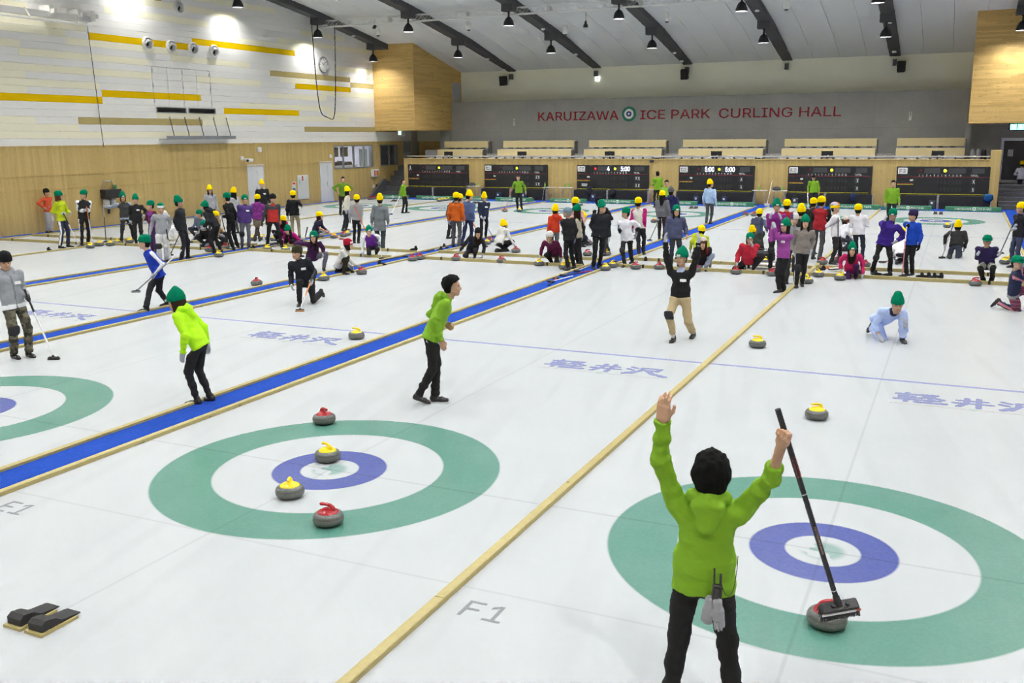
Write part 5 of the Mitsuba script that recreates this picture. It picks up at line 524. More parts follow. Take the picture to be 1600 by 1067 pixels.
# ceiling: bays of panels between the beams
cp = solid(lin((204, 206, 206)), .7, 0, .2)
ce = ST('ceiling', prism([(y, z + .06) for y, z in CEIL] + [(y, z + .16) for y, z in reversed(CEIL)], 0, XL - .3, XR), solid((.25, .25, .25)))
edgesx = [XL - .02] + BEAM_X + [XR]
for a, b in zip(edgesx[:-1], edgesx[1:]):
    n = max(1, int(round((b - a) / 1.38)))
    for i in range(n):
        p, q = a + (b - a) * i / n, a + (b - a) * (i + 1) / n
        for (u, v) in zip(CEIL[:-1], CEIL[1:]):
            put('ceiling_panel', prism([(u[0] - .004, u[1]), (v[0] + .004, v[1]), (v[0] + .004, v[1] + .06), (u[0] - .004, u[1] + .06)], 0, p + .008, q - .008), cp, ce)
bm = solid((.060, .060, .064), .6)
for x in BEAM_X:
    ST('ceiling_beam', prism([(y, z + .02) for y, z in CEIL] + [(y, z - (.06 if y > 47 else .30)) for y, z in reversed(CEIL)], 0, x - .27, x + .27), bm)
for x in BEAM_X[1:-1]: ST('beam_foot', box(x - .09, x + .09, 47.4, 47.7, 6.98, 7.3), bm)
# closing walls out of view
ST('wall_right', box(XR, XR + .2, -12, 47.9, 0, 14), solid((.55, .5, .42)))
ST('wall_front', box(XL, XR, Y0 - .25, Y0 - .02, 0, 2.0), WOODV); ST('gallery_floor', box(XL, XR, -12, Y0 - .25, 1.78, 1.88), CONC)
ST('wall_behind', box(XL, XR, -12.2, -12, 0, 14), CONC)
# right corner: steps, door, wall
for i in range(6): ST('stair_step', bevel_box(2.45, XR, 42.3 + .28 * i, 44.2, .177 * i + .002, .177 * (i + 1), .008), solid((.12, .12, .125), .6))
for i in range(6): ST('stair_nosing', box(2.45, XR, 42.28 + .28 * i, 42.34 + .28 * i, .177 * (i + 1) - .012, .177 * (i + 1) + .004), ALU)
ST('stair_landing', box(2.45, XR, 44.2, 47.7, 0, 1.062), solid((.12, .12, .125), .6))
ST('wall_stair', cat(box(1.0, 2.42, 46.0, 46.2, 1.8, 3.95), box(2.42, XR, 46.0, 46.2, 3.24, 3.95), box(3.75, XR, 46.0, 46.2, 1.06, 3.3)), CONC)
d3 = ST('door_1', cat(box(2.45, 2.58, 45.9, 46.02, 1.06, 3.24), box(3.55, 3.7, 45.9, 46.02, 1.06, 3.24), box(2.45, 3.7, 45.9, 46.02, 3.10, 3.24), box(2.58, 3.55, 45.9, 46.0, 1.06, 1.2)), ALU)
put('door_leaf', box(2.58, 3.55, 45.95, 45.99, 1.2, 3.10), solid((.05, .048, .042), .25), d3); put('notice', box(2.78, 3.02, 45.93, 45.95, 2.35, 2.68), WHITE, d3); put('handle', rod((2.52, 45.87, 2.0), (2.52, 45.87, 2.15), .02), DARK, d3)
# left corner: stair behind the gallery front
for i in range(6): ST('stair_step', box(XL, -29.65, 42.0 + .45 * i, 46.9, .3 * i + .002, .3 * (i + 1)), solid((.10, .105, .11), .6))
ST('stair_stringer', prism([(40.6, 0), (42.6, 0), (42.6, 1.05), (42.3, 1.05)], 0, -31.35, -31.2), solid((.09, .095, .10), .6))
d4 = ST('door_2', cat(box(XL, XL + .03, 44.85, 44.95, 0, 3.25), box(XL, XL + .03, 45.9, 46.0, 0, 3.25), box(XL, XL + .03, 44.85, 46.0, 2.5, 2.6)), ALU)
put('door_leaf', box(XL - .02, XL + .012, 44.95, 45.9, 0, 2.5), solid((.5, .51, .52), .4), d4); put('transom', box(XL - .02, XL + .012, 44.95, 45.9, 2.6, 3.25), solid((.35, .37, .40), .3), d4)
ww = ST('stair_parapet', prism([(-29.60, 2.0), (-27.4, 2.0), (-28.0, 2.75), (-29.60, 2.75)], 1, 44.6, 44.7), solid((.36, .37, .38), .6))
# white doors in the left wall
for n, (y0, y1, lab) in enumerate(((30.05, 31.3, 'wide'), (36.05, 37.25, 'far'))):
    d = ST(f'door_{n + 3}', cat(box(XL, XL + .03, y0, y0 + .06, .02, 2.25), box(XL, XL + .03, y1 - .06, y1, .02, 2.25), box(XL, XL + .03, y0, y1, 2.19, 2.25)), solid((.62, .63, .65), .4))
    for i, (a, b) in enumerate(((y0 + .06, (y0 + y1) / 2 + .12), ((y0 + y1) / 2 + .12, y1 - .06))):
        lf_ = put('door_leaf', bevel_box(XL, XL + .02, a + .004, b - .004, .03, 2.19, .004), solid((.66, .67, .70), .4), d)
    put('handle', bevel_box(XL + .02, XL + .06, (y0 + y1) / 2 + .0, (y0 + y1) / 2 + .05, .95, 1.12, .008), STEEL, lf_)
# ================================================================== LAMPS
LAMP_Y = [40.6, 35.35, 29.2, 23.2, 17.3, 11.3, 5.4, -0.6, -6.4]
shade_o = [(.035, .50), (.045, .46), (.05, .40), (.10, .38), (.17, .30), (.225, .18), (.255, .06), (.268, 0.0)]
shade_m = lathe(shade_o + [(r - .012, z) for r, z in reversed(shade_o[3:])], 28)
shade_d = mikit.ply(shade_m, None, smooth=40)
disc_m = trimesh.Trimesh(*(lambda t: (np.vstack([np.stack([.185 * np.cos(t), .185 * np.sin(t), 0 * t], 1), [[0, 0, 0]]]), [[(i + 1) % 24, i, 24] for i in range(24)]))(np.arange(24) * 2 * np.pi / 24), process=False)
disc_d = mikit.ply(disc_m, None)
neck_d = mikit.ply(cat(rod((0, 0, .48), (0, 0, .62), .045, 10), rod((0, 0, .62), (0, 0, .66), .06, 10)), None)
POWER = lambda i, j: .5 if i == 0 else .85 if j == 0 else 1.45 if i == 6 else 1.05   # dimmer fixtures along the walls
BEAMTXT = ['first', 'second', 'third', 'fourth', 'fifth', 'sixth', 'seventh']
ROWTXT = ['far row over the scoreboards', 'second row out from the scoreboards', 'third row out from the scoreboards'] + ['rows over the ice'] * 6
for j, y in enumerate(LAMP_Y):
    for i, x in enumerate(BEAM_X):
        zb = ceil_z(y) - 1.25
        if j == 1 and i == 5: pass
        t = thing('pendant_lamp', f'black pendant lamp, {BEAMTXT[i]} from the left in the {ROWTXT[j]}' if j < 3 else f'black bell-shaped pendant lamp on the {BEAMTXT[i]} beam from the left, row {["four","five","six","seven","eight","nine"][j-3]} out of view', 'lamp', 'black pendant lamps')
        M = T().translate([x, y, zb])
        put('shade', shade_d, solid((.012, .012, .013), .45), t, tw=M)
        put('bulb_disc', disc_d, WHITE, t, tw=T().translate([x, y, zb + .145]), emit=[LAMP * POWER(i, j) * v for v in LAMP_RGB], ew=4.0 if i == 0 and 1 <= j <= 3 else 2.0 if j == 0 and i in (0, 6) else 1.0)
        put('neck', neck_d, solid((.012, .012, .013), .45), t, tw=M)
        put('cord', rod((x, y, zb + .66), (x, y, ceil_z(y) - .55), .012, 6), BLACK, t)
        put('mount_box', bevel_box(x - .3, x + .3, y - .22, y + .22, ceil_z(y) - .60, ceil_z(y) - .25, .01), bm, t)
# small dark spots and ceiling fixtures
for (x, y, z) in ((-28.2, 37.2, 9.2), (-16.6, 38.2, 8.75)):
    t = thing('spot_lamp', 'small dark unlit hanging lamp under the ceiling, ' + ('left of the second beam' if x < -20 else 'right of the third beam'), 'lamp')
    put('shade', lathe([(.02, .30), (.05, .28), (.06, .18), (.11, .10), (.13, 0), (.12, 0), (.05, .17)], 16), BLACK, t, smooth=40, tw=T().translate([x, y, z])); put('cord', rod((x, y, z + .3), (x, y, ceil_z(y)), .012, 6), BLACK, t)
def cam_dome(x, y, z, lab):
    t = thing('dome_camera', lab, 'camera')
    put('housing', lathe([(.02, .42), (.09, .40), (.13, .30), (.15, .14), (.14, .06), (.10, .0), (.0, -.02)], 18), WHITE, t, smooth=40, tw=T().translate([x, y, z])); put('lens', lathe([(.09, .0), (.07, -.05), (.0, -.07)], 14), DARK, t, smooth=40, tw=T().translate([x, y, z]))
for (x, y, z, l) in ((-27.3, 36.1, 8.72, 'white dome camera hanging from the left end of the truss'), (-22.0, 36.1, 8.72, 'white dome camera hanging from the truss between the second and third beam'), (-17.2, 37.0, 8.35, 'white dome camera under the truss between the third and fourth beam'), (-12.0, 36.5, 8.6, 'white dome camera under the truss between the fourth and fifth beam'), (-6.6, 36.0, 8.75, 'white dome camera at the top right of the fifth beam')):
    cam_dome(x, y, z, l)
for i, (bx, y) in enumerate(((-30.57, 38.6), (-25.03, 44.2), (-25.03, 46.4), (-19.45, 39.4), (-19.45, 44.1), (-13.92, 44.6), (-13.92, 46.1), (-8.37, 38.5), (-2.86, 41.6), (-2.86, 46.0))):
    put('smoke_detector', lathe([(.0, 0), (.09, .0), (.11, .04), (.10, .09)], 14), WHITE, tw=T().translate([bx + .05, y, ceil_z(y) - .40]), smooth=30, label=f'small white detector under the dark ceiling beams, number {("one","two","three","four","five","six","seven","eight","nine","ten")[i]} from the left', cat='smoke detector', group='white detectors on the beams')
# lattice truss
tr = thing('lattice_truss', 'white lattice truss hanging below the ceiling beams across the hall', 'truss')
ya, za = 36.0, 9.28; chord = [(-.15, 0), (.15, 0), (-.15, .30), (.15, .30)]
for dy, dz in chord: put('chord', rod((-31.0, ya + dy, za + dz - .0), (-4.5, ya + dy, za + dz - .0), .028, 8), solid((.66, .66, .64), .4), tr)
ms = []
for i in range(88):
    x = -31 + i * .3
    for dy in (-.15, .15): ms.append(rod((x, ya + dy, za + (.3 if i % 2 else 0)), (x + .3, ya + dy, za + (0 if i % 2 else .3)), .012, 5))
    ms.append(rod((x, ya + (.15 if i % 2 else -.15), za), (x + .3, ya + (-.15 if i % 2 else .15), za), .012, 5))
put('lattice_webs', cat(ms), solid((.66, .66, .64), .4), tr, kind='stuff')
for i, x in enumerate((-30.9, -26.5, -22.0, -17.6, -13.1, -8.7)):
    put('joint_plate', cat(box(x - .04, x + .04, ya - .19, ya + .19, za - .04, za + .34)), solid((.6, .6, .58), .4), tr)
    put('hanger', rod((x + 1.0, ya, za + .3), (x + 1.0, ya, ceil_z(ya) + .02), .012, 6), STEEL, tr)
th = np.linspace(0, 1, 40)
# drooping black cable from the first beam to the truss
a, b = np.array([-30.5, 34.75, 9.92]), np.array([-29.9, 35.95, 9.36]); pts = []
for t in np.linspace(0, 1, 60):
    # a hanging loop: straight runs joined by a narrow catenary
    x = a * (1 - t) + b * t; d = 5.05 * (1 - abs(2 * t - 1) ** 6); pts.append((x[0], x[1], (a[2] * (1 - t) + b[2] * t) - d))
put('hanging_cable', pipe(np.array(pts + [(-29.75, 36.0, 9.55), (-29.3, 36.0, 9.62)]), .024, 8), BLACK, smooth=True, label='black cable drooping in a long loop in front of the left wall clock', cat='cable')

# ================================================================== LEFT WALL FITTINGS
def wall_R(): return T()   # fittings below are modelled in place on the wall x = XL
ck = thing('wall_clock', 'round white clock with a dark rim high on the left wall', 'clock')
RX = np.array([[0, 0, 1], [1, 0, 0], [0, 1, 0]], float)   # local (u, v, out) -> (y, z, x)
def on_wall(m, y, z, out=0): return tf(m, frame(RX, (XL + out, y, z)))
put('rim', on_wall(lathe([(.42, 0), (.44, .05), (.40, .09), (.37, .05)], 32), 36.83, 7.44), solid((.25, .25, .26), .4, .5), ck, smooth=40)
put('dial', on_wall(lathe([(.38, .04), (.0, .041)], 32), 36.83, 7.44), WHITE, ck)
put('hour_marks', on_wall(cat([tf(trimesh.creation.box((.03, .07, .004)), trimesh.transformations.rotation_matrix(math.radians(-30 * i), (0, 0, 1)) @ trimesh.transformations.translation_matrix((0, .31, .046))) for i in range(12)]), 36.83, 7.44), BLACK, ck)
for nm, L, ang in (('hour_hand', .20, 303), ('minute_hand', .29, 50)):
    put(nm, on_wall(tf(trimesh.creation.box((.028, L, .006)), trimesh.transformations.rotation_matrix(math.radians(-ang), (0, 0, 1)) @ trimesh.transformations.translation_matrix((0, L / 2 - .03, .052))), 36.83, 7.44), BLACK, ck)
for i, (y, z) in enumerate(((24.16, 7.55), (25.53, 7.52), (26.88, 7.54), (28.25, 7.53), (26.19, 9.24))):
    v = thing('air_nozzle', ('first', 'second', 'third', 'fourth')[i] + ' from the left of four round air nozzles along the left wall' if i < 4 else 'single round air nozzle higher up on the left wall', 'air vent')
    put('flange', on_wall(lathe([(.27, 0), (.29, .03), (.28, .10), (.24, .14), (.22, .08), (.21, .0)], 28), y, z), WHITE, v, smooth=35)
    put('eyeball', tf(lathe([(.20, -.02), (.19, .07), (.15, .12), (.12, .06), (.10, .0)], 24), frame(RX @ np.array([[1, 0, 0], [0, .9, -.43], [0, .43, .9]]), (XL + .03, y, z))), solid((.5, .5, .5), .4), v, smooth=35)
    put('throat', on_wall(lathe([(.205, .03), (.0, .031)], 20), y, z), BLACK, v)
for i, (a, b) in enumerate(((24.38, 26.15), (26.32, 28.05))):
    v = thing('air_grille', f'black rectangular grille on the left wall, {("left", "right")[i]} one of two', 'air grille')
    put('frame', cat(box(XL, XL + .05, a, b, 4.66, 4.69), box(XL, XL + .05, a, b, 4.88, 4.91), box(XL, XL + .05, a, a + .03, 4.66, 4.91), box(XL, XL + .08, b - .05, b, 4.66, 4.91)), STEEL, v)
    put('opening', box(XL, XL + .012, a + .02, b - .03, 4.68, 4.89), solid((.008, .008, .008), .8), v)
    for k in range(3): put('blade', tf(box(-.03, .03, a + .03, b - .06, -.004, .004), frame(trimesh.transformations.rotation_matrix(.6, (0, 1, 0))[:3, :3], (XL + .035, 0, 4.735 + .05 * k))), solid((.012, .012, .012), .6), v)
sh = thing('wall_shelf', 'narrow galvanised shelf on five hanging rods low on the white part of the left wall', 'shelf')
put('tray', cat(box(XL, XL + .5, 24.4, 28.85, 3.50, 3.53), box(XL + .47, XL + .5, 24.4, 28.85, 3.50, 3.66)), solid((.36, .38, .41), .45, .6), sh)
for y in (25.12, 26.05, 26.98, 27.92, 28.8): put('rod', rod((XL + .25, y, 3.55), (XL + .02, y, 4.50), .018, 6), DARK, sh)
hf_ = thing('access_hatch', 'flush double hatch outlined on the left wall above the black grilles', 'hatch')
for (a, b, c, d) in ((24.3, 27.9, 6.6, 6.612), (24.3, 24.312, 4.95, 6.6), (26.1, 26.112, 4.95, 6.6), (27.9, 27.912, 4.95, 6.6), (25.2, 25.206, 4.95, 6.6), (27.0, 27.006, 4.95, 6.6)): put('seam', box(XL, XL + .008, a, b, c, d), solid((.30, .30, .29)), hf_)
for y in (24.33, 26.11, 27.87):
    for z in (5.15, 5.8, 6.45): put('hinge', box(XL + .01, XL + .035, y - .02, y + .02, z - .07, z + .07), STEEL, hf_)
# screen housing with its rods at the top left
sc2 = thing('screen_bracket', 'white projector-screen rail with brackets at the top left of the left wall', 'bracket')
put('lower_tube', rod((XL + .75, 12, 7.90), (XL + .75, 20.4, 7.90), .045, 10), solid((.75, .74, .68), .4), sc2)
put('rear_rail', bevel_box(XL + .2, XL + .5, 12, 20.9, 8.05, 8.28, .02), solid((.62, .62, .60), .5), sc2)
for y in (17.9, 20.1): put('strut', rod((XL + .45, y, 8.3), (XL + .75, y, 7.88), .035, 8), solid((.62, .61, .56), .5), sc2)
for y in (19.0, 20.3, 20.95): put('bracket', cat(box(XL, XL + .55, y - .09, y + .09, 8.1, 8.5), box(XL + .2, XL + .75, y - .06, y + .06, 8.2, 8.36)), solid((.66, .66, .64), .5), sc2)
put('pull_cable', rod((XL + .10, 21.0, 8.1), (XL + .06, 21.28, 3.2), .012, 6), DARK, label='thin cable running straight down the left wall from the screen bracket', cat='cable')
cm = thing('bullet_camera', 'white bullet camera on the wood wall left of the white doors', 'camera')
put('body', tf(bevel_box(-.09, .09, -.2, .2, -.08, .08, .03), frame(np.array([[.9, .43, 0], [-.43, .9, 0], [0, 0, 1]]), (XL + .32, 29.9, 2.48))), WHITE, cm); put('lens', rod((XL + .40, 29.70, 2.47), (XL + .44, 29.62, 2.46), .06, 12), DARK, cm); put('arm', rod((XL, 29.75, 2.58), (XL + .25, 29.85, 2.52), .03, 8), WHITE, cm); put('foot', box(XL, XL + .03, 29.65, 29.85, 2.48, 2.68), WHITE, cm)
fp = thing('hydrant_cabinet', 'white cabinet with two red discs in the wood wall between the white doors', 'cabinet')
put('body', bevel_box(XL, XL + .05, 34.0, 34.95, .30, 1.58, .01), solid((.64, .65, .64), .4), fp)
for z in (1.48, 1.34): put('red_disc', on_wall(lathe([(.055, .05), (.045, .075), (.0, .078)], 16), 34.42, z), solid((.45, .01, .03), .4), fp)
put('handle', box(XL + .05, XL + .07, 34.1, 34.15, 1.1, 1.3), STEEL, fp)
sg = thing('notice', 'small notice with red print beside the hydrant cabinet', 'notice'); put('sheet', box(XL, XL + .01, 33.55, 33.85, .75, 1.25), WHITE, sg); put('red_band', box(XL + .01, XL + .013, 33.58, 33.82, 1.12, 1.22), solid((.5, .04, .05)), sg); put('blue_band', box(XL + .01, XL + .013, 33.58, 33.82, .80, .94), solid((.12, .15, .3)), sg)
ae = thing('defibrillator_box', 'white and red wall box with an orange window under the side room windows', 'wall box'); put('case', bevel_box(XL, XL + .22, 41.15, 41.75, 1.22, 1.66, .02), WHITE, ae); put('window', bevel_box(XL + .22, XL + .235, 41.42, 41.66, 1.30, 1.56, .005), solid((.7, .18, .02), .3), ae); put('red_band', box(XL + .22, XL + .225, 41.2, 41.32, 1.28, 1.58), solid((.5, .05, .06)), ae)
for i, y in enumerate((41.3, 41.62)): put('wall_socket', bevel_box(XL, XL + .05, y, y + .14, .56, .74, .01), (WHITE, DARK)[i], label=('white' if i == 0 else 'dark') + ' socket low on the wood wall below the red wall box', cat='socket')
put('wall_switch', bevel_box(XL, XL + .06, 37.0, 37.22, 2.42, 2.62, .01), WHITE, label='white box on the wood wall left of the side room window', cat='switch box')
put('wall_speaker_small', bevel_box(XL, XL + .12, 30.9, 31.15, 2.85, 3.1, .02), WHITE, label='white box high on the wood wall above the wide white door', cat='wall box')
rk = thing('tool_rack', 'black tool rack with hanging grey bags on the wood wall behind the upright broom', 'rack')
put('tray', bevel_box(XL, XL + .35, 20.9, 21.75, 1.15, 1.5, .02), BLACK, rk); put('frame', pipe([(XL + .05, 21.0, 1.5), (XL + .1, 21.05, 1.85), (XL + .1, 21.5, 1.85), (XL + .05, 21.55, 1.5)], .025), STEEL, rk); put('green_bottle', rod((XL + .2, 21.55, 1.4), (XL + .2, 21.55, 1.68), .06, 10), solid((.05, .25, .08), .4), rk)
for y in (21.05, 21.4): put('grey_bag', bevel_box(XL + .05, XL + .25, y - .12, y + .14, .72, 1.12, .05), solid((.42, .42, .40), .8), rk)
put('wall_outlet', bevel_box(XL, XL + .05, 21.2, 21.32, .5, .68, .01), DARK, label='small dark outlet low on the left wood wall', cat='socket')
ex = thing('exit_sign', 'small green exit sign under the left wood-clad box', 'exit sign'); put('case', box(XL + .8, XL + 1.05, 43.1, 43.16, 3.66, 3.92), WHITE, ex); put('face', box(XL + .82, XL + 1.03, 43.08, 43.1, 3.68, 3.9), solid((.1, .5, .3)), ex, emit=(.08, .30, .19), ew=.03); put('running_figure', cat(box(XL + .90, XL + .95, 43.07, 43.08, 3.74, 3.86)), WHITE, ex, emit=(.25, .3, .27), ew=.01)

# ================================================================== SIGN, SPEAKERS, EXIT SIGNS OF THE END WALL
sgn = thing('wall_lettering', 'dark red lettering KARUIZAWA ICE PARK CURLING HALL with a ring emblem on the concrete wall', 'sign')
red = solid((.30, .015, .03), .5)
for wd, a, b in (('KARUIZAWA', -22.68, -17.60), ('ICE PARK', -16.27, -12.22), ('CURLING HALL', -11.72, -5.24)):
    put('lettering', text_on_wall(wd, a, b, 46.35, 4.43, .50, .05), red, sgn)
for nm, r0, r1, c, d in (('green_ring', .28, .42, (.02, .20, .12), .05), ('white_ring', .16, .28, (.72, .73, .72), .045), ('blue_ring', .06, .16, (.02, .05, .25), .05), ('white_centre', 0, .06, (.75, .75, .75), .055)):
    put(nm, prism(Point(-16.95, 4.74).buffer(r1).difference(Point(-16.95, 4.74).buffer(r0)) if r0 else Point(-16.95, 4.74).buffer(r1), 1, 46.35 - d, 46.35), solid(c, .5), sgn)
for i, x in enumerate((-25.45, -14.0, -2.5)):
    s = thing('wall_speaker', f'black loudspeaker on the cream wall above the concrete, {("left", "middle", "right")[i]} one', 'loudspeaker', 'loudspeakers on the cream wall')
    put('cabinet', tf(bevel_box(-.20, .20, -.18, .18, -.28, .28, .03), frame(trimesh.transformations.rotation_matrix(.12, (1, 0, 0))[:3, :3], (x, 47.3, 6.9))), solid((.012, .012, .013), .6), s); put('grille', tf(bevel_box(-.17, .17, -.20, -.18, -.25, .25, .008), frame(trimesh.transformations.rotation_matrix(.12, (1, 0, 0))[:3, :3], (x, 47.3, 6.9))), solid((.02, .02, .021), .8), s); put('bracket', box(x - .06, x + .06, 47.45, 47.7, 6.85, 6.95), BLACK, s)
e2 = thing('exit_sign', 'small white exit sign with an arrow on the cream wall', 'exit sign'); put('case', box(-19.52, -19.26, 47.62, 47.7, 6.73, 6.99), WHITE, e2, emit=(.22, .25, .23), ew=.03); put('arrow', cat(box(-19.46, -19.32, 47.61, 47.62, 6.845, 6.875), box(-19.40, -19.37, 47.61, 47.62, 6.80, 6.92)), solid((.05, .3, .15)), e2)
e3 = thing('exit_sign', 'pair of green exit sign panels hanging under the right wood-clad box', 'exit sign'); 
for i in range(2): put('panel', box(2.68 + .3 * i, 2.95 + .3 * i, 43.2, 43.26, 3.62, 3.88), solid((.1, .5, .3)), e3, emit=(.07, .28, .18), ew=.03); put('running_figure', box(2.78 + .3 * i, 2.86 + .3 * i, 43.19, 43.2, 3.67, 3.83), WHITE, e3, emit=(.25, .3, .27), ew=.01)
put('case', box(2.62, 3.3, 43.21, 43.3, 3.60, 3.93), DARK, e3)
for i, x in enumerate((-24.35, -1.9)):
    t = thing('wall_hook', 'small pale bracket on the concrete wall ' + ('left of' if i == 0 else 'right of') + ' the red lettering', 'bracket'); put('plate', box(x, x + .13, 46.3, 46.35, 4.15, 4.35), WHITE, t); put('pins', cat(box(x, x + .03, 46.3, 46.35, 4.35, 4.6), box(x + .10, x + .13, 46.3, 46.35, 4.35, 4.6)), WHITE, t)
# ceiling spots under the boxes
for i, (x, y) in enumerate(((-30.2, 42.6), (-29.4, 42.6), (1.9, 42.6))):
    put('downlight', tf(lathe([(.10, 0), (.08, -.02), (0, -.02)], 16), frame(np.eye(3), (x, y, 3.93))), WHITE, ew=.3, emit=(2.5, 2.5, 2.3), label=('first', 'second', 'right-hand')[i] + ' recessed downlight in the underside of the ' + ('left' if i < 2 else 'right') + ' wood-clad box', cat='downlight')

# ================================================================== GALLERY: benches, railing, screens
TAN = solid(lin((222, 206, 158)), .6)
ROW2 = [(-28.56, -25.46), (-24.5, -19.86), (-18.99, -14.36), (-13.42, -8.85), (-7.9, -3.27), (-2.32, .84)]
ROW1 = [(-28.4, -25.26), (-24.32, -19.59), (-18.85, -14.26), (-13.34, -8.78), (-7.84, -3.23), (-2.27, .85)]
for rname, rows_, y, z0, z1, zf in (('front', ROW1, 44.0, 2.37, 2.78, 2.05), ('back', ROW2, 45.2, 2.86, 3.27, 2.5)):
    for i, (a, b) in enumerate(rows_):
        t = thing('spectator_bench', f'{rname}-row gallery bench with a long tan backrest above scoreboard {"ABCDEF"[i]}', 'bench', 'tan benches in the gallery')
        put('backrest', bevel_box(a, b, y, y + .05, z0, z1, .01), TAN, t)
        for k in range(int((b - a) / .55)):
            x = a + .3 + k * .55
            put('support', bevel_box(x, x + .22, y + .03, y + .3, zf, z0 + .06, .01), DARK, t)
        put('seat', bevel_box(a, b, y - .45, y - .05, zf + .26, zf + .30, .01), solid((.45, .45, .46), .5), t)
        put('end_frame', cat(box(b, b + .05, y - .1, y + .35, zf, z1 - .05)), solid((.16, .15, .14), .5), t)
for i, (a, b) in enumerate(ROW1):
    t = thing('front_seat_row', f'front row of folding seats behind the gallery railing above scoreboard {"ABCDEF"[i]}', 'seats', 'front seat rows of the gallery')
    n = int((b - a) / .56)
    for k in range(n):
        x = a + k * .56; put('seat', bevel_box(x + .03, x + .46, 42.75, 42.86, 2.12, 2.33, .02), (solid((.42, .41, .40), .5), solid((.50, .49, .47), .5))[k % 2], t); put('hinge', box(x + .48, x + .53, 42.75, 42.9, 1.9, 2.36), DARK, t); put('label_plate', box(x + .18, x + .30, 42.735, 42.75, 2.25, 2.31), WHITE, t)
rl = thing('gallery_railing', 'steel handrail along the top of the wood gallery front', 'railing')
put('rail', rod((-29.4, 42.15, 2.42), (1.95, 42.15, 2.42), .03, 10), solid((.62, .63, .65), .3, .8), rl)
for k in range(17): put('post', rod((-29.2 + k * 1.94, 42.15, 2.28), (-29.2 + k * 1.94, 42.15, 2.42), .014, 6), STEEL, rl)
for i, x in enumerate((-26.7, -21.95, -16.7, -10.85, -5.33, -.3)):
    t = thing('monitor', f'small black monitor on the gallery rail above scoreboard {"ABCDEF"[i]}', 'monitor', 'monitors on the gallery rail')
    put('screen', bevel_box(x - .28, x + .28, 42.30, 42.34, 2.36, 2.68, .008), solid((.012, .012, .013), .35), t); put('stand', cat(box(x - .04, x + .04, 42.32, 42.38, 2.29, 2.4), box(x - .14, x + .14, 42.2, 42.44, 2.29, 2.305)), BLACK, t); put('badge', box(x + .02, x + .07, 42.295, 42.30, 2.45, 2.49), WHITE, t)
put('gallery_camera', bevel_box(-14.28, -14.12, 41.8, 42.0, 2.10, 2.24, .02), DARK, label='small camera under the railing between scoreboards C2 and D2', cat='camera')
for i in range(3): put('standing_bag', lathe([(.12, 0), (.13, .3), (.10, .75), (.03, .85)], 12), (solid((.5, .5, .5)), solid((.4, .4, .42)), BLACK)[i], smooth=40, tw=T().translate([1.2 + .25 * i, 44.4, 1.9]), label=('pale', 'grey', 'black')[i] + ' bag standing beside the right gallery column', cat='bag')

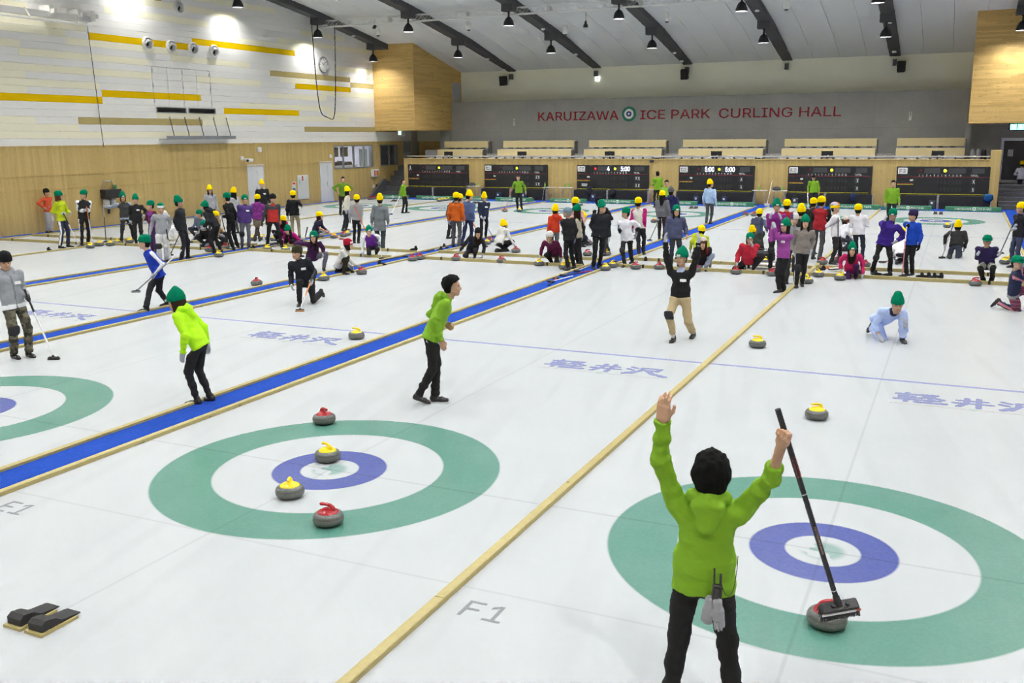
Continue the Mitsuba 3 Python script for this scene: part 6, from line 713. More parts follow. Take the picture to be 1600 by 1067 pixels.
# ================================================================== SCOREBOARDS
BX = {'A': (-29.25, -25.20), 'B2': (-24.15, -20.22), 'C2': (-18.45, -14.35), 'D2': (-12.70, -8.77), 'E2': (-7.10, -3.13), 'F2': (-2.03, 2.0)}
PANEL, SLOT = solid((.014, .014, .016), .45), solid((.055, .058, .062), .4)
LED = (.30, .33, .42)
for nm, (a, b) in BX.items():
    s = thing('scoreboard', f'black electronic scoreboard marked {nm} on the wood gallery front', 'scoreboard')
    w = b - a; X = lambda u: a + u * w; yF = 41.90
    put('panel', bevel_box(a, b, yF, Y1 + .02, .62, 1.955, .015), PANEL, s)
    if nm == 'A': put('letter', text_on_wall('A', X(.02), X(.06), yF, 1.60, .28, .006, True), WHITE, s)
    else:
        put('number_plate', box(X(.012), X(.118), yF - .015, yF, 1.60, 1.90), solid((.70, .70, .70), .5), s); put('number', text_on_wall(nm, X(.03), X(.10), yF - .015, 1.66, .17, .004), solid((.03, .03, .035)), s)
    for u0, u1 in ((.30, .47), (.56, .745), (.81, .94)): put('display', box(X(u0), X(u1), yF - .008, yF, 1.64, 1.88), SLOT, s)
    put('yellow_light', tf(lathe([(.075, .0), (.06, .02), (0, .025)], 18), frame(np.array([[1, 0, 0], [0, 0, -1], [0, 1, 0]], float), (X(.525 if nm[0] in 'ABEF' else .54), yF, 1.76))), solid((.6, .6, .05)), s, emit=(.15, .145, .004), ew=.02)
    put('red_light', tf(lathe([(.07, .0), (.055, .02), (0, .025)], 18), frame(np.array([[1, 0, 0], [0, 0, -1], [0, 1, 0]], float), (X(.265), yF, 1.76))), solid((.10, .005, .01)), s, ew=.02, emit=(.17, .004, .004) if nm == 'C2' else None)
    put('red_line', box(X(.005), X(.98), yF - .012, yF, 1.455, 1.475), solid((.28, .015, .03)), s); put('yellow_line', box(X(.012), X(.97), yF - .012, yF, .655, .685), solid((.55, .48, .03)), s)
    put('team_line_yellow', box(X(.01), X(.19), yF - .012, yF, 1.10, 1.125), solid((.6, .5, .04)), s); put('team_line_red', box(X(.01), X(.19), yF - .012, yF, 1.135, 1.165), solid((.28, .02, .02)), s)
    put('team_plate', box(X(.15), X(.185), yF - .01, yF, 1.27, 1.36), solid((.6, .6, .6)), s)
    for k, d in enumerate(('1', '2', '3', '4', '5', '6', '7', '8', '9', '10', 'EE', 'EE')):
        x = X(.25 + k * .0405); put('numeral', text_on_wall(d, x - .022 * (1 + .8 * (len(d) > 1)), x + .022 * (1 + .8 * (len(d) > 1)), yF, 1.50, .085, .004, True), solid((.62, .62, .62)), s)
    put('total_lettering', text_on_wall('TOTAL', X(.80), X(.88), yF, 1.50, .085, .004, True), solid((.62, .62, .62)), s)
    k0 = 0 if nm == 'A' else 5
    if k0: put('cover_sheet', box(X(.2), X(.455), yF - .006, yF, .70, 1.43), solid((.02, .02, .023), .4), s)
    for zr in (1.16, .78):
        put('digit_segments', cat([text_on_wall('8', X(.25 + k * .0405) - .045, X(.25 + k * .0405) + .045, yF, zr, .20, .004) for k in range(k0, 12)] + [text_on_wall('8', X(.81) - .04, X(.81) + .04, yF, zr, .20, .004)] + ([text_on_wall('8', X(.85) - .04, X(.85) + .04, yF, zr, .20, .004)] if nm == 'A' else [])), solid((.04, .042, .045), .5), s, kind='stuff')
        if nm != 'A':
            for k in range(2 if nm in ('B2', 'C2') else 1): put('cross_mark', text_on_wall('X', X(.835 + .035 * k) - .05, X(.835 + .035 * k) + .05, yF - .005, zr + .02, .17, .005, True), solid((.75, .75, .75)), s)
    led = {'C2': (('4', .43, .465), ('5:00', .62, .745)), 'D2': (('5:00', .352, .474), ('5:00', .622, .745))}.get(nm, ())
    for tx, u0, u1 in led: put('lit_digits', text_on_wall(tx, X(u0), X(u1), yF - .012, 1.65, .23, .006, True), WHITE, s, emit=LED, ew=.02)
    if nm == 'C2': put('photo_plate', box(X(.07), X(.15), yF - .012, yF, .80, .96), solid((.45, .45, .48)), s)
    # black skirt boxes with pale joints below
    m = (a + b) / 2 - .1
    sk = thing('skirt_box', f'low black storage box standing under scoreboard {nm}', 'box', 'black boxes under the scoreboards')
    for p, q in ((a + .03, m - .05), (m + .05, b + .10)): put('black_panel', bevel_box(p, q, 41.45, 41.8, .012, .63, .01), solid((.016, .016, .018), .6), sk)
    for x in (a - .02, m - .03, m + .02, b + .12): put('edge_post', bevel_box(x - .018, x + .018, 41.42, 41.80, .012, .64, .004), solid((.55, .55, .56), .4, .5), sk)

# bumper boards at the far end
BG = solid(lin((58, 128, 96)), .5); BW = solid((.70, .73, .71), .5)
for s, cx in SHEETS.items():
    for side, (a, b) in (('left', (cx - 2.45, cx - .33)), ('right', (cx + .24, cx + 2.55))):
        if s == 'B' and side == 'right': b -= .1
        t = thing('bumper_board', f'green lettered bumper board, {side} half before scoreboard {s} at the far end', 'bumper board', 'green bumper boards')
        t = put('board', bevel_box(a, b, 40.24, 40.44, .0, .215, .015), BG, t)
        m = (a + b) / 2 + .04; z = .075
        put('lettering', text_on_wall('KARUIZAWA', m - .80, m - .10, 40.24, z, .085, .004, True), BW, t); put('lettering', text_on_wall('ICE PARK', m + .12, m + .72, 40.24, z, .085, .004, True), BW, t)
        put('emblem', prism(Point(m + .01, z + .045).buffer(.085).difference(Point(m + .01, z + .045).buffer(.03)), 1, 40.234, 40.24), BW, t)
# hacks
def hack(x, y, sgn, lab):
    t = thing('hack', lab, 'curling hack')
    put('base', prism([(x - .09, y - .16), (x + .09, y - .16), (x + .09, y + .16), (x - .09, y + .16)], 2, 0.001, .022), TIMBER, t)
    pr_ = [(-.135, .022), (-.135, .075), (-.10, .10), (-.02, .085), (.04, .045), (.20, .028), (.20, .022)]
    put('rubber', prism([(y + sgn * u, v) for u, v in pr_], 0, x - .07, x + .07), solid((.022, .022, .024), .7), t)
hack(-5.19, -3.62, 1, 'left one of the two black rubber hacks on pale wooden bases in the foreground'); hack(-4.97, -3.62, 1, 'right one of the two black rubber hacks on pale wooden bases in the foreground')
for s, cx in SHEETS.items():
    for d in (-.11, .11): hack(cx + d, 38.3, -1, f'{"left" if d < 0 else "right"} small black hack at the far end of the sheet before scoreboard {s}')

# tables, bottles, bags in front of the end wall
def table(x, y, lab, items):
    t = thing('side_table', lab, 'table')
    put('top', bevel_box(x - .36, x + .36, y - .22, y + .22, .735, .765, .008), solid((.55, .55, .53), .4), t)
    for sx in (-1, 1):
        for sy in (-1, 1): put('leg', rod((x + sx * .22, y + sy * .17, .735), (x + sx * .33, y + sy * .2, .012), .016, 8), STEEL, t)
    for k, (kind, dx) in enumerate(items):
        if kind in 'bc':
            q = thing('bottle', f'{"second " if kind == "c" else ""}green drink bottle on the table {lab.split("table ")[-1]}', 'bottle', 'green drink bottles'); put('body', lathe([(.0, 0), (.038, 0), (.04, .03), (.04, .15), (.018, .20), (.018, .225), (0, .225)], 14), solid((.18, .42, .05), .3), q, smooth=40, tw=T().translate([x + dx, y, .765])); put('cap', lathe([(0, .225), (.02, .225), (.02, .25), (0, .25)], 12), WHITE, q, tw=T().translate([x + dx, y, .765]))
        elif kind == 'k': put('black_bag', lathe([(0, 0), (.2, .01), (.21, .08), (.15, .16), (.06, .19), (0, .19)], 14), DARK, smooth=50, tw=T().translate([x + dx, y, .765]), label=f'dark soft bag lying on the table {lab.split("table ")[-1]}', cat='bag')
        elif kind in 'yz': put('yellow_cup', lathe([(0, 0), (.05, 0), (.06, .1), (.055, .1), (.045, .01)], 14), solid((.6, .42, .02), .4), smooth=40, tw=T().translate([x + dx, y, .765]), label=f'{"left" if kind == "y" else "right"} yellow cup on the table {lab.split("table ")[-1]}', cat='cup')
table(-24.55, 41.3, 'small folding table between scoreboards A and B2', [('k', -.1), ('b', .22)])
table(-19.85, 41.3, 'small folding table to the right of scoreboard B2', [('b', -.25)]); table(-18.85, 41.3, 'small folding table to the left of scoreboard C2', [('b', -.05), ('c', .2)])
table(-13.75, 41.0, 'small folding table between scoreboards C2 and D2', [('y', -.2), ('z', 0)])
table(-8.35, 41.3, 'small folding table to the right of scoreboard D2', [('b', -.05)]); table(-7.38, 41.3, 'small folding table to the left of scoreboard E2', [('k', -.15), ('b', .15)])
def bag(x, lab, rgb, w=.3, h=.36, y=41.2):
    t = thing('tote_bag', lab, 'bag'); put('sack', bevel_box(x - w / 2, x + w / 2, y - .1, y + .1, .012, h, .03), solid(rgb, .8), t)
    put('handle', pipe([(x - .08, y - .05, h - .02), (x - .06, y - .05, h + .12), (x + .06, y - .05, h + .12), (x + .08, y - .05, h - .02)], .012, 6), DARK, t); put('tag', box(x - .06, x + .04, y - .106, y - .1, h * .6, h * .85), WHITE, t)
NB = (.02, .035, .09)
for x, l in ((-22.9, 'navy tote bag under the left half of scoreboard B2'), (-21.35, 'navy tote bag under the right half of scoreboard B2'), (-17.2, 'navy tote bag under the left half of scoreboard C2'), (-11.55, 'navy tote bag under the left half of scoreboard D2'), (-10.1, 'navy tote bag under the right half of scoreboard D2'), (-6.6, 'dark bag under the left half of scoreboard E2'), (-.35, 'grey-blue tote bag under scoreboard F2')): bag(x, l, NB if 'navy' in l else (.05, .06, .08), h=.42)
for x, l, c, h in ((-20.9, 'tan bag at the right end of scoreboard B2', (.30, .24, .16), .2), (-13.0, 'white crumpled bag left of scoreboard D2', (.65, .65, .65), .28), (-8.95, 'white box at the right end of scoreboard D2', (.7, .7, .7), .1), (.95, 'white box on the floor before scoreboard F2', (.7, .7, .7), .1), (-3.7, 'pale bag at the right end of scoreboard E2', (.3, .3, .32), .14)):
    put('floor_bag', lathe([(0, .012), (.17, .012), (.19, h * .4), (.14, h * .85), (.05, h), (0, h)], 10), solid(c, .8), smooth=60, tw=T().translate([x, 41.1, 0]), label=l, cat='bag')
for i in range(2): put('white_cup', lathe([(0, 0.012), (.05, 0.012), (.06, .13), (0, .13)], 12), WHITE, tw=T().translate([-8.0 + .17 * i, 41.0, 0]), label=('left', 'right')[i] + ' one of two white cups on the carpet between scoreboards D2 and E2', cat='cup')
for i, (x, y) in enumerate(((-7.65, 41.1), (-7.5, 41.15), (-7.35, 41.1), (-7.2, 41.12))): put('black_shoe', bevel_box(x - .05, x + .05, y - .14, y + .14, .012, .11, .03), BLACK, label=('first', 'second', 'third', 'fourth')[i] + ' black shoe from the left under the table left of scoreboard E2', cat='shoe', group='black shoes under the table')
put('hanging_jacket', lathe([(.0, -.42), (.10, -.40), (.17, -.2), (.15, 0.05), (.05, .1), (0, .1)], 12), solid((.02, .02, .03), .9), smooth=60, tw=T().translate([-17.55, 41.5, .72]), label='black jacket hung on the box under scoreboard C2', cat='jacket')
put('hanging_jacket', lathe([(.0, -.32), (.10, -.30), (.16, -.15), (.14, 0.05), (.05, .1), (0, .1)], 12), solid((.02, .02, .025), .9), smooth=60, tw=T().translate([-16.2, 41.38, .62]), label='dark jacket hung in the middle of the box under scoreboard C2', cat='jacket')
put('hanging_jacket', lathe([(.0, -.30), (.10, -.28), (.14, -.12), (.12, 0.05), (.05, .08), (0, .08)], 12), solid((.02, .03, .09), .9), smooth=60, tw=T().translate([-3.9, 41.4, .62]), label='navy jacket hung on the box under scoreboard E2', cat='jacket')
put('hanging_jacket', lathe([(.0, -.25), (.12, -.22), (.22, -.10), (.19, 0.08), (.08, .12), (0, .12)], 12), solid((.01, .09, .25), .9), smooth=60, tw=T().translate([2.0, 41.4, .62]), label='bright blue jacket hung at the right end of the box under scoreboard F2', cat='jacket')
for k, (x, dx, l) in enumerate(((-14.2, .1, 'first'), (-14.05, .08, 'second'))):
    put('leaning_broom', cat(rod((x, 41.2, .02), (x + dx, 41.85, 1.25), .015, 8), bevel_box(x - .09, x + .09, 41.12, 41.24, .012, .06, .01)), solid((.35, .2, .2), .5), label=f'{l} of two brooms leaning on the wall between scoreboards C2 and D2', cat='broom')
put('leaning_broom', cat(rod((-7.92, 41.0, .02), (-7.86, 41.85, 1.22), .016, 8), bevel_box(-8.01, -7.83, 40.95, 41.06, .012, .06, .01)), solid((.7, .66, .62), .5), label='white broom leaning on the wall between scoreboards D2 and E2', cat='broom')
# ================================================================== CURLING STONES
gp = [(0, .0), (.064, .0), (.070, .004), (.102, .008), (.126, .018), (.138, .034), (.142, .052), (.142, .072), (.138, .090), (.126, .107), (.102, .118), (.07, .122), (.0, .123)]
def spline(P, k=4):
    P = np.array(P, float); out = []
    for i in range(len(P) - 1):
        p0, p1, p2, p3 = P[max(i - 1, 0)], P[i], P[i + 1], P[min(i + 2, len(P) - 1)]
        for t in np.arange(k) / k: out.append(.5 * (2 * p1 + (p2 - p0) * t + (2 * p0 - 5 * p1 + 4 * p2 - p3) * t * t + (3 * p1 - p0 - 3 * p2 + p3) * t ** 3))
    return np.array(out + [P[-1]])
gran_d = mikit.ply(lathe(spline(gp, 2), 36), None, smooth=True)
band_d = mikit.ply(lathe([(.1400, .045), (.1432, .050), (.1432, .073), (.1400, .078)], 40), None, smooth=True)
cap_m = lathe(spline([(.100, .114), (.094, .125), (.074, .138), (.045, .152), (.0, .160)], 2), 28)
gn = [(-.046, 0, .135), (-.050, 0, .160), (-.040, 0, .178), (-.012, 0, .188), (.03, 0, .191), (.066, 0, .189), (.078, 0, .186)]
gs = spline(gn, 4); handle_m = pipe(gs, np.interp(np.linspace(0, 1, len(gs)), [0, .15, .35, .6, .93, 1], [.034, .025, .016, .015, .0165, .006]), 12)
cap_d, handle_d = mikit.ply(cap_m, None, smooth=True), mikit.ply(handle_m, None, smooth=True)
SRED, SYEL = solid((.33, .012, .018), .25), solid((.80, .58, .005), .25)
rs = random.Random(5)
for (x, y, cc, lab) in STONES:
    t = thing('curling_stone', lab, 'curling stone'); m = {'r': SRED, 'y': SYEL, 'o': SYEL, 'n': SRED}[cc]; z = .012 if any(a < x < b for a, b in ((-8.255, -7.73), (-14.24, -13.72), (-20.22, -19.70))) else 0.001
    yaw = {'yellow stone on the blue ring of the house': 165, 'red stone on the near part of the green ring': 185, 'yellow stone left of the blue ring in the white ring': 300, 'yellow stone beside the timber divider behind the hog line': 200, 'yellow stone alone on the ice right of the raised broom': 215, 'red stone on the far edge of the green ring, farthest of the four': 335, 'red stone under the brush of the foreground broom on the green ring': 25, 'yellow stone beside the blue carpet and the blue lettering': 190}.get(lab, rs.uniform(0, 360))
    M = T().translate([x, y, z]).rotate([0, 0, 1], yaw)
    put('granite', gran_d, GRAN, t, tw=M); put('striking_band', band_d, GRANB, t, tw=M); put('cap', cap_d, SRED if cc == 'o' else m, t, tw=M); put('handle', handle_d, m, t, tw=M)

# ================================================================== BROOMS
def make_broom(lab, A, B, k):
    A, B = np.array(A), np.array(B); d = B - A; L = np.linalg.norm(d); d /= L; t = thing('curling_broom', lab, 'broom')
    c1, c2, c3 = k['pole'], k.get('pole2', k['pole']), k.get('pole3', k.get('pole2', k['pole'])); R = .0145
    e = B - d * .045
    cuts = [A, A + d * L * .33, A + d * L * .66, e]
    for i, c in enumerate((c1, c2, c3)):
        put('pole' if i else 'grip', rod(cuts[i], cuts[i + 1] - d * .001, R if i else R + .0012, 10), solid(c, .35), t, smooth=40)
    side = np.cross(d, [0, 0, 1]); side /= np.linalg.norm(side)
    if k.get('big'):
        return t, side
    w = FWD - d * (FWD @ d); 
    hx = np.cross([0, 0, 1.], FWD); hx /= np.linalg.norm(hx)
    M = frame(np.stack([hx, np.cross([0, 0, 1.], hx), [0, 0, 1.]], 1), B)
    put('head_plate', tf(bevel_box(-.085, .085, -.028, .028, .0, .02, .008), M), BLACK, t); put('pad', tf(bevel_box(-.095, .095, -.036, .036, -.026, .0, .010), M), solid(k['head'], .8), t)
    put('socket', rod(B + np.array([0, 0, .015]), e + d * .0, .018, 8), BLACK, t)
    return t, side
for (lab, A, B, k) in BROOMS:
    t, side = make_broom(lab, A, B, k)
    if k.get('big'):   # the foreground broom, held up so that its head is seen from the bristle side
        A, B = np.array(A), np.array(B); d = B - A; L = np.linalg.norm(d); d /= L
        rx = np.cross(FWD, CUP); hx = rx * .985 + CUP * .17; hx /= np.linalg.norm(hx); hz = -(d - hx * (d @ hx)); hz /= np.linalg.norm(hz)
        hz = hz * .8 - FWD * .6; hz -= hx * (hz @ hx); hz /= np.linalg.norm(hz)
        M = frame(np.stack([hx, np.cross(hz, hx), hz], 1), B)
        put('head_plate', tf(bevel_box(-.105, .105, -.035, .035, -.005, .022, .008), M), BLACK, t)
        put('steel_rail', tf(bevel_box(-.108, .085, -.040, -.030, -.006, .012, .003), M), STEEL, t); put('rail_end', tf(bevel_box(.085, .108, -.040, -.028, -.006, .014, .004), M), solid((.35, .05, .04), .4), t)
        rb = random.Random(3)
        put('bristles', tf(cat([rod((u, v, -.005), (u * 1.05 + rb.uniform(-.004, .004), v * 1.15 + rb.uniform(-.004, .004), -.058 + rb.uniform(-.003, .003)), .0032, 5) for u in np.linspace(-.10, .10, 40) for v in (-.03, -.018, -.006, .006, .018, .03)]), M), solid((.012, .012, .013), .7), t, kind='stuff')
        for sx in (-.035, .045): put('screw_knob', tf(lathe([(0, .022), (.012, .022), (.012, .038), (0, .04)], 12), M @ trimesh.transformations.translation_matrix((sx, 0, 0))), BLACK, t)
        put('socket', rod(B - d * .07, B + hz * .015, .019, 10), BLACK, t)
        nrmv = -FWD - d * (-FWD @ d); nrmv /= np.linalg.norm(nrmv); u = d; v = np.cross(nrmv, u)
        def on_pole(s, at, h, rgb, rot):
            m = text_mesh(s, h, .0008, True); w = m.vertices; c = (w.max(0) + w.min(0)) / 2; m.apply_translation((-c[0], -c[1], .0135)); Rm = np.stack([u * rot, v * rot, nrmv], 1); return tf(m, frame(Rm, A + d * at))
        put('red_lettering', on_pole('HAMMER', .34, .020, 0, 1), solid((.36, .035, .035), .5), t); put('small_lettering', on_pole('PERFORMANCE BRUSH', .78, .011, 0, 1), solid((.30, .18, .15), .5), t)
        for at in (.50, 1.09): put('ring_mark', rod(A + d * at, A + d * (at + .006), .0165, 12), STEEL, t)

# ================================================================== PEOPLE
def unit(v): v = np.asarray(v, float); return v / np.linalg.norm(v)
class Field:
    """a signed distance on a grid, built of blended round cones, meshed by surface nets"""
    def __init__(s, pts, pad, h):
        pts = np.asarray(pts); s.h = h; s.lo = pts.min(0) - pad; n = np.ceil((pts.max(0) - pts.min(0) + 2 * pad) / h).astype(int) + 1
        s.ax = [(s.lo[i] + h * np.arange(n[i])).astype(np.float32) for i in range(3)]; s.F = np.full(n, .2, np.float32); s.col = []
    def block(s, lo, hi):
        i0 = np.maximum(np.floor((lo - s.lo) / s.h).astype(int), 0); i1 = np.minimum(np.ceil((hi - s.lo) / s.h).astype(int) + 1, s.F.shape)
        return tuple(slice(a, b) for a, b in zip(i0, i1))
    def merge(s, sl, d, k, sub=False):
        f = s.F[sl]
        if f.size == 0: return
        if sub: s.F[sl] = np.maximum(f, -d); return
        h = np.maximum(k - np.abs(f - d), 0) / k; s.F[sl] = np.minimum(f, d) - h * h * k * .25
    def cone(s, a, b, ra, rb, k=.03, lat=None, kx=1.0, flat=False, clips=(), col=None, sub=False):
        a, b = np.asarray(a, float), np.asarray(b, float); R = max(ra, rb) * max(kx, 1) + .05
        sl = s.block(np.minimum(a, b) - R, np.maximum(a, b) + R); X, Y, Z = s.ax[0][sl[0], None, None], s.ax[1][None, sl[1], None], s.ax[2][None, None, sl[2]]
        d = _cone(X, Y, Z, a, b, ra, rb, lat, kx, flat)
        for (c, n) in clips: d = np.maximum(d, (X - c[0]) * n[0] + (Y - c[1]) * n[1] + (Z - c[2]) * n[2])
        s.merge(sl, d.astype(np.float32), k, sub)
        if col is not None: s.col.append((a, b, ra, rb, lat, kx, col))
    def ell(s, c, r, R=None, k=.02, sub=False, col=None):
        c, r = np.asarray(c, float), np.asarray(r, float); m = r.max() + .05; sl = s.block(c - m, c + m)
        P = [s.ax[0][sl[0], None, None] - c[0], s.ax[1][None, sl[1], None] - c[1], s.ax[2][None, None, sl[2]] - c[2]]
        if R is not None: P = [P[0] * R[0, i] + P[1] * R[1, i] + P[2] * R[2, i] for i in range(3)]
        q = np.sqrt((P[0] / r[0]) ** 2 + (P[1] / r[1]) ** 2 + (P[2] / r[2]) ** 2); g = np.sqrt((P[0] / r[0] ** 2) ** 2 + (P[1] / r[1] ** 2) ** 2 + (P[2] / r[2] ** 2) ** 2)
        s.merge(sl, (q * (q - 1) / np.maximum(g, 1e-6)).astype(np.float32), k, sub)
    def mesh(s):
        F = s.F; ins = F < 0; n = np.array(F.shape)
        c = sum(ins[i:n[0] - 1 + i, j:n[1] - 1 + j, k:n[2] - 1 + k].astype(np.int8) for i in (0, 1) for j in (0, 1) for k in (0, 1))
        idx = np.argwhere((c > 0) & (c < 8))
        if len(idx) == 0: return trimesh.Trimesh()
        cid = -np.ones(n - 1, np.int64); cid[tuple(idx.T)] = np.arange(len(idx)); acc, cnt = np.zeros((len(idx), 3)), np.zeros(len(idx))
        for ax in range(3):
            e = np.zeros(3, int); e[ax] = 1; o1, o2 = [a for a in range(3) if a != ax]
            for u in (0, 1):
                for v in (0, 1):
                    o = np.zeros(3, int); o[o1], o[o2] = u, v; p = idx + o; q = p + e; f0, f1 = F[tuple(p.T)], F[tuple(q.T)]
                    m = (f0 < 0) != (f1 < 0); t = f0[m] / (f0[m] - f1[m]); w = p[m].astype(float); w[:, ax] += t; acc[m] += w; cnt[m] += 1
        V = acc / cnt[:, None] * s.h + s.lo; Q = []
        for ax in range(3):
            o1, o2 = [(1, 2), (2, 0), (0, 1)][ax]; sl0 = [slice(1, -1)] * 3; sl1 = [slice(1, -1)] * 3; sl0[ax] = slice(0, -1); sl1[ax] = slice(1, None)
            a, b = ins[tuple(sl0)], ins[tuple(sl1)]; base = np.ones(3, int); base[ax] = 0
            for flip, m in ((False, a & ~b), (True, ~a & b)):
                p = np.argwhere(m) + base
                if len(p) == 0: continue
                def g(u, v): q = p.copy(); q[:, o1] += u; q[:, o2] += v; return cid[tuple(q.T)]
                quad = np.stack([g(-1, -1), g(0, -1), g(0, 0), g(-1, 0)], 1); Q.append(quad[:, ::-1] if flip else quad)
        Q = np.vstack(Q); Q = Q[(Q >= 0).all(1)]
        return trimesh.Trimesh(V, np.vstack([Q[:, [0, 1, 2]], Q[:, [0, 2, 3]]]), process=False)
    def colours(s, V):
        best, out = np.full(len(V), 9.0), np.zeros((len(V), 3))
        for (a, b, ra, rb, lat, kx, col) in s.col:
            d = _cone(V[:, 0], V[:, 1], V[:, 2], a, b, ra, rb, lat, kx, False); m = d < best; best[m] = d[m]
            if callable(col):
                ab = b - a; out[m] = col(V[m], ((V[m] - a) @ ab) / (ab @ ab), a, b)
            else: out[m] = col
        return out
def _cone(X, Y, Z, a, b, ra, rb, lat, kx, flat):
    ab = b - a; px, py, pz = X - a[0], Y - a[1], Z - a[2]
    if lat is not None:
        f = 1 / kx - 1; q = (px * lat[0] + py * lat[1] + pz * lat[2]) * f; px, py, pz = px + lat[0] * q, py + lat[1] * q, pz + lat[2] * q
        ab = ab + lat * ((ab @ lat) * f)
    L2 = ab @ ab + 1e-12; t = (px * ab[0] + py * ab[1] + pz * ab[2]) / L2; tc = np.clip(t, 0, 1)
    d = np.sqrt((px - tc * ab[0]) ** 2 + (py - tc * ab[1]) ** 2 + (pz - tc * ab[2]) ** 2) - (ra + (rb - ra) * tc)
    if flat: d = np.maximum(d, (t - 1) * math.sqrt(L2))
    return d

# templates in their own frames (x to the side, y forward, z up), origin at the middle of the head / wrist / ankle
def head_template(h, happy=False):
    f = Field([(-.1, -.13, -.14), (.1, .13, .13)], .02, h)
    f.ell((0, -.012, .032), (.074, .094, .086)); f.ell((0, .026, -.030), (.058, .066, .082), k=.04); f.cone((-.012, .066, -.094), (.012, .066, -.094), .019, .019, k=.03)
    f.cone((0, .086, .004), (0, .106, -.026), .008, .0125, k=.014); f.cone((-.034, .076, .024), (.034, .076, .024), .013, .013, k=.02)
    for sx in (-1, 1):
        f.ell((sx * .031, .100, .006), (.015, .013, .009), sub=True); f.cone((sx * .036, .070, -.028), (sx * .030, .076, -.04), .018, .016, k=.03); f.ell((sx * .074, -.008, -.008), (.010, .019, .030), k=.008)
        f.cone((sx * .030, .060, -.075), (sx * .050, .0, -.055), .018, .018, k=.03)
    f.cone((-.018, .084, -.056), (.018, .084, -.056), .007, .007, k=.012)
    f.cone((0, -.02, -.05), (0, -.035, -.15), .052, .050, k=.03)
    m = f.mesh(); v = m.vertices; c = np.ones((len(v), 3)); front = v[:, 1] > .05
    def near(x, z, a, b): return front & (((np.abs(v[:, 0]) - x) / a) ** 2 + ((v[:, 2] - z) / b) ** 2 < 1)
    c[near(.031, .026, .019, .0055)] = (.12, .10, .10); c[near(.031, .007, .0125, .006)] = (.10, .09, .09)
    if happy: c[near(0, -.060, .026, .013)] = (.30, .10, .10); c[near(0, -.054, .020, .005)] = (1.5, 1.8, 2.2)
    else: c[near(0, -.057, .021, .006)] = (.80, .50, .52)
    return m, c
HEADS = {(h, hp): head_template(h, hp) for h in (.0048, .0102) for hp in (False, True)}
def hair_template(kind, h=.0125):
    f = Field([(-.13, -.17, -.36), (.13, .13, .16)], .03, h)
    f.ell((0, -.016, .034), (.086, .106, .099))
    if kind in ('curly', 'shag'): f.ell((0, -.012, .045), (.094, .112, .105), k=.02)
    f.ell((0, -.035, -.025), (.080, .082, .080), k=.03)
    if kind == 'shag': f.ell((0, -.03, .02), (.108, .112, .108), k=.02); f.ell((0, -.045, -.045), (.085, .075, .065), k=.03)
    if kind == 'curly': f.ell((0, -.02, .045), (.108, .118, .112), k=.02)
    if kind in ('long', 'bob'):
        zb = -.30 if kind == 'long' else -.13
        f.cone((0, -.05, -.02), (0, -.075, zb), .075, .055, k=.03, lat=np.array([1., 0, 0]), kx=1.15)
        for sx in (-1, 1): f.cone((sx * .072, .015, .03), (sx * .078, .035, zb * .8), .022, .020, k=.02); f.cone((sx * .078, -.01, .0), (sx * .08, .0, zb * .85), .024, .022, k=.02)
    # open the face
    X, Y, Z = np.meshgrid(*f.ax, indexing='ij'); hair_line = .050 if kind != 'curly' else .062
    face = np.maximum(-(Y - (.012 if kind in ('short', 'curly', 'shag') else .03)), Z - hair_line - .35 * np.maximum(.03 - Y, 0)); 
    if kind in ('long', 'bob'): face = np.maximum(face, np.abs(X) - .062)
    else: face = np.maximum(-(Y + .02 - .5 * np.maximum(Z, 0) - .012), Z - hair_line)
    if kind == 'curly': face = np.minimum(face, np.maximum(.062 - Y, Z - .085))
    f.F = np.maximum(f.F, -face)
    m = f.mesh(); v = np.array(m.vertices)
    amp, fr = {'curly': (.024, 48), 'shag': (.020, 42)}.get(kind, (.005, 40)); n = v - np.array([0, -.01, .02]); n /= np.linalg.norm(n, axis=1, keepdims=True)
    v += n * ((meshkit.noise(v * fr * np.array([1, 1, .45])) - .45) * amp)[:, None]
    return trimesh.Trimesh(v, m.faces, process=False)
HAIR = {k: hair_template(k) for k in ('short', 'curly', 'long', 'bob')}; HAIR['shag'] = hair_template('shag', .007)
def knit(t): return 1 + .018 * np.cos(t * 24)
def hat_template(style):
    cuff = [(.098, .020), (.105, .024), (.106, .066), (.102, .072)]
    dome = {'round': [(.101, .092), (.094, .122), (.074, .150), (.042, .168), (.016, .174), (0, .175)], 'point': [(.098, .095), (.082, .130), (.056, .162), (.030, .188), (.012, .202), (0, .204)],
            'tall': [(.098, .10), (.080, .135), (.068, .165), (.060, .188), (.044, .205), (.02, .214), (0, .215)], 'cap': [(.094, .085), (.082, .115), (.055, .138), (0, .146)]}[style]
    m = lathe([(.090, .018)] + cuff + dome, 48, knit); v = np.array(m.vertices); v[:, 1] = v[:, 1] * 1.10 - .014; v[:, 0] *= .93
    v[:, 1] -= np.clip(v[:, 2] - .05, 0, 1) * .22; v[:, 2] += v[:, 1] * .10
    if style == 'cap':
        b = bevel_box(-.07, .07, .06, .165, .02, .032, .005); return trimesh.util.concatenate([trimesh.Trimesh(v, m.faces, process=False), b])
    return trimesh.Trimesh(v, m.faces, process=False)
HATS = {k: hat_template(k) for k in ('round', 'point', 'tall', 'cap')}
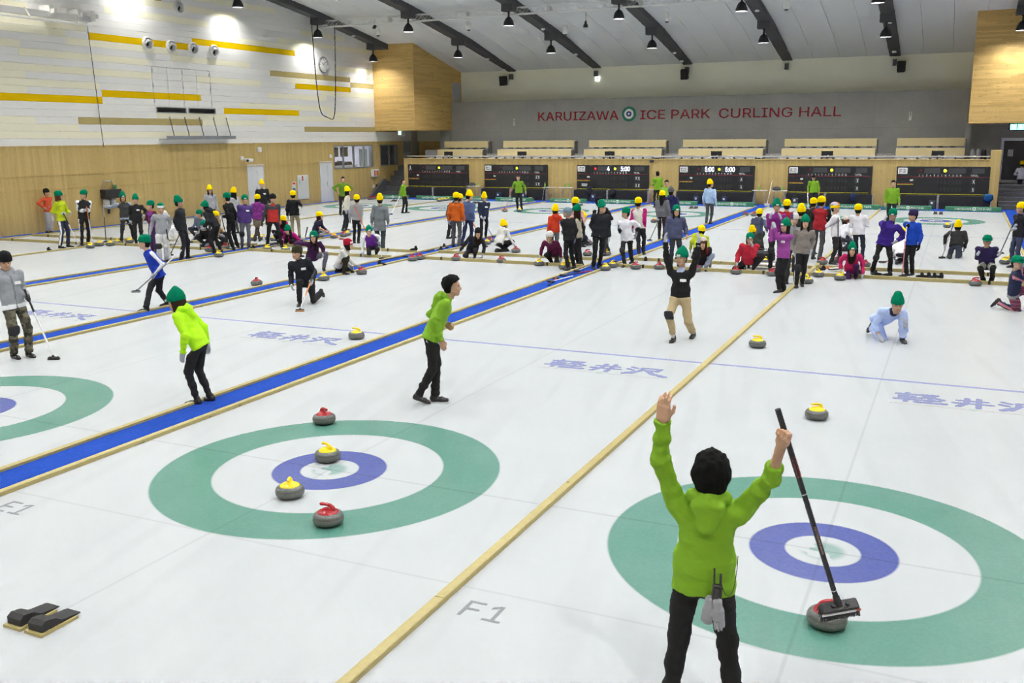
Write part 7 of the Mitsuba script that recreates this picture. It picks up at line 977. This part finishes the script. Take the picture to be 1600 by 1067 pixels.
def hand_template(pose, h, r=1.0):
    """right hand: fingers along +y, back of the hand +z, thumb at -x"""
    f = Field([(-.10, -.07, -.10), (.09, .23, .06)], .015, h)
    f.cone((0, -.05, 0), (0, .01, 0), .029 * r, .027 * r, flat=False); f.cone((-.022, .02, 0), (-.026, .085, 0), .019 * r, .015 * r, k=.02); f.cone((.0, .02, 0), (.0, .088, .002), .019 * r, .015 * r, k=.02); f.cone((.022, .02, 0), (.026, .080, 0), .017 * r, .013 * r, k=.02)
    L = [(-.028, .090, .074), (-.009, .094, .082), (.011, .092, .076), (.029, .084, .060)]
    bend = {'relaxed': (18, 28, 22), 'open': (2, 4, 3), 'fist': (62, 88, 60), 'point': (62, 88, 60), 'thumb': (62, 88, 60)}[pose]
    for i, (x, y, l) in enumerate(L):
        b = (3, 5, 4) if pose == 'point' and i == 0 else bend
        p = np.array([x, y, .001]); a = 0; sp = (x * (1.6 if pose == 'open' else .3))
        for j, q in enumerate((.46, .30, .24)):
            a += math.radians(b[j]); n = p + np.array([sp * q if pose == 'open' else 0, math.cos(a), -math.sin(a)]) * l * q * np.array([1, 1, 1])
            f.cone(p, n, (.0095 - .0008 * j) * r, (.0090 - .0010 * j) * r, k=.004); p = n
    th = {'relaxed': [(-.024, .030, -.006), (-.048, .058, -.020), (-.052, .088, -.030)], 'open': [(-.024, .028, 0), (-.056, .052, -.004), (-.078, .078, -.006)], 'fist': [(-.026, .035, -.012), (-.036, .066, -.036), (-.010, .082, -.054)], 'point': [(-.026, .035, -.012), (-.036, .066, -.036), (-.010, .082, -.054)], 'thumb': [(-.026, .040, -.006), (-.034, .080, -.012), (-.036, .118, -.010)]}[pose]
    f.cone(th[0], th[1], .015 * r, .0115 * r, k=.015); f.cone(th[1], th[2], .0115 * r, .009 * r, k=.006)
    return f.mesh()
_H = {}
def hand(pose, h, r):
    if (pose, h, r) not in _H: _H[pose, h, r] = hand_template(pose, h, r)
    return _H[pose, h, r]
def shoe_template(h):
    f = Field([(-.08, -.13, -.10), (.08, .23, .07)], .015, h)
    f.cone((0, -.035, -.045), (0, .09, -.052), .036, .034, k=.02, lat=np.array([1., 0, 0]), kx=1.08); f.cone((0, .09, -.056), (0, .155, -.062), .034, .026, k=.02, lat=np.array([1., 0, 0]), kx=1.3); f.cone((0, -.02, -.02), (0, -.005, .02), .042, .040, k=.03)
    X, Y, Z = np.meshgrid(*f.ax, indexing='ij'); f.F = np.maximum(f.F, -(Z + .080)); m = f.mesh(); v = np.array(m.vertices)
    sole = v[:, 2] < -.066; v[sole, 0] *= 1.06; return trimesh.Trimesh(v, m.faces, process=False)
SHOES = {h: shoe_template(h) for h in (.007, .0142)}
HATCOL = {'g': (.0, .165, .085), 'gw': (.0, .165, .085), 'gt': (.0, .165, .085), 'gs': (.0, .165, .085), 'k': (.012, .012, .014), 'o': (.035, .033, .018), 'y': (.95, .69, .0), 'yc': (.95, .69, .0), 'r': (.3, .02, .03), 'rw': (.33, .012, .03), 'w': (.66, .65, .62), 'bc': (.16, .23, .29), 'br': (.11, .045, .028), 'wp': (.62, .60, .58), 'pn': (.03, .02, .07), 'gr': (.10, .10, .11), 'black_beanie': (.02, .018, .018)}
NEAR = {'p10', 'p11', 'p12', 'p13', 'p61', 'p84', 'p87', 'p88', 'p89'}; MID = {'p14', 'p15', 'p66', 'p68', 'p83', 'p77', 'p64', 'p78', 'p79'}
SKINS = [(.52, .315, .205), (.47, .28, .18), (.56, .35, .24)]
def placed(m, R, o, s=1.0, mirror=False):
    v = np.array(m.vertices) * s; F = m.faces
    if mirror: v[:, 0] *= -1; F = F[:, ::-1]
    return trimesh.Trimesh(v @ np.asarray(R).T + o, F, process=False)
def camo(a, b, c):
    a, b, c = map(np.array, (a, b, c))
    def fn(V, t, A, B):
        n = meshkit.fbm(V * 11.0, 2); m = meshkit.fbm(V * 13.0 + 40, 2); o = np.tile(a, (len(V), 1)); o[n > .52] = b; o[m > .60] = c; return o
    return fn
CAMO = camo((.085, .080, .055), (.155, .145, .105), (.035, .034, .026)); CAMO2 = camo((.30, .31, .27), (.42, .44, .40), (.16, .17, .13))
def build_person(pid, H, J, L):
    ks = ['P', 'S', 'hc', 'hf', 'hu', 'fw'] + [a + b for a in 'LR' for b in 'sewhkaf']; j = {k: np.array(J[3 * i:3 * i + 3]) for i, k in enumerate(ks)}
    s = H / 1.7; fine = pid in NEAR; h = .0095 if pid == 'p89' else .0145 if fine else .021 if pid in MID else .0262
    hw = 1.0; t = thing('person', L['label'], 'person'); rnd = random.Random(int(''.join(c for c in pid if c.isdigit())) + 100 * (pid[-1] == 'b'))
    fw, ls = j['fw'], unit(j['Ls'] - j['Rs']); P, S = j['P'], j['S']; up = unit(S - P); fw = unit(fw - up * (fw @ up)); pl = unit(j['Lh'] - j['Rh']); hd = (j['Lh'] - j['Rh'])
    skin = np.array(SKINS[rnd.randrange(3)]) * (.95 if pid not in ('p87',) else .8); glv = L.get('glv', None); glove = None if glv == 0 else (glv or (.40, .42, .47)); hs = 1.03 * (H / 1.7) ** .4
    sock = .004
    # ---- body: one continuous skin surface under the clothes, head and bare hands included
    pts = [P, S, j['hc']] + [j[a + b] for a in 'LR' for b in 'sewhka']
    hb = max(h, .030 if fine else .036) if L.get('fore') != 'skinR' and pid != 'p87' else .014
    f = Field(pts, .16, hb); f.cone(P, S - up * .10 * s, .072 * s, .072 * s, k=.03, lat=ls, kx=1.35); f.cone(j['Ls'] - up * .03 * s, j['Rs'] - up * .03 * s, .034 * s, .034 * s, k=.03)
    Rh = np.stack([np.cross(j['hf'], j['hu']), j['hf'], j['hu']], 1); nb = j['hc'] - j['hu'] * .05 * hs - j['hf'] * .02 * hs
    f.cone(S - up * .03, nb, .049 * s, .047 * s, k=.02); f.ell(j['hc'] + Rh @ np.array([0, -.01, .01]) * hs, np.array([.058, .075, .08]) * hs, Rh)
    for a in 'LR':
        f.cone(j[a + 's'], j[a + 'e'], .034 * s, .031 * s, k=.02); f.cone(j[a + 'e'], j[a + 'w'], .034 * s, .0255 * s, k=.02); f.cone(j[a + 'h'], j[a + 'k'], .054 * s, .040 * s, k=.02); f.cone(j[a + 'k'], j[a + 'a'], .038 * s, .028 * s, k=.02)
    bm_ = f.mesh(); hm, hc = HEADS[.0048 if fine else .0102, bool(L.get('happy'))]
    parts, cols = [bm_, placed(hm, Rh, j['hc'], hs)], [np.tile(skin, (len(bm_.vertices), 1)), np.clip(hc * skin, 0, 1)]
    hh = .0035 if pid in ('p89', 'p87', 'p61', 'p88') else .0096
    for a, sg in (('L', 1), ('R', -1)):
        w, e = j[a + 'w'], j[a + 'e']; y = unit(w - e); g = L.get('grip', {}).get(a); pose = L.get('g' + a) or ('fist' if g is not None else 'relaxed')
        z = ls * sg * (1 if abs(y @ unit(ls)) < .8 else .2) + fw * .25
        if w[2] > S[2] and pose == 'open': z = -fw + ls * sg * .2
        if pid == 'p89' and a == 'L': z = -fw + ls * .3
        if g is not None:
            g = np.array(g); x = g - y * (g @ y)
            if np.linalg.norm(x) > .3:
                x = unit(x); z1 = np.cross(x, y); 
                if z1 @ (ls * sg + fw * .3) < 0: x, z1 = -x, -z1
                z = z1
        z = unit(z - y * (z @ y)); x = np.cross(y, z); R = np.stack([x, y, z], 1)
        m = placed(hand(pose, hh, 1.0 if glove is None else 1.12), R, w, s * 1.02, mirror=(sg > 0))
        if glove is None: parts.append(m); cols.append(np.tile(skin, (len(m.vertices), 1)))
        else:
            put('glove', m, KNIT, t, smooth=True, color=glove)
    put('body', trimesh.util.concatenate(parts), SKIN, t, smooth=True, color=np.vstack(cols))
    # ---- jacket
    coat = np.array(L['coat'], float); sleeve = np.array(L.get('sleeve', coat), float); puff = .014 if L.get('puff') else 0; loose = .006
    fore = L.get('fore'); f = Field([P, S, nb] + [j[a + b] for a in 'LR' for b in 'sew'], .22, h)
    hem = P - up * (L.get('hem', .065) if not L.get('long') else .34) * s; clip = [(hem, -up)]; hem2 = L.get('hem2'); yoke = L.get('yoke')
    def torso_col(V, tt, a, b):
        o = np.tile(coat, (len(V), 1)); q = (V - hem) @ up
        if hem2 is not None: o[q < .075 * s] = hem2
        if yoke is not None: o[(V - S) @ up > -.13 * s] = yoke
        if L.get('zip'):
            o[(np.abs((V - S) @ ls) < .012) & ((V - S) @ fw > 0)] = coat * .6
        return o
    lo_r = .118 if not L.get('long') else .125
    f.cone(P - up * (.16 if not L.get('long') else .36) * s, P + up * .13 * s, (lo_r + .004 + puff) * s, (.106 + puff) * s, k=.05, lat=ls, kx=1.62 * hw, clips=clip, col=torso_col)
    f.cone(P + up * .12 * s, S - up * .11 * s, (.108 + puff) * s, (.116 + puff) * s, k=.05, lat=ls, kx=1.40 * hw, clips=clip, col=torso_col)
    f.cone(j['Ls'] * .92 + j['Rs'] * .08 - up * .03 * s, j['Rs'] * .92 + j['Ls'] * .08 - up * .03 * s, (.066 + puff * .5) * s, (.066 + puff * .5) * s, k=.05, clips=clip, col=torso_col)
    neckc = np.array(L.get('collar', coat), float)
    f.cone(S - up * .01 * s, S + (nb - S) * .42, .074 * s, .062 * s, k=.02, flat=True, col=neckc)
    if L.get('hood'): f.cone(S + up * .055 * s - fw * .055 * s + ls * .085 * s, S + up * .055 * s - fw * .10 * s, .040 * s, .046 * s, k=.03, col=coat * .96); f.cone(S + up * .055 * s - fw * .055 * s - ls * .085 * s, S + up * .055 * s - fw * .10 * s, .040 * s, .046 * s, k=.03, col=coat * .96); f.cone(S + ls * .08 * s + fw * .02 * s + up * .02 * s, S + up * .06 * s - fw * .055 * s + ls * .085 * s, .034 * s, .040 * s, k=.02, col=coat * .96); f.cone(S - ls * .08 * s + fw * .02 * s + up * .02 * s, S + up * .06 * s - fw * .055 * s - ls * .085 * s, .034 * s, .040 * s, k=.02, col=coat * .96); f.cone(S - fw * .115 * s + up * .01 * s, S - up * .115 * s - fw * .125 * s, .058 * s, .030 * s, k=.015, lat=ls, kx=1.75, col=coat)
    ast = L.get('astripe')
    def arm_col(out):
        def fn(V, tt, a, b):
            o = np.tile(sleeve, (len(V), 1)); ax = unit(b - a); r = V - a; r = r - np.outer(r @ ax, ax); r /= np.linalg.norm(r, axis=1, keepdims=True) + 1e-9
            oo = unit(out - ax * (out @ ax)); c = r @ oo
            if ast: q = np.clip((c - .74) / .10, 0, 1)[:, None]; o = o * (1 - q) + np.array(ast[0]) * q
            return o
        return fn
    for a, sg in (('L', 1), ('R', -1)):
        col = arm_col(ls * sg + fw * .15) if ast else sleeve
        f.cone(j[a + 's'], j[a + 'e'], (.056 + loose + puff) * s, (.051 + loose * .6 + puff) * s, k=.045, col=col)
        we = j[a + 'w'] + unit(j[a + 'w'] - j[a + 'e']) * .005; fc = col
        if fore == 'skinR' and a == 'R': we = j['Re'] + (j['Rw'] - j['Re']) * .38
        if fore is not None and fore != 'skinR': fc = np.array(fore, float)
        thin = fore is not None and fore != 'skinR' and pid != 'p87'
        if pid == 'p87': we = j[a + 'e'] + (j[a + 'w'] - j[a + 'e']) * .55; fc = coat
        f.cone(j[a + 'e'], we, (.054 + loose * .5 + puff * .8 - .012 * thin) * s, (.041 + loose * .5 + puff * .5 - .008 * thin) * s, k=.025, flat=True, col=fc)
        if L.get('fore') == 'skinR' or L.get('jog'): q = we - unit(we - j[a + 'e']) * .05; f.cone(q, we, .046 * s, .044 * s, k=.008, flat=True, col=col)
    m = f.mesh(); V = np.array(m.vertices); c = f.colours(V); V = wrinkle(V, m.faces, j, s, puff, up, fine, pid)
    jk = put('shirt' if L.get('fore') and 'white' in L['label'] else 'jacket', trimesh.Trimesh(V, m.faces, process=False), CLOTH, t, smooth=True, color=c)
    # ---- trousers
    trs = L['trs']; f = Field([P] + [j[a + b] for a in 'LR' for b in 'hka'], .2, h); bag = .016 if 'baggy' in L['label'] or pid in ('p01', 'p07', 'p34') else .008 if pid in ('p61', 'p11', 'p87') else .0
    tc = CAMO if trs == 'camo' else CAMO2 if trs == 'camo2' else np.array(trs, float); leg = L.get('leg'); skirt = L.get('skirt'); stp = L.get('stripe')
    def leg_col(base, sg):
        def fn(V, tt, a, b):
            o = base(V, tt, a, b) if callable(base) else np.tile(base, (len(V), 1))
            if stp: 
                ax = unit(b - a); r = V - a; r = r - np.outer(r @ ax, ax); r /= np.linalg.norm(r, axis=1, keepdims=True) + 1e-9; out = pl * sg; out = unit(out - ax * (out @ ax)); q = np.clip(((r @ out) - .86) / .08, 0, 1)[:, None]; o = o * (1 - q) + np.array(stp[0]) * q
            return o
        return fn
    top = tc if skirt is None else np.array(skirt, float)
    if pid == 'p84':
        def top(V, tt, a, b):
            o = np.tile((.22, .04, .07), (len(V), 1)); o[(np.sin(V @ np.array([1, 1, .0]) * 90) > .3)] = (.05, .06, .16); o[(np.sin(V[:, 2] * 90) > .5)] = (.30, .10, .12); return o
    f.cone(P + up * .10 * s, P - up * .02 * s, .078 * s, .090 * s, k=.04, lat=pl, kx=1.30, col=top); f.cone(j['Lh'], j['Rh'], .088 * s, .088 * s, k=.05, col=top)
    for a, sg in (('L', 1), ('R', -1)):
        wide = .020 if skirt is not None or trs == 'camo2' else 0
        ke = j[a + 'h'] + (j[a + 'k'] - j[a + 'h']) * (.72 if wide else 1.0)
        if wide: f.cone(j[a + 'h'], ke, (.100 + bag) * s, (.088 + bag) * s, k=.03, flat=True, col=top)
        lc = np.array(leg, float) if leg else tc
        f.cone(j[a + 'h'], j[a + 'k'], (.086 + bag) * s, (.064 + bag) * s, k=.03, col=leg_col(lc, sg))
        ae = j[a + 'a'] + unit(j[a + 'a'] - j[a + 'k']) * (.002 * s if not L.get('sock') else -.06 * s); jog = L.get('jog')
        f.cone(j[a + 'k'], ae, (.062 + bag) * s, ((.055 if not jog else .040) + bag * .8) * s, k=.02, flat=True, col=leg_col(lc, sg))
    m = f.mesh(); V = np.array(m.vertices); c = f.colours(V); V = wrinkle(V, m.faces, j, s, 0, up, fine, pid); q = np.clip(((V - hem) @ up + .01) / .03, 0, 1); rr = (V - P) - np.outer((V - P) @ up, up); q = q * np.clip((.245 * s - np.linalg.norm(rr, axis=1)) / (.04 * s), 0, 1) * np.clip((.30 * s - np.linalg.norm(V - P, axis=1)) / (.04 * s), 0, 1); V -= rr * (.22 * q)[:, None]
    tk = put('trousers', trimesh.Trimesh(V, m.faces, process=False), CLOTH, t, smooth=True, color=c)
    # ---- shoes, socks, knee pads
    for a in 'LR':
        fd = unit(j[a + 'f']); k_ = unit(j[a + 'k'] - j[a + 'a']); u_ = np.array([0, 0, 1.]) if abs(fd[2]) < .55 else k_; u_ = unit(u_ - fd * (u_ @ fd)); R = np.stack([np.cross(fd, u_), fd, u_], 1)
        put('shoe', placed(SHOES[.007 if fine else .0142], R, j[a + 'a'] + np.array([0, 0, .0]), s), CLOTH, t, smooth=50, color=None) if False else put('shoe', placed(SHOES[.007 if fine else .0142], R, j[a + 'a'], s), GLOSS, t, smooth=True, color=(.017, .017, .018))
        if L.get('sock'): put('sock', rod(j[a + 'a'] - k_ * .01, j[a + 'a'] + k_ * .09, .036 * s, 14), CLOTH, t, smooth=40, color=(.72, .72, .74))
        if L.get('kpad') == a:
            kd = unit(unit(j[a + 'k'] - j[a + 'h']) + unit(j[a + 'k'] - j[a + 'a']) + fw * .3); 
            Rk = np.stack([np.cross(kd, k_), kd, k_], 1); g = trimesh.creation.icosphere(2, 1.0); v = np.array(g.vertices) * np.array([.088, .065, .118]) * s * (1 + (bag > 0) * .1); v[:, 2] = np.clip(v[:, 2], -.085 * s, .08 * s)
            put('knee_pad', trimesh.Trimesh(v @ Rk.T + j[a + 'k'] + kd * .025 * s, g.faces, process=False), CLOTH, tk, smooth=True, color=(.03, .03, .034))
    # ---- hair and hat
    kind = L.get('hair', 'short'); hat = L.get('hat_')
    put('hair', placed(HAIR[kind], Rh, j['hc'], hs), KNIT, t, smooth=True, color=L.get('hairc', (.014, .012, .011)))
    if hat:
        st = L.get('hatstyle') or ('cap' if hat in ('gs', 'bc') else rnd.choice(['round', 'round', 'tall', 'point']) if hat[0] == 'g' else rnd.choice(['round', 'tall', 'round']) if hat[0] == 'y' else 'round')
        m = HATS[st]; v = np.array(m.vertices); c = np.tile(np.array(HATCOL[hat]), (len(v), 1)); fr = (v[:, 1] > .06) & (v[:, 2] < .085)
        if hat == 'gw': c[(v[:, 1] > .0) & (v[:, 2] < .095) & (v[:, 2] > .03)] = (.66, .66, .68)
        if hat == 'rw': c[fr & (v[:, 0] > -.06) & (v[:, 2] > .04)] = (.75, .75, .76)
        if hat == 'yc': c[(v[:, 0] > 0.0) & (v[:, 2] > .08)] = (.55, .12, .08); c[(v[:, 0] > .03) & (v[:, 2] > .09)] = (.5, .5, .62)
        if hat == 'br': c[(v[:, 2] > .08)] = (.5, .45, .42)
        if hat == 'wp': c[v[:, 0] > .03] = (.10, .05, .12)
        hk = put('cap' if st == 'cap' else 'beanie', placed(trimesh.Trimesh(v, m.faces, process=False), Rh, j['hc'], hs * 1.06), KNIT, t, smooth=True, color=c)
        if hat in ('gt', 'g') and (hat == 'gt' or rnd.random() < .35):
            put('hat_tag', placed(bevel_box(-.035, .030, .113, .118, .036, .068, .002), Rh, j['hc'], hs * 1.06), solid((.72, .73, .74)), hk)
    if L.get('tag'):
        R = np.stack([ls, fw, up], 1); c0 = S - up * .145 * s + ls * .075 * s + fw * (.122 + puff) * s
        put('name_tag', tf(bevel_box(-.052, .052, -.012, .012, -.024, .024, .003), frame(R, c0)), solid((.76, .77, .78)), jk)
    return t, j, s, fw, ls, up
def wrinkle(V, F, j, s, puff, up, fine, pid):
    n = np.zeros_like(V); fn = np.cross(V[F[:, 1]] - V[F[:, 0]], V[F[:, 2]] - V[F[:, 0]])
    for k in range(3): np.add.at(n, F[:, k], fn)
    n /= np.linalg.norm(n, axis=1, keepdims=True) + 1e-9
    q = V * np.array([7, 7, 11.0]); d = (meshkit.fbm(q, 3 if fine else 2, seed=len(V) % 97) - .5) * (.034 if fine else .042)
    if puff: d += .008 * np.abs(np.sin((V @ up) * math.pi / .075)) - .004
    if fine:  # gathered folds along the forearms and above the ankles
        for a in 'LR':
            for p, e, amp, fr in ((a + 's', a + 'e', .004, 60), (a + 'e', a + 'w', .007, 75), (a + 'k', a + 'a', .005, 60)):
                A, B = j[p], j[e]; ab = B - A; Lq = np.linalg.norm(ab); t = ((V - A) @ ab) / Lq; r = np.linalg.norm(V - A - np.outer(t / Lq, ab), axis=1); m = (t > .03) & (t < Lq) & (r < .085 * s)
                d[m] += amp * np.sin(t[m] * fr + 5 * meshkit.noise(V[m] * 9)) * np.clip(t[m] / Lq * 1.6, 0, 1)
    return V + n * d[:, None]
FIG = {}
for (pid, H, J, L) in PEOPLE: FIG[pid] = build_person(pid, H, J, L)

# things worn by or hanging from the foreground person
t, j, s, fw, ls, up = FIG['p89']; back = -fw
Rb = np.stack([-ls, back, up], 1)
o = j['P'] + back * .150 * s - ls * .085 * s - up * .0
w = thing('walkie_talkie', 'black walkie-talkie with an aerial clipped to the back of the foreground person', 'radio')
put('body', tf(bevel_box(-.028, .028, .0, .034, -.055, .06, .008), frame(Rb, o)), solid((.015, .015, .016), .5), w); put('aerial', rod(o + Rb @ np.array([-.02, .016, .06]), o + Rb @ np.array([-.024, .02, .155]), .0055, 8), BLACK, w); put('knob', rod(o + Rb @ np.array([.016, .016, .06]), o + Rb @ np.array([.013, .018, .125]), .007, 8), BLACK, w); put('clip', tf(bevel_box(-.012, .012, .034, .042, -.03, .04, .003), frame(Rb, o)), solid((.03, .03, .032), .4), w); put('label', tf(bevel_box(-.014, .014, .034, .0355, -.02, -.008, .0005), frame(Rb, o)), solid((.12, .12, .13), .4), w)
put('radio_cable', pipe(spline([o + Rb @ np.array([.02, .02, .06]), o + Rb @ np.array([.055, .02, -.0]), o + Rb @ np.array([.085, .0, .02]), o + Rb @ np.array([.10, -.06, .12]), o + Rb @ np.array([.10, -.09, .2])], 6), .0022, 6), BLACK, w)
g0 = o - up * .075 - ls * (-.01)
for i, (dx, rot, dz) in enumerate(((-.030, 176, -.01), (.022, 188, -.005))):
    a = math.radians(rot); R = np.stack([Rb @ np.array([math.cos(a), 0, math.sin(a)]), Rb @ np.array([-math.sin(a), 0, math.cos(a)]), Rb @ np.array([0, 1, 0])], 1)
    put('hanging_glove', placed(hand('open' if i else 'relaxed', .0045, 1.15), R, g0 + Rb @ np.array([dx, .012 + .014 * i, dz]), .82, mirror=bool(i)), KNIT, smooth=True, color=(.30, .31, .34), label=('left' if i == 0 else 'right') + ' one of two grey knit gloves in the back pocket of the foreground person', cat='glove')
wt = thing('wristwatch', 'black wristwatch on the raised left wrist of the foreground person', 'wristwatch'); ax = unit(j['Lw'] - j['Le']); cpt = j['Lw'] - ax * .02
put('strap', rod(cpt - ax * .012, cpt + ax * .012, .0335 * s, 20), BLACK, wt, smooth=40); put('case', tf(bevel_box(-.016, .016, -.016, .016, 0, .010, .003), frame(np.stack([np.cross(ax, -unit(ls)), ax, unit(ls)], 1) * 1.0, cpt + unit(ls - ax * (ls @ ax)) * .030 * s)), solid((.02, .02, .022), .2), wt)
t, j, s, fw, ls, up = FIG['p88']
put('pocket_tag', tf(bevel_box(-.035, .035, -.006, .006, -.014, .014, .002), frame(np.stack([-fw, -ls, up], 1), j['P'] + fw * .0 - ls * .150 * s - up * .085 * s)), solid((.62, .62, .66)), FIG['p88'][0])

# ================================================================== SMALL THINGS LYING ABOUT THE CROSSING
def lying_broom(lab, a, b, z, c1, c2):
    a, b = np.array([*a, z + .02]), np.array([*b, z + .035]); d = unit(b - a); t = thing('lying_broom', lab, 'broom'); m = a + (b - a) * .45
    put('grip', rod(a, m, .0155, 8), solid(c1, .4), t); put('pole', rod(m, b, .0145, 8), solid(c2, .4), t); sd = np.cross([0, 0, 1], d)
    put('head', tf(bevel_box(-.09, .09, -.035, .035, -.022, .022, .01), frame(np.stack([sd, d, [0, 0, 1.]], 1), b)), BLACK, t)
W_, K_, R_ = (.66, .67, .72), (.03, .03, .035), (.4, .03, .06)
lying_broom('broom with a short dark pole lying on the nearest blue carpet, closest to the camera', (-7.88, 12.7), (-8.1, 13.75), .012, K_, R_)
lying_broom('white and red broom lying on the nearest blue carpet behind the closest one', (-7.90, 14.35), (-8.02, 13.2), .012, W_, W_)
lying_broom('broom with a white pole lying between the black quilted jackets on the blue carpet', (-8.18, 16.3), (-8.1, 15.15), .012, W_, W_)
lying_broom('dark broom lying across the carpet behind the white and red pole', (-7.8, 15.4), (-8.15, 14.3), .012, R_, K_)
lying_broom('broom lying along the carpet beside the tall green beanie', (-7.83, 17.6), (-7.95, 16.5), .012, K_, K_)
lying_broom('broom lying on the second carpet by the two red stones', (-14.25, 15.2), (-14.0, 16.3), .012, K_, K_)
lying_broom('thin broom lying along the second carpet behind the two red stones', (-14.1, 17.6), (-14.0, 18.8), .012, K_, W_)
lying_broom('broom lying on the third carpet between the violet fleece and the black trousers', (-20.1, 16.6), (-19.8, 17.7), .012, K_, K_)
lying_broom('second broom lying on the third carpet behind the violet fleece', (-19.9, 17.9), (-19.8, 19.0), .012, R_, K_)
def slipper(x, y, yaw, lab, rgb=(.015, .015, .016), z=.0):
    m = SHOES[.0142]; c, s_ = math.cos(yaw), math.sin(yaw)
    put('loose_overshoe', placed(m, np.array([[c, -s_, 0], [s_, c, 0], [0, 0, 1]]), np.array([x, y, z + .080]), 1.0), CLOTH, smooth=True, color=rgb, label=lab, cat='overshoe')
for (x, y, a, l, z) in ((-13.74, 14.5, -1.2, 'single black overshoe on the second carpet in front of the purple vest', .012), (-14.15, 18.95, .5, 'black overshoe on the second carpet beside the orange jacket', .012), (-13.85, 18.2, 1.0, 'black overshoe on the second carpet behind the dark hair', .012), (-14.3, 17.4, 2.0, 'black overshoe on the timber of the second carpet', .09),
    (-1.35, 17.42, 1.9, 'black overshoe between the cross beams left of the pointing person', 0), (-.95, 17.5, -1.0, 'black overshoe between the legs of the pointing person', 0), (-.62, 17.45, 1.2, 'black overshoe between the cross beams right of the pointing person', 0), (.12, 17.45, .8, 'first black overshoe in the row right of the bright blue fleece', 0), (.27, 17.5, 1.4, 'second black overshoe in the row right of the bright blue fleece', 0), (.40, 17.48, 2.2, 'third black overshoe in the row right of the bright blue fleece', 0), (.55, 17.55, 1.0, 'fourth black overshoe in the row right of the bright blue fleece', 0),
    (-2.28, 17.95, 1.8, 'black overshoe with its sole up beside the white-soled one', 0), (-7.15, 18.1, .6, 'black overshoe between the cross beams behind the white polo shirt', 0), (-6.3, 18.2, 1.9, 'black overshoe between the cross beams left of the cheering person', 0), (-3.3, 18.15, 1.6, 'black overshoe behind the red jacket between the cross beams', 0), (-9.2, 17.6, .2, 'black overshoe beside the maroon jacket', 0), (-25.78, 13.6, .5, 'small black overshoe on the single timber divider left of the yellow stones', 0.0), (-20.15, 15.9, .8, 'black overshoe on the third carpet at the feet of the violet fleece', .012), (-19.7, 16.3, 2.5, 'black overshoe on the carpet edge at the black trousers', .012), (-20.0, 18.6, 1.1, 'black overshoe on the third carpet behind the magenta hoodie', .012)):
    slipper(x, y, a, l, z=z)
t = thing('curling_slider', 'upturned slider with a white sole between the cross beams left of the bright pink top', 'slider'); put('sole', tf(bevel_box(-.05, .05, -.15, .15, .03, .055, .02), trimesh.transformations.translation_matrix((-2.0, 17.85, .04)) @ trimesh.transformations.rotation_matrix(-.7, (0, 0, 1))), WHITE, t); put('upper', tf(bevel_box(-.055, .055, -.155, .155, .0, .03, .01), trimesh.transformations.translation_matrix((-2.0, 17.85, .04)) @ trimesh.transformations.rotation_matrix(-.7, (0, 0, 1))), BLACK, t)
put('marker_block', bevel_box(-2.33, -2.12, 18.28, 18.36, .0, .05, .01), solid((.7, .16, .03), .5), label='orange block between the cross beams at the timber divider', cat='block')
t = thing('sports_bag', 'black sports bag on the ice behind the red jacket', 'bag'); put('body', bevel_box(-4.35, -3.75, 19.0, 19.35, 0, .30, .06), solid((.02, .02, .024), .7), t); put('strap', pipe([(-4.25, 18.99, .1), (-4.2, 18.97, .38), (-3.9, 18.97, .38), (-3.85, 18.99, .1)], .015), DARK, t)
t = thing('small_table_box', 'white flat tray between the cross beams behind the red stone', 'tray'); put('tray', bevel_box(-4.3, -3.3, 17.55, 17.95, .10, .13, .01), WHITE, t); put('red_print', box(-4.1, -3.7, 17.65, 17.68, .131, .132), solid((.5, .05, .05)), t)
for sx in (-4.2, -3.45): put('foot', box(sx, sx + .06, 17.7, 17.76, 0, .10), BLACK, t)
for i, (x, y) in enumerate(((-20.9, 18.3), (-20.55, 18.6))):
    t = thing('drink_bottle', ('left' if i == 0 else 'right') + ' clear water bottle standing behind the violet fleece', 'bottle'); put('body', lathe([(0, 0), (.034, 0), (.036, .15), (.015, .2), (.015, .225), (0, .225)], 12), solid((.62, .66, .70), .2), t, smooth=40, tw=T().translate([x, y, 0])); put('cap', lathe([(0, .222), (.018, .222), (.018, .245), (0, .245)], 10), WHITE, t, tw=T().translate([x, y, 0]))
lying_broom('red-headed broom standing on the far sheet behind the pointing person', (-.75, 20.6), (-.98, 20.0), .0, R_, R_)
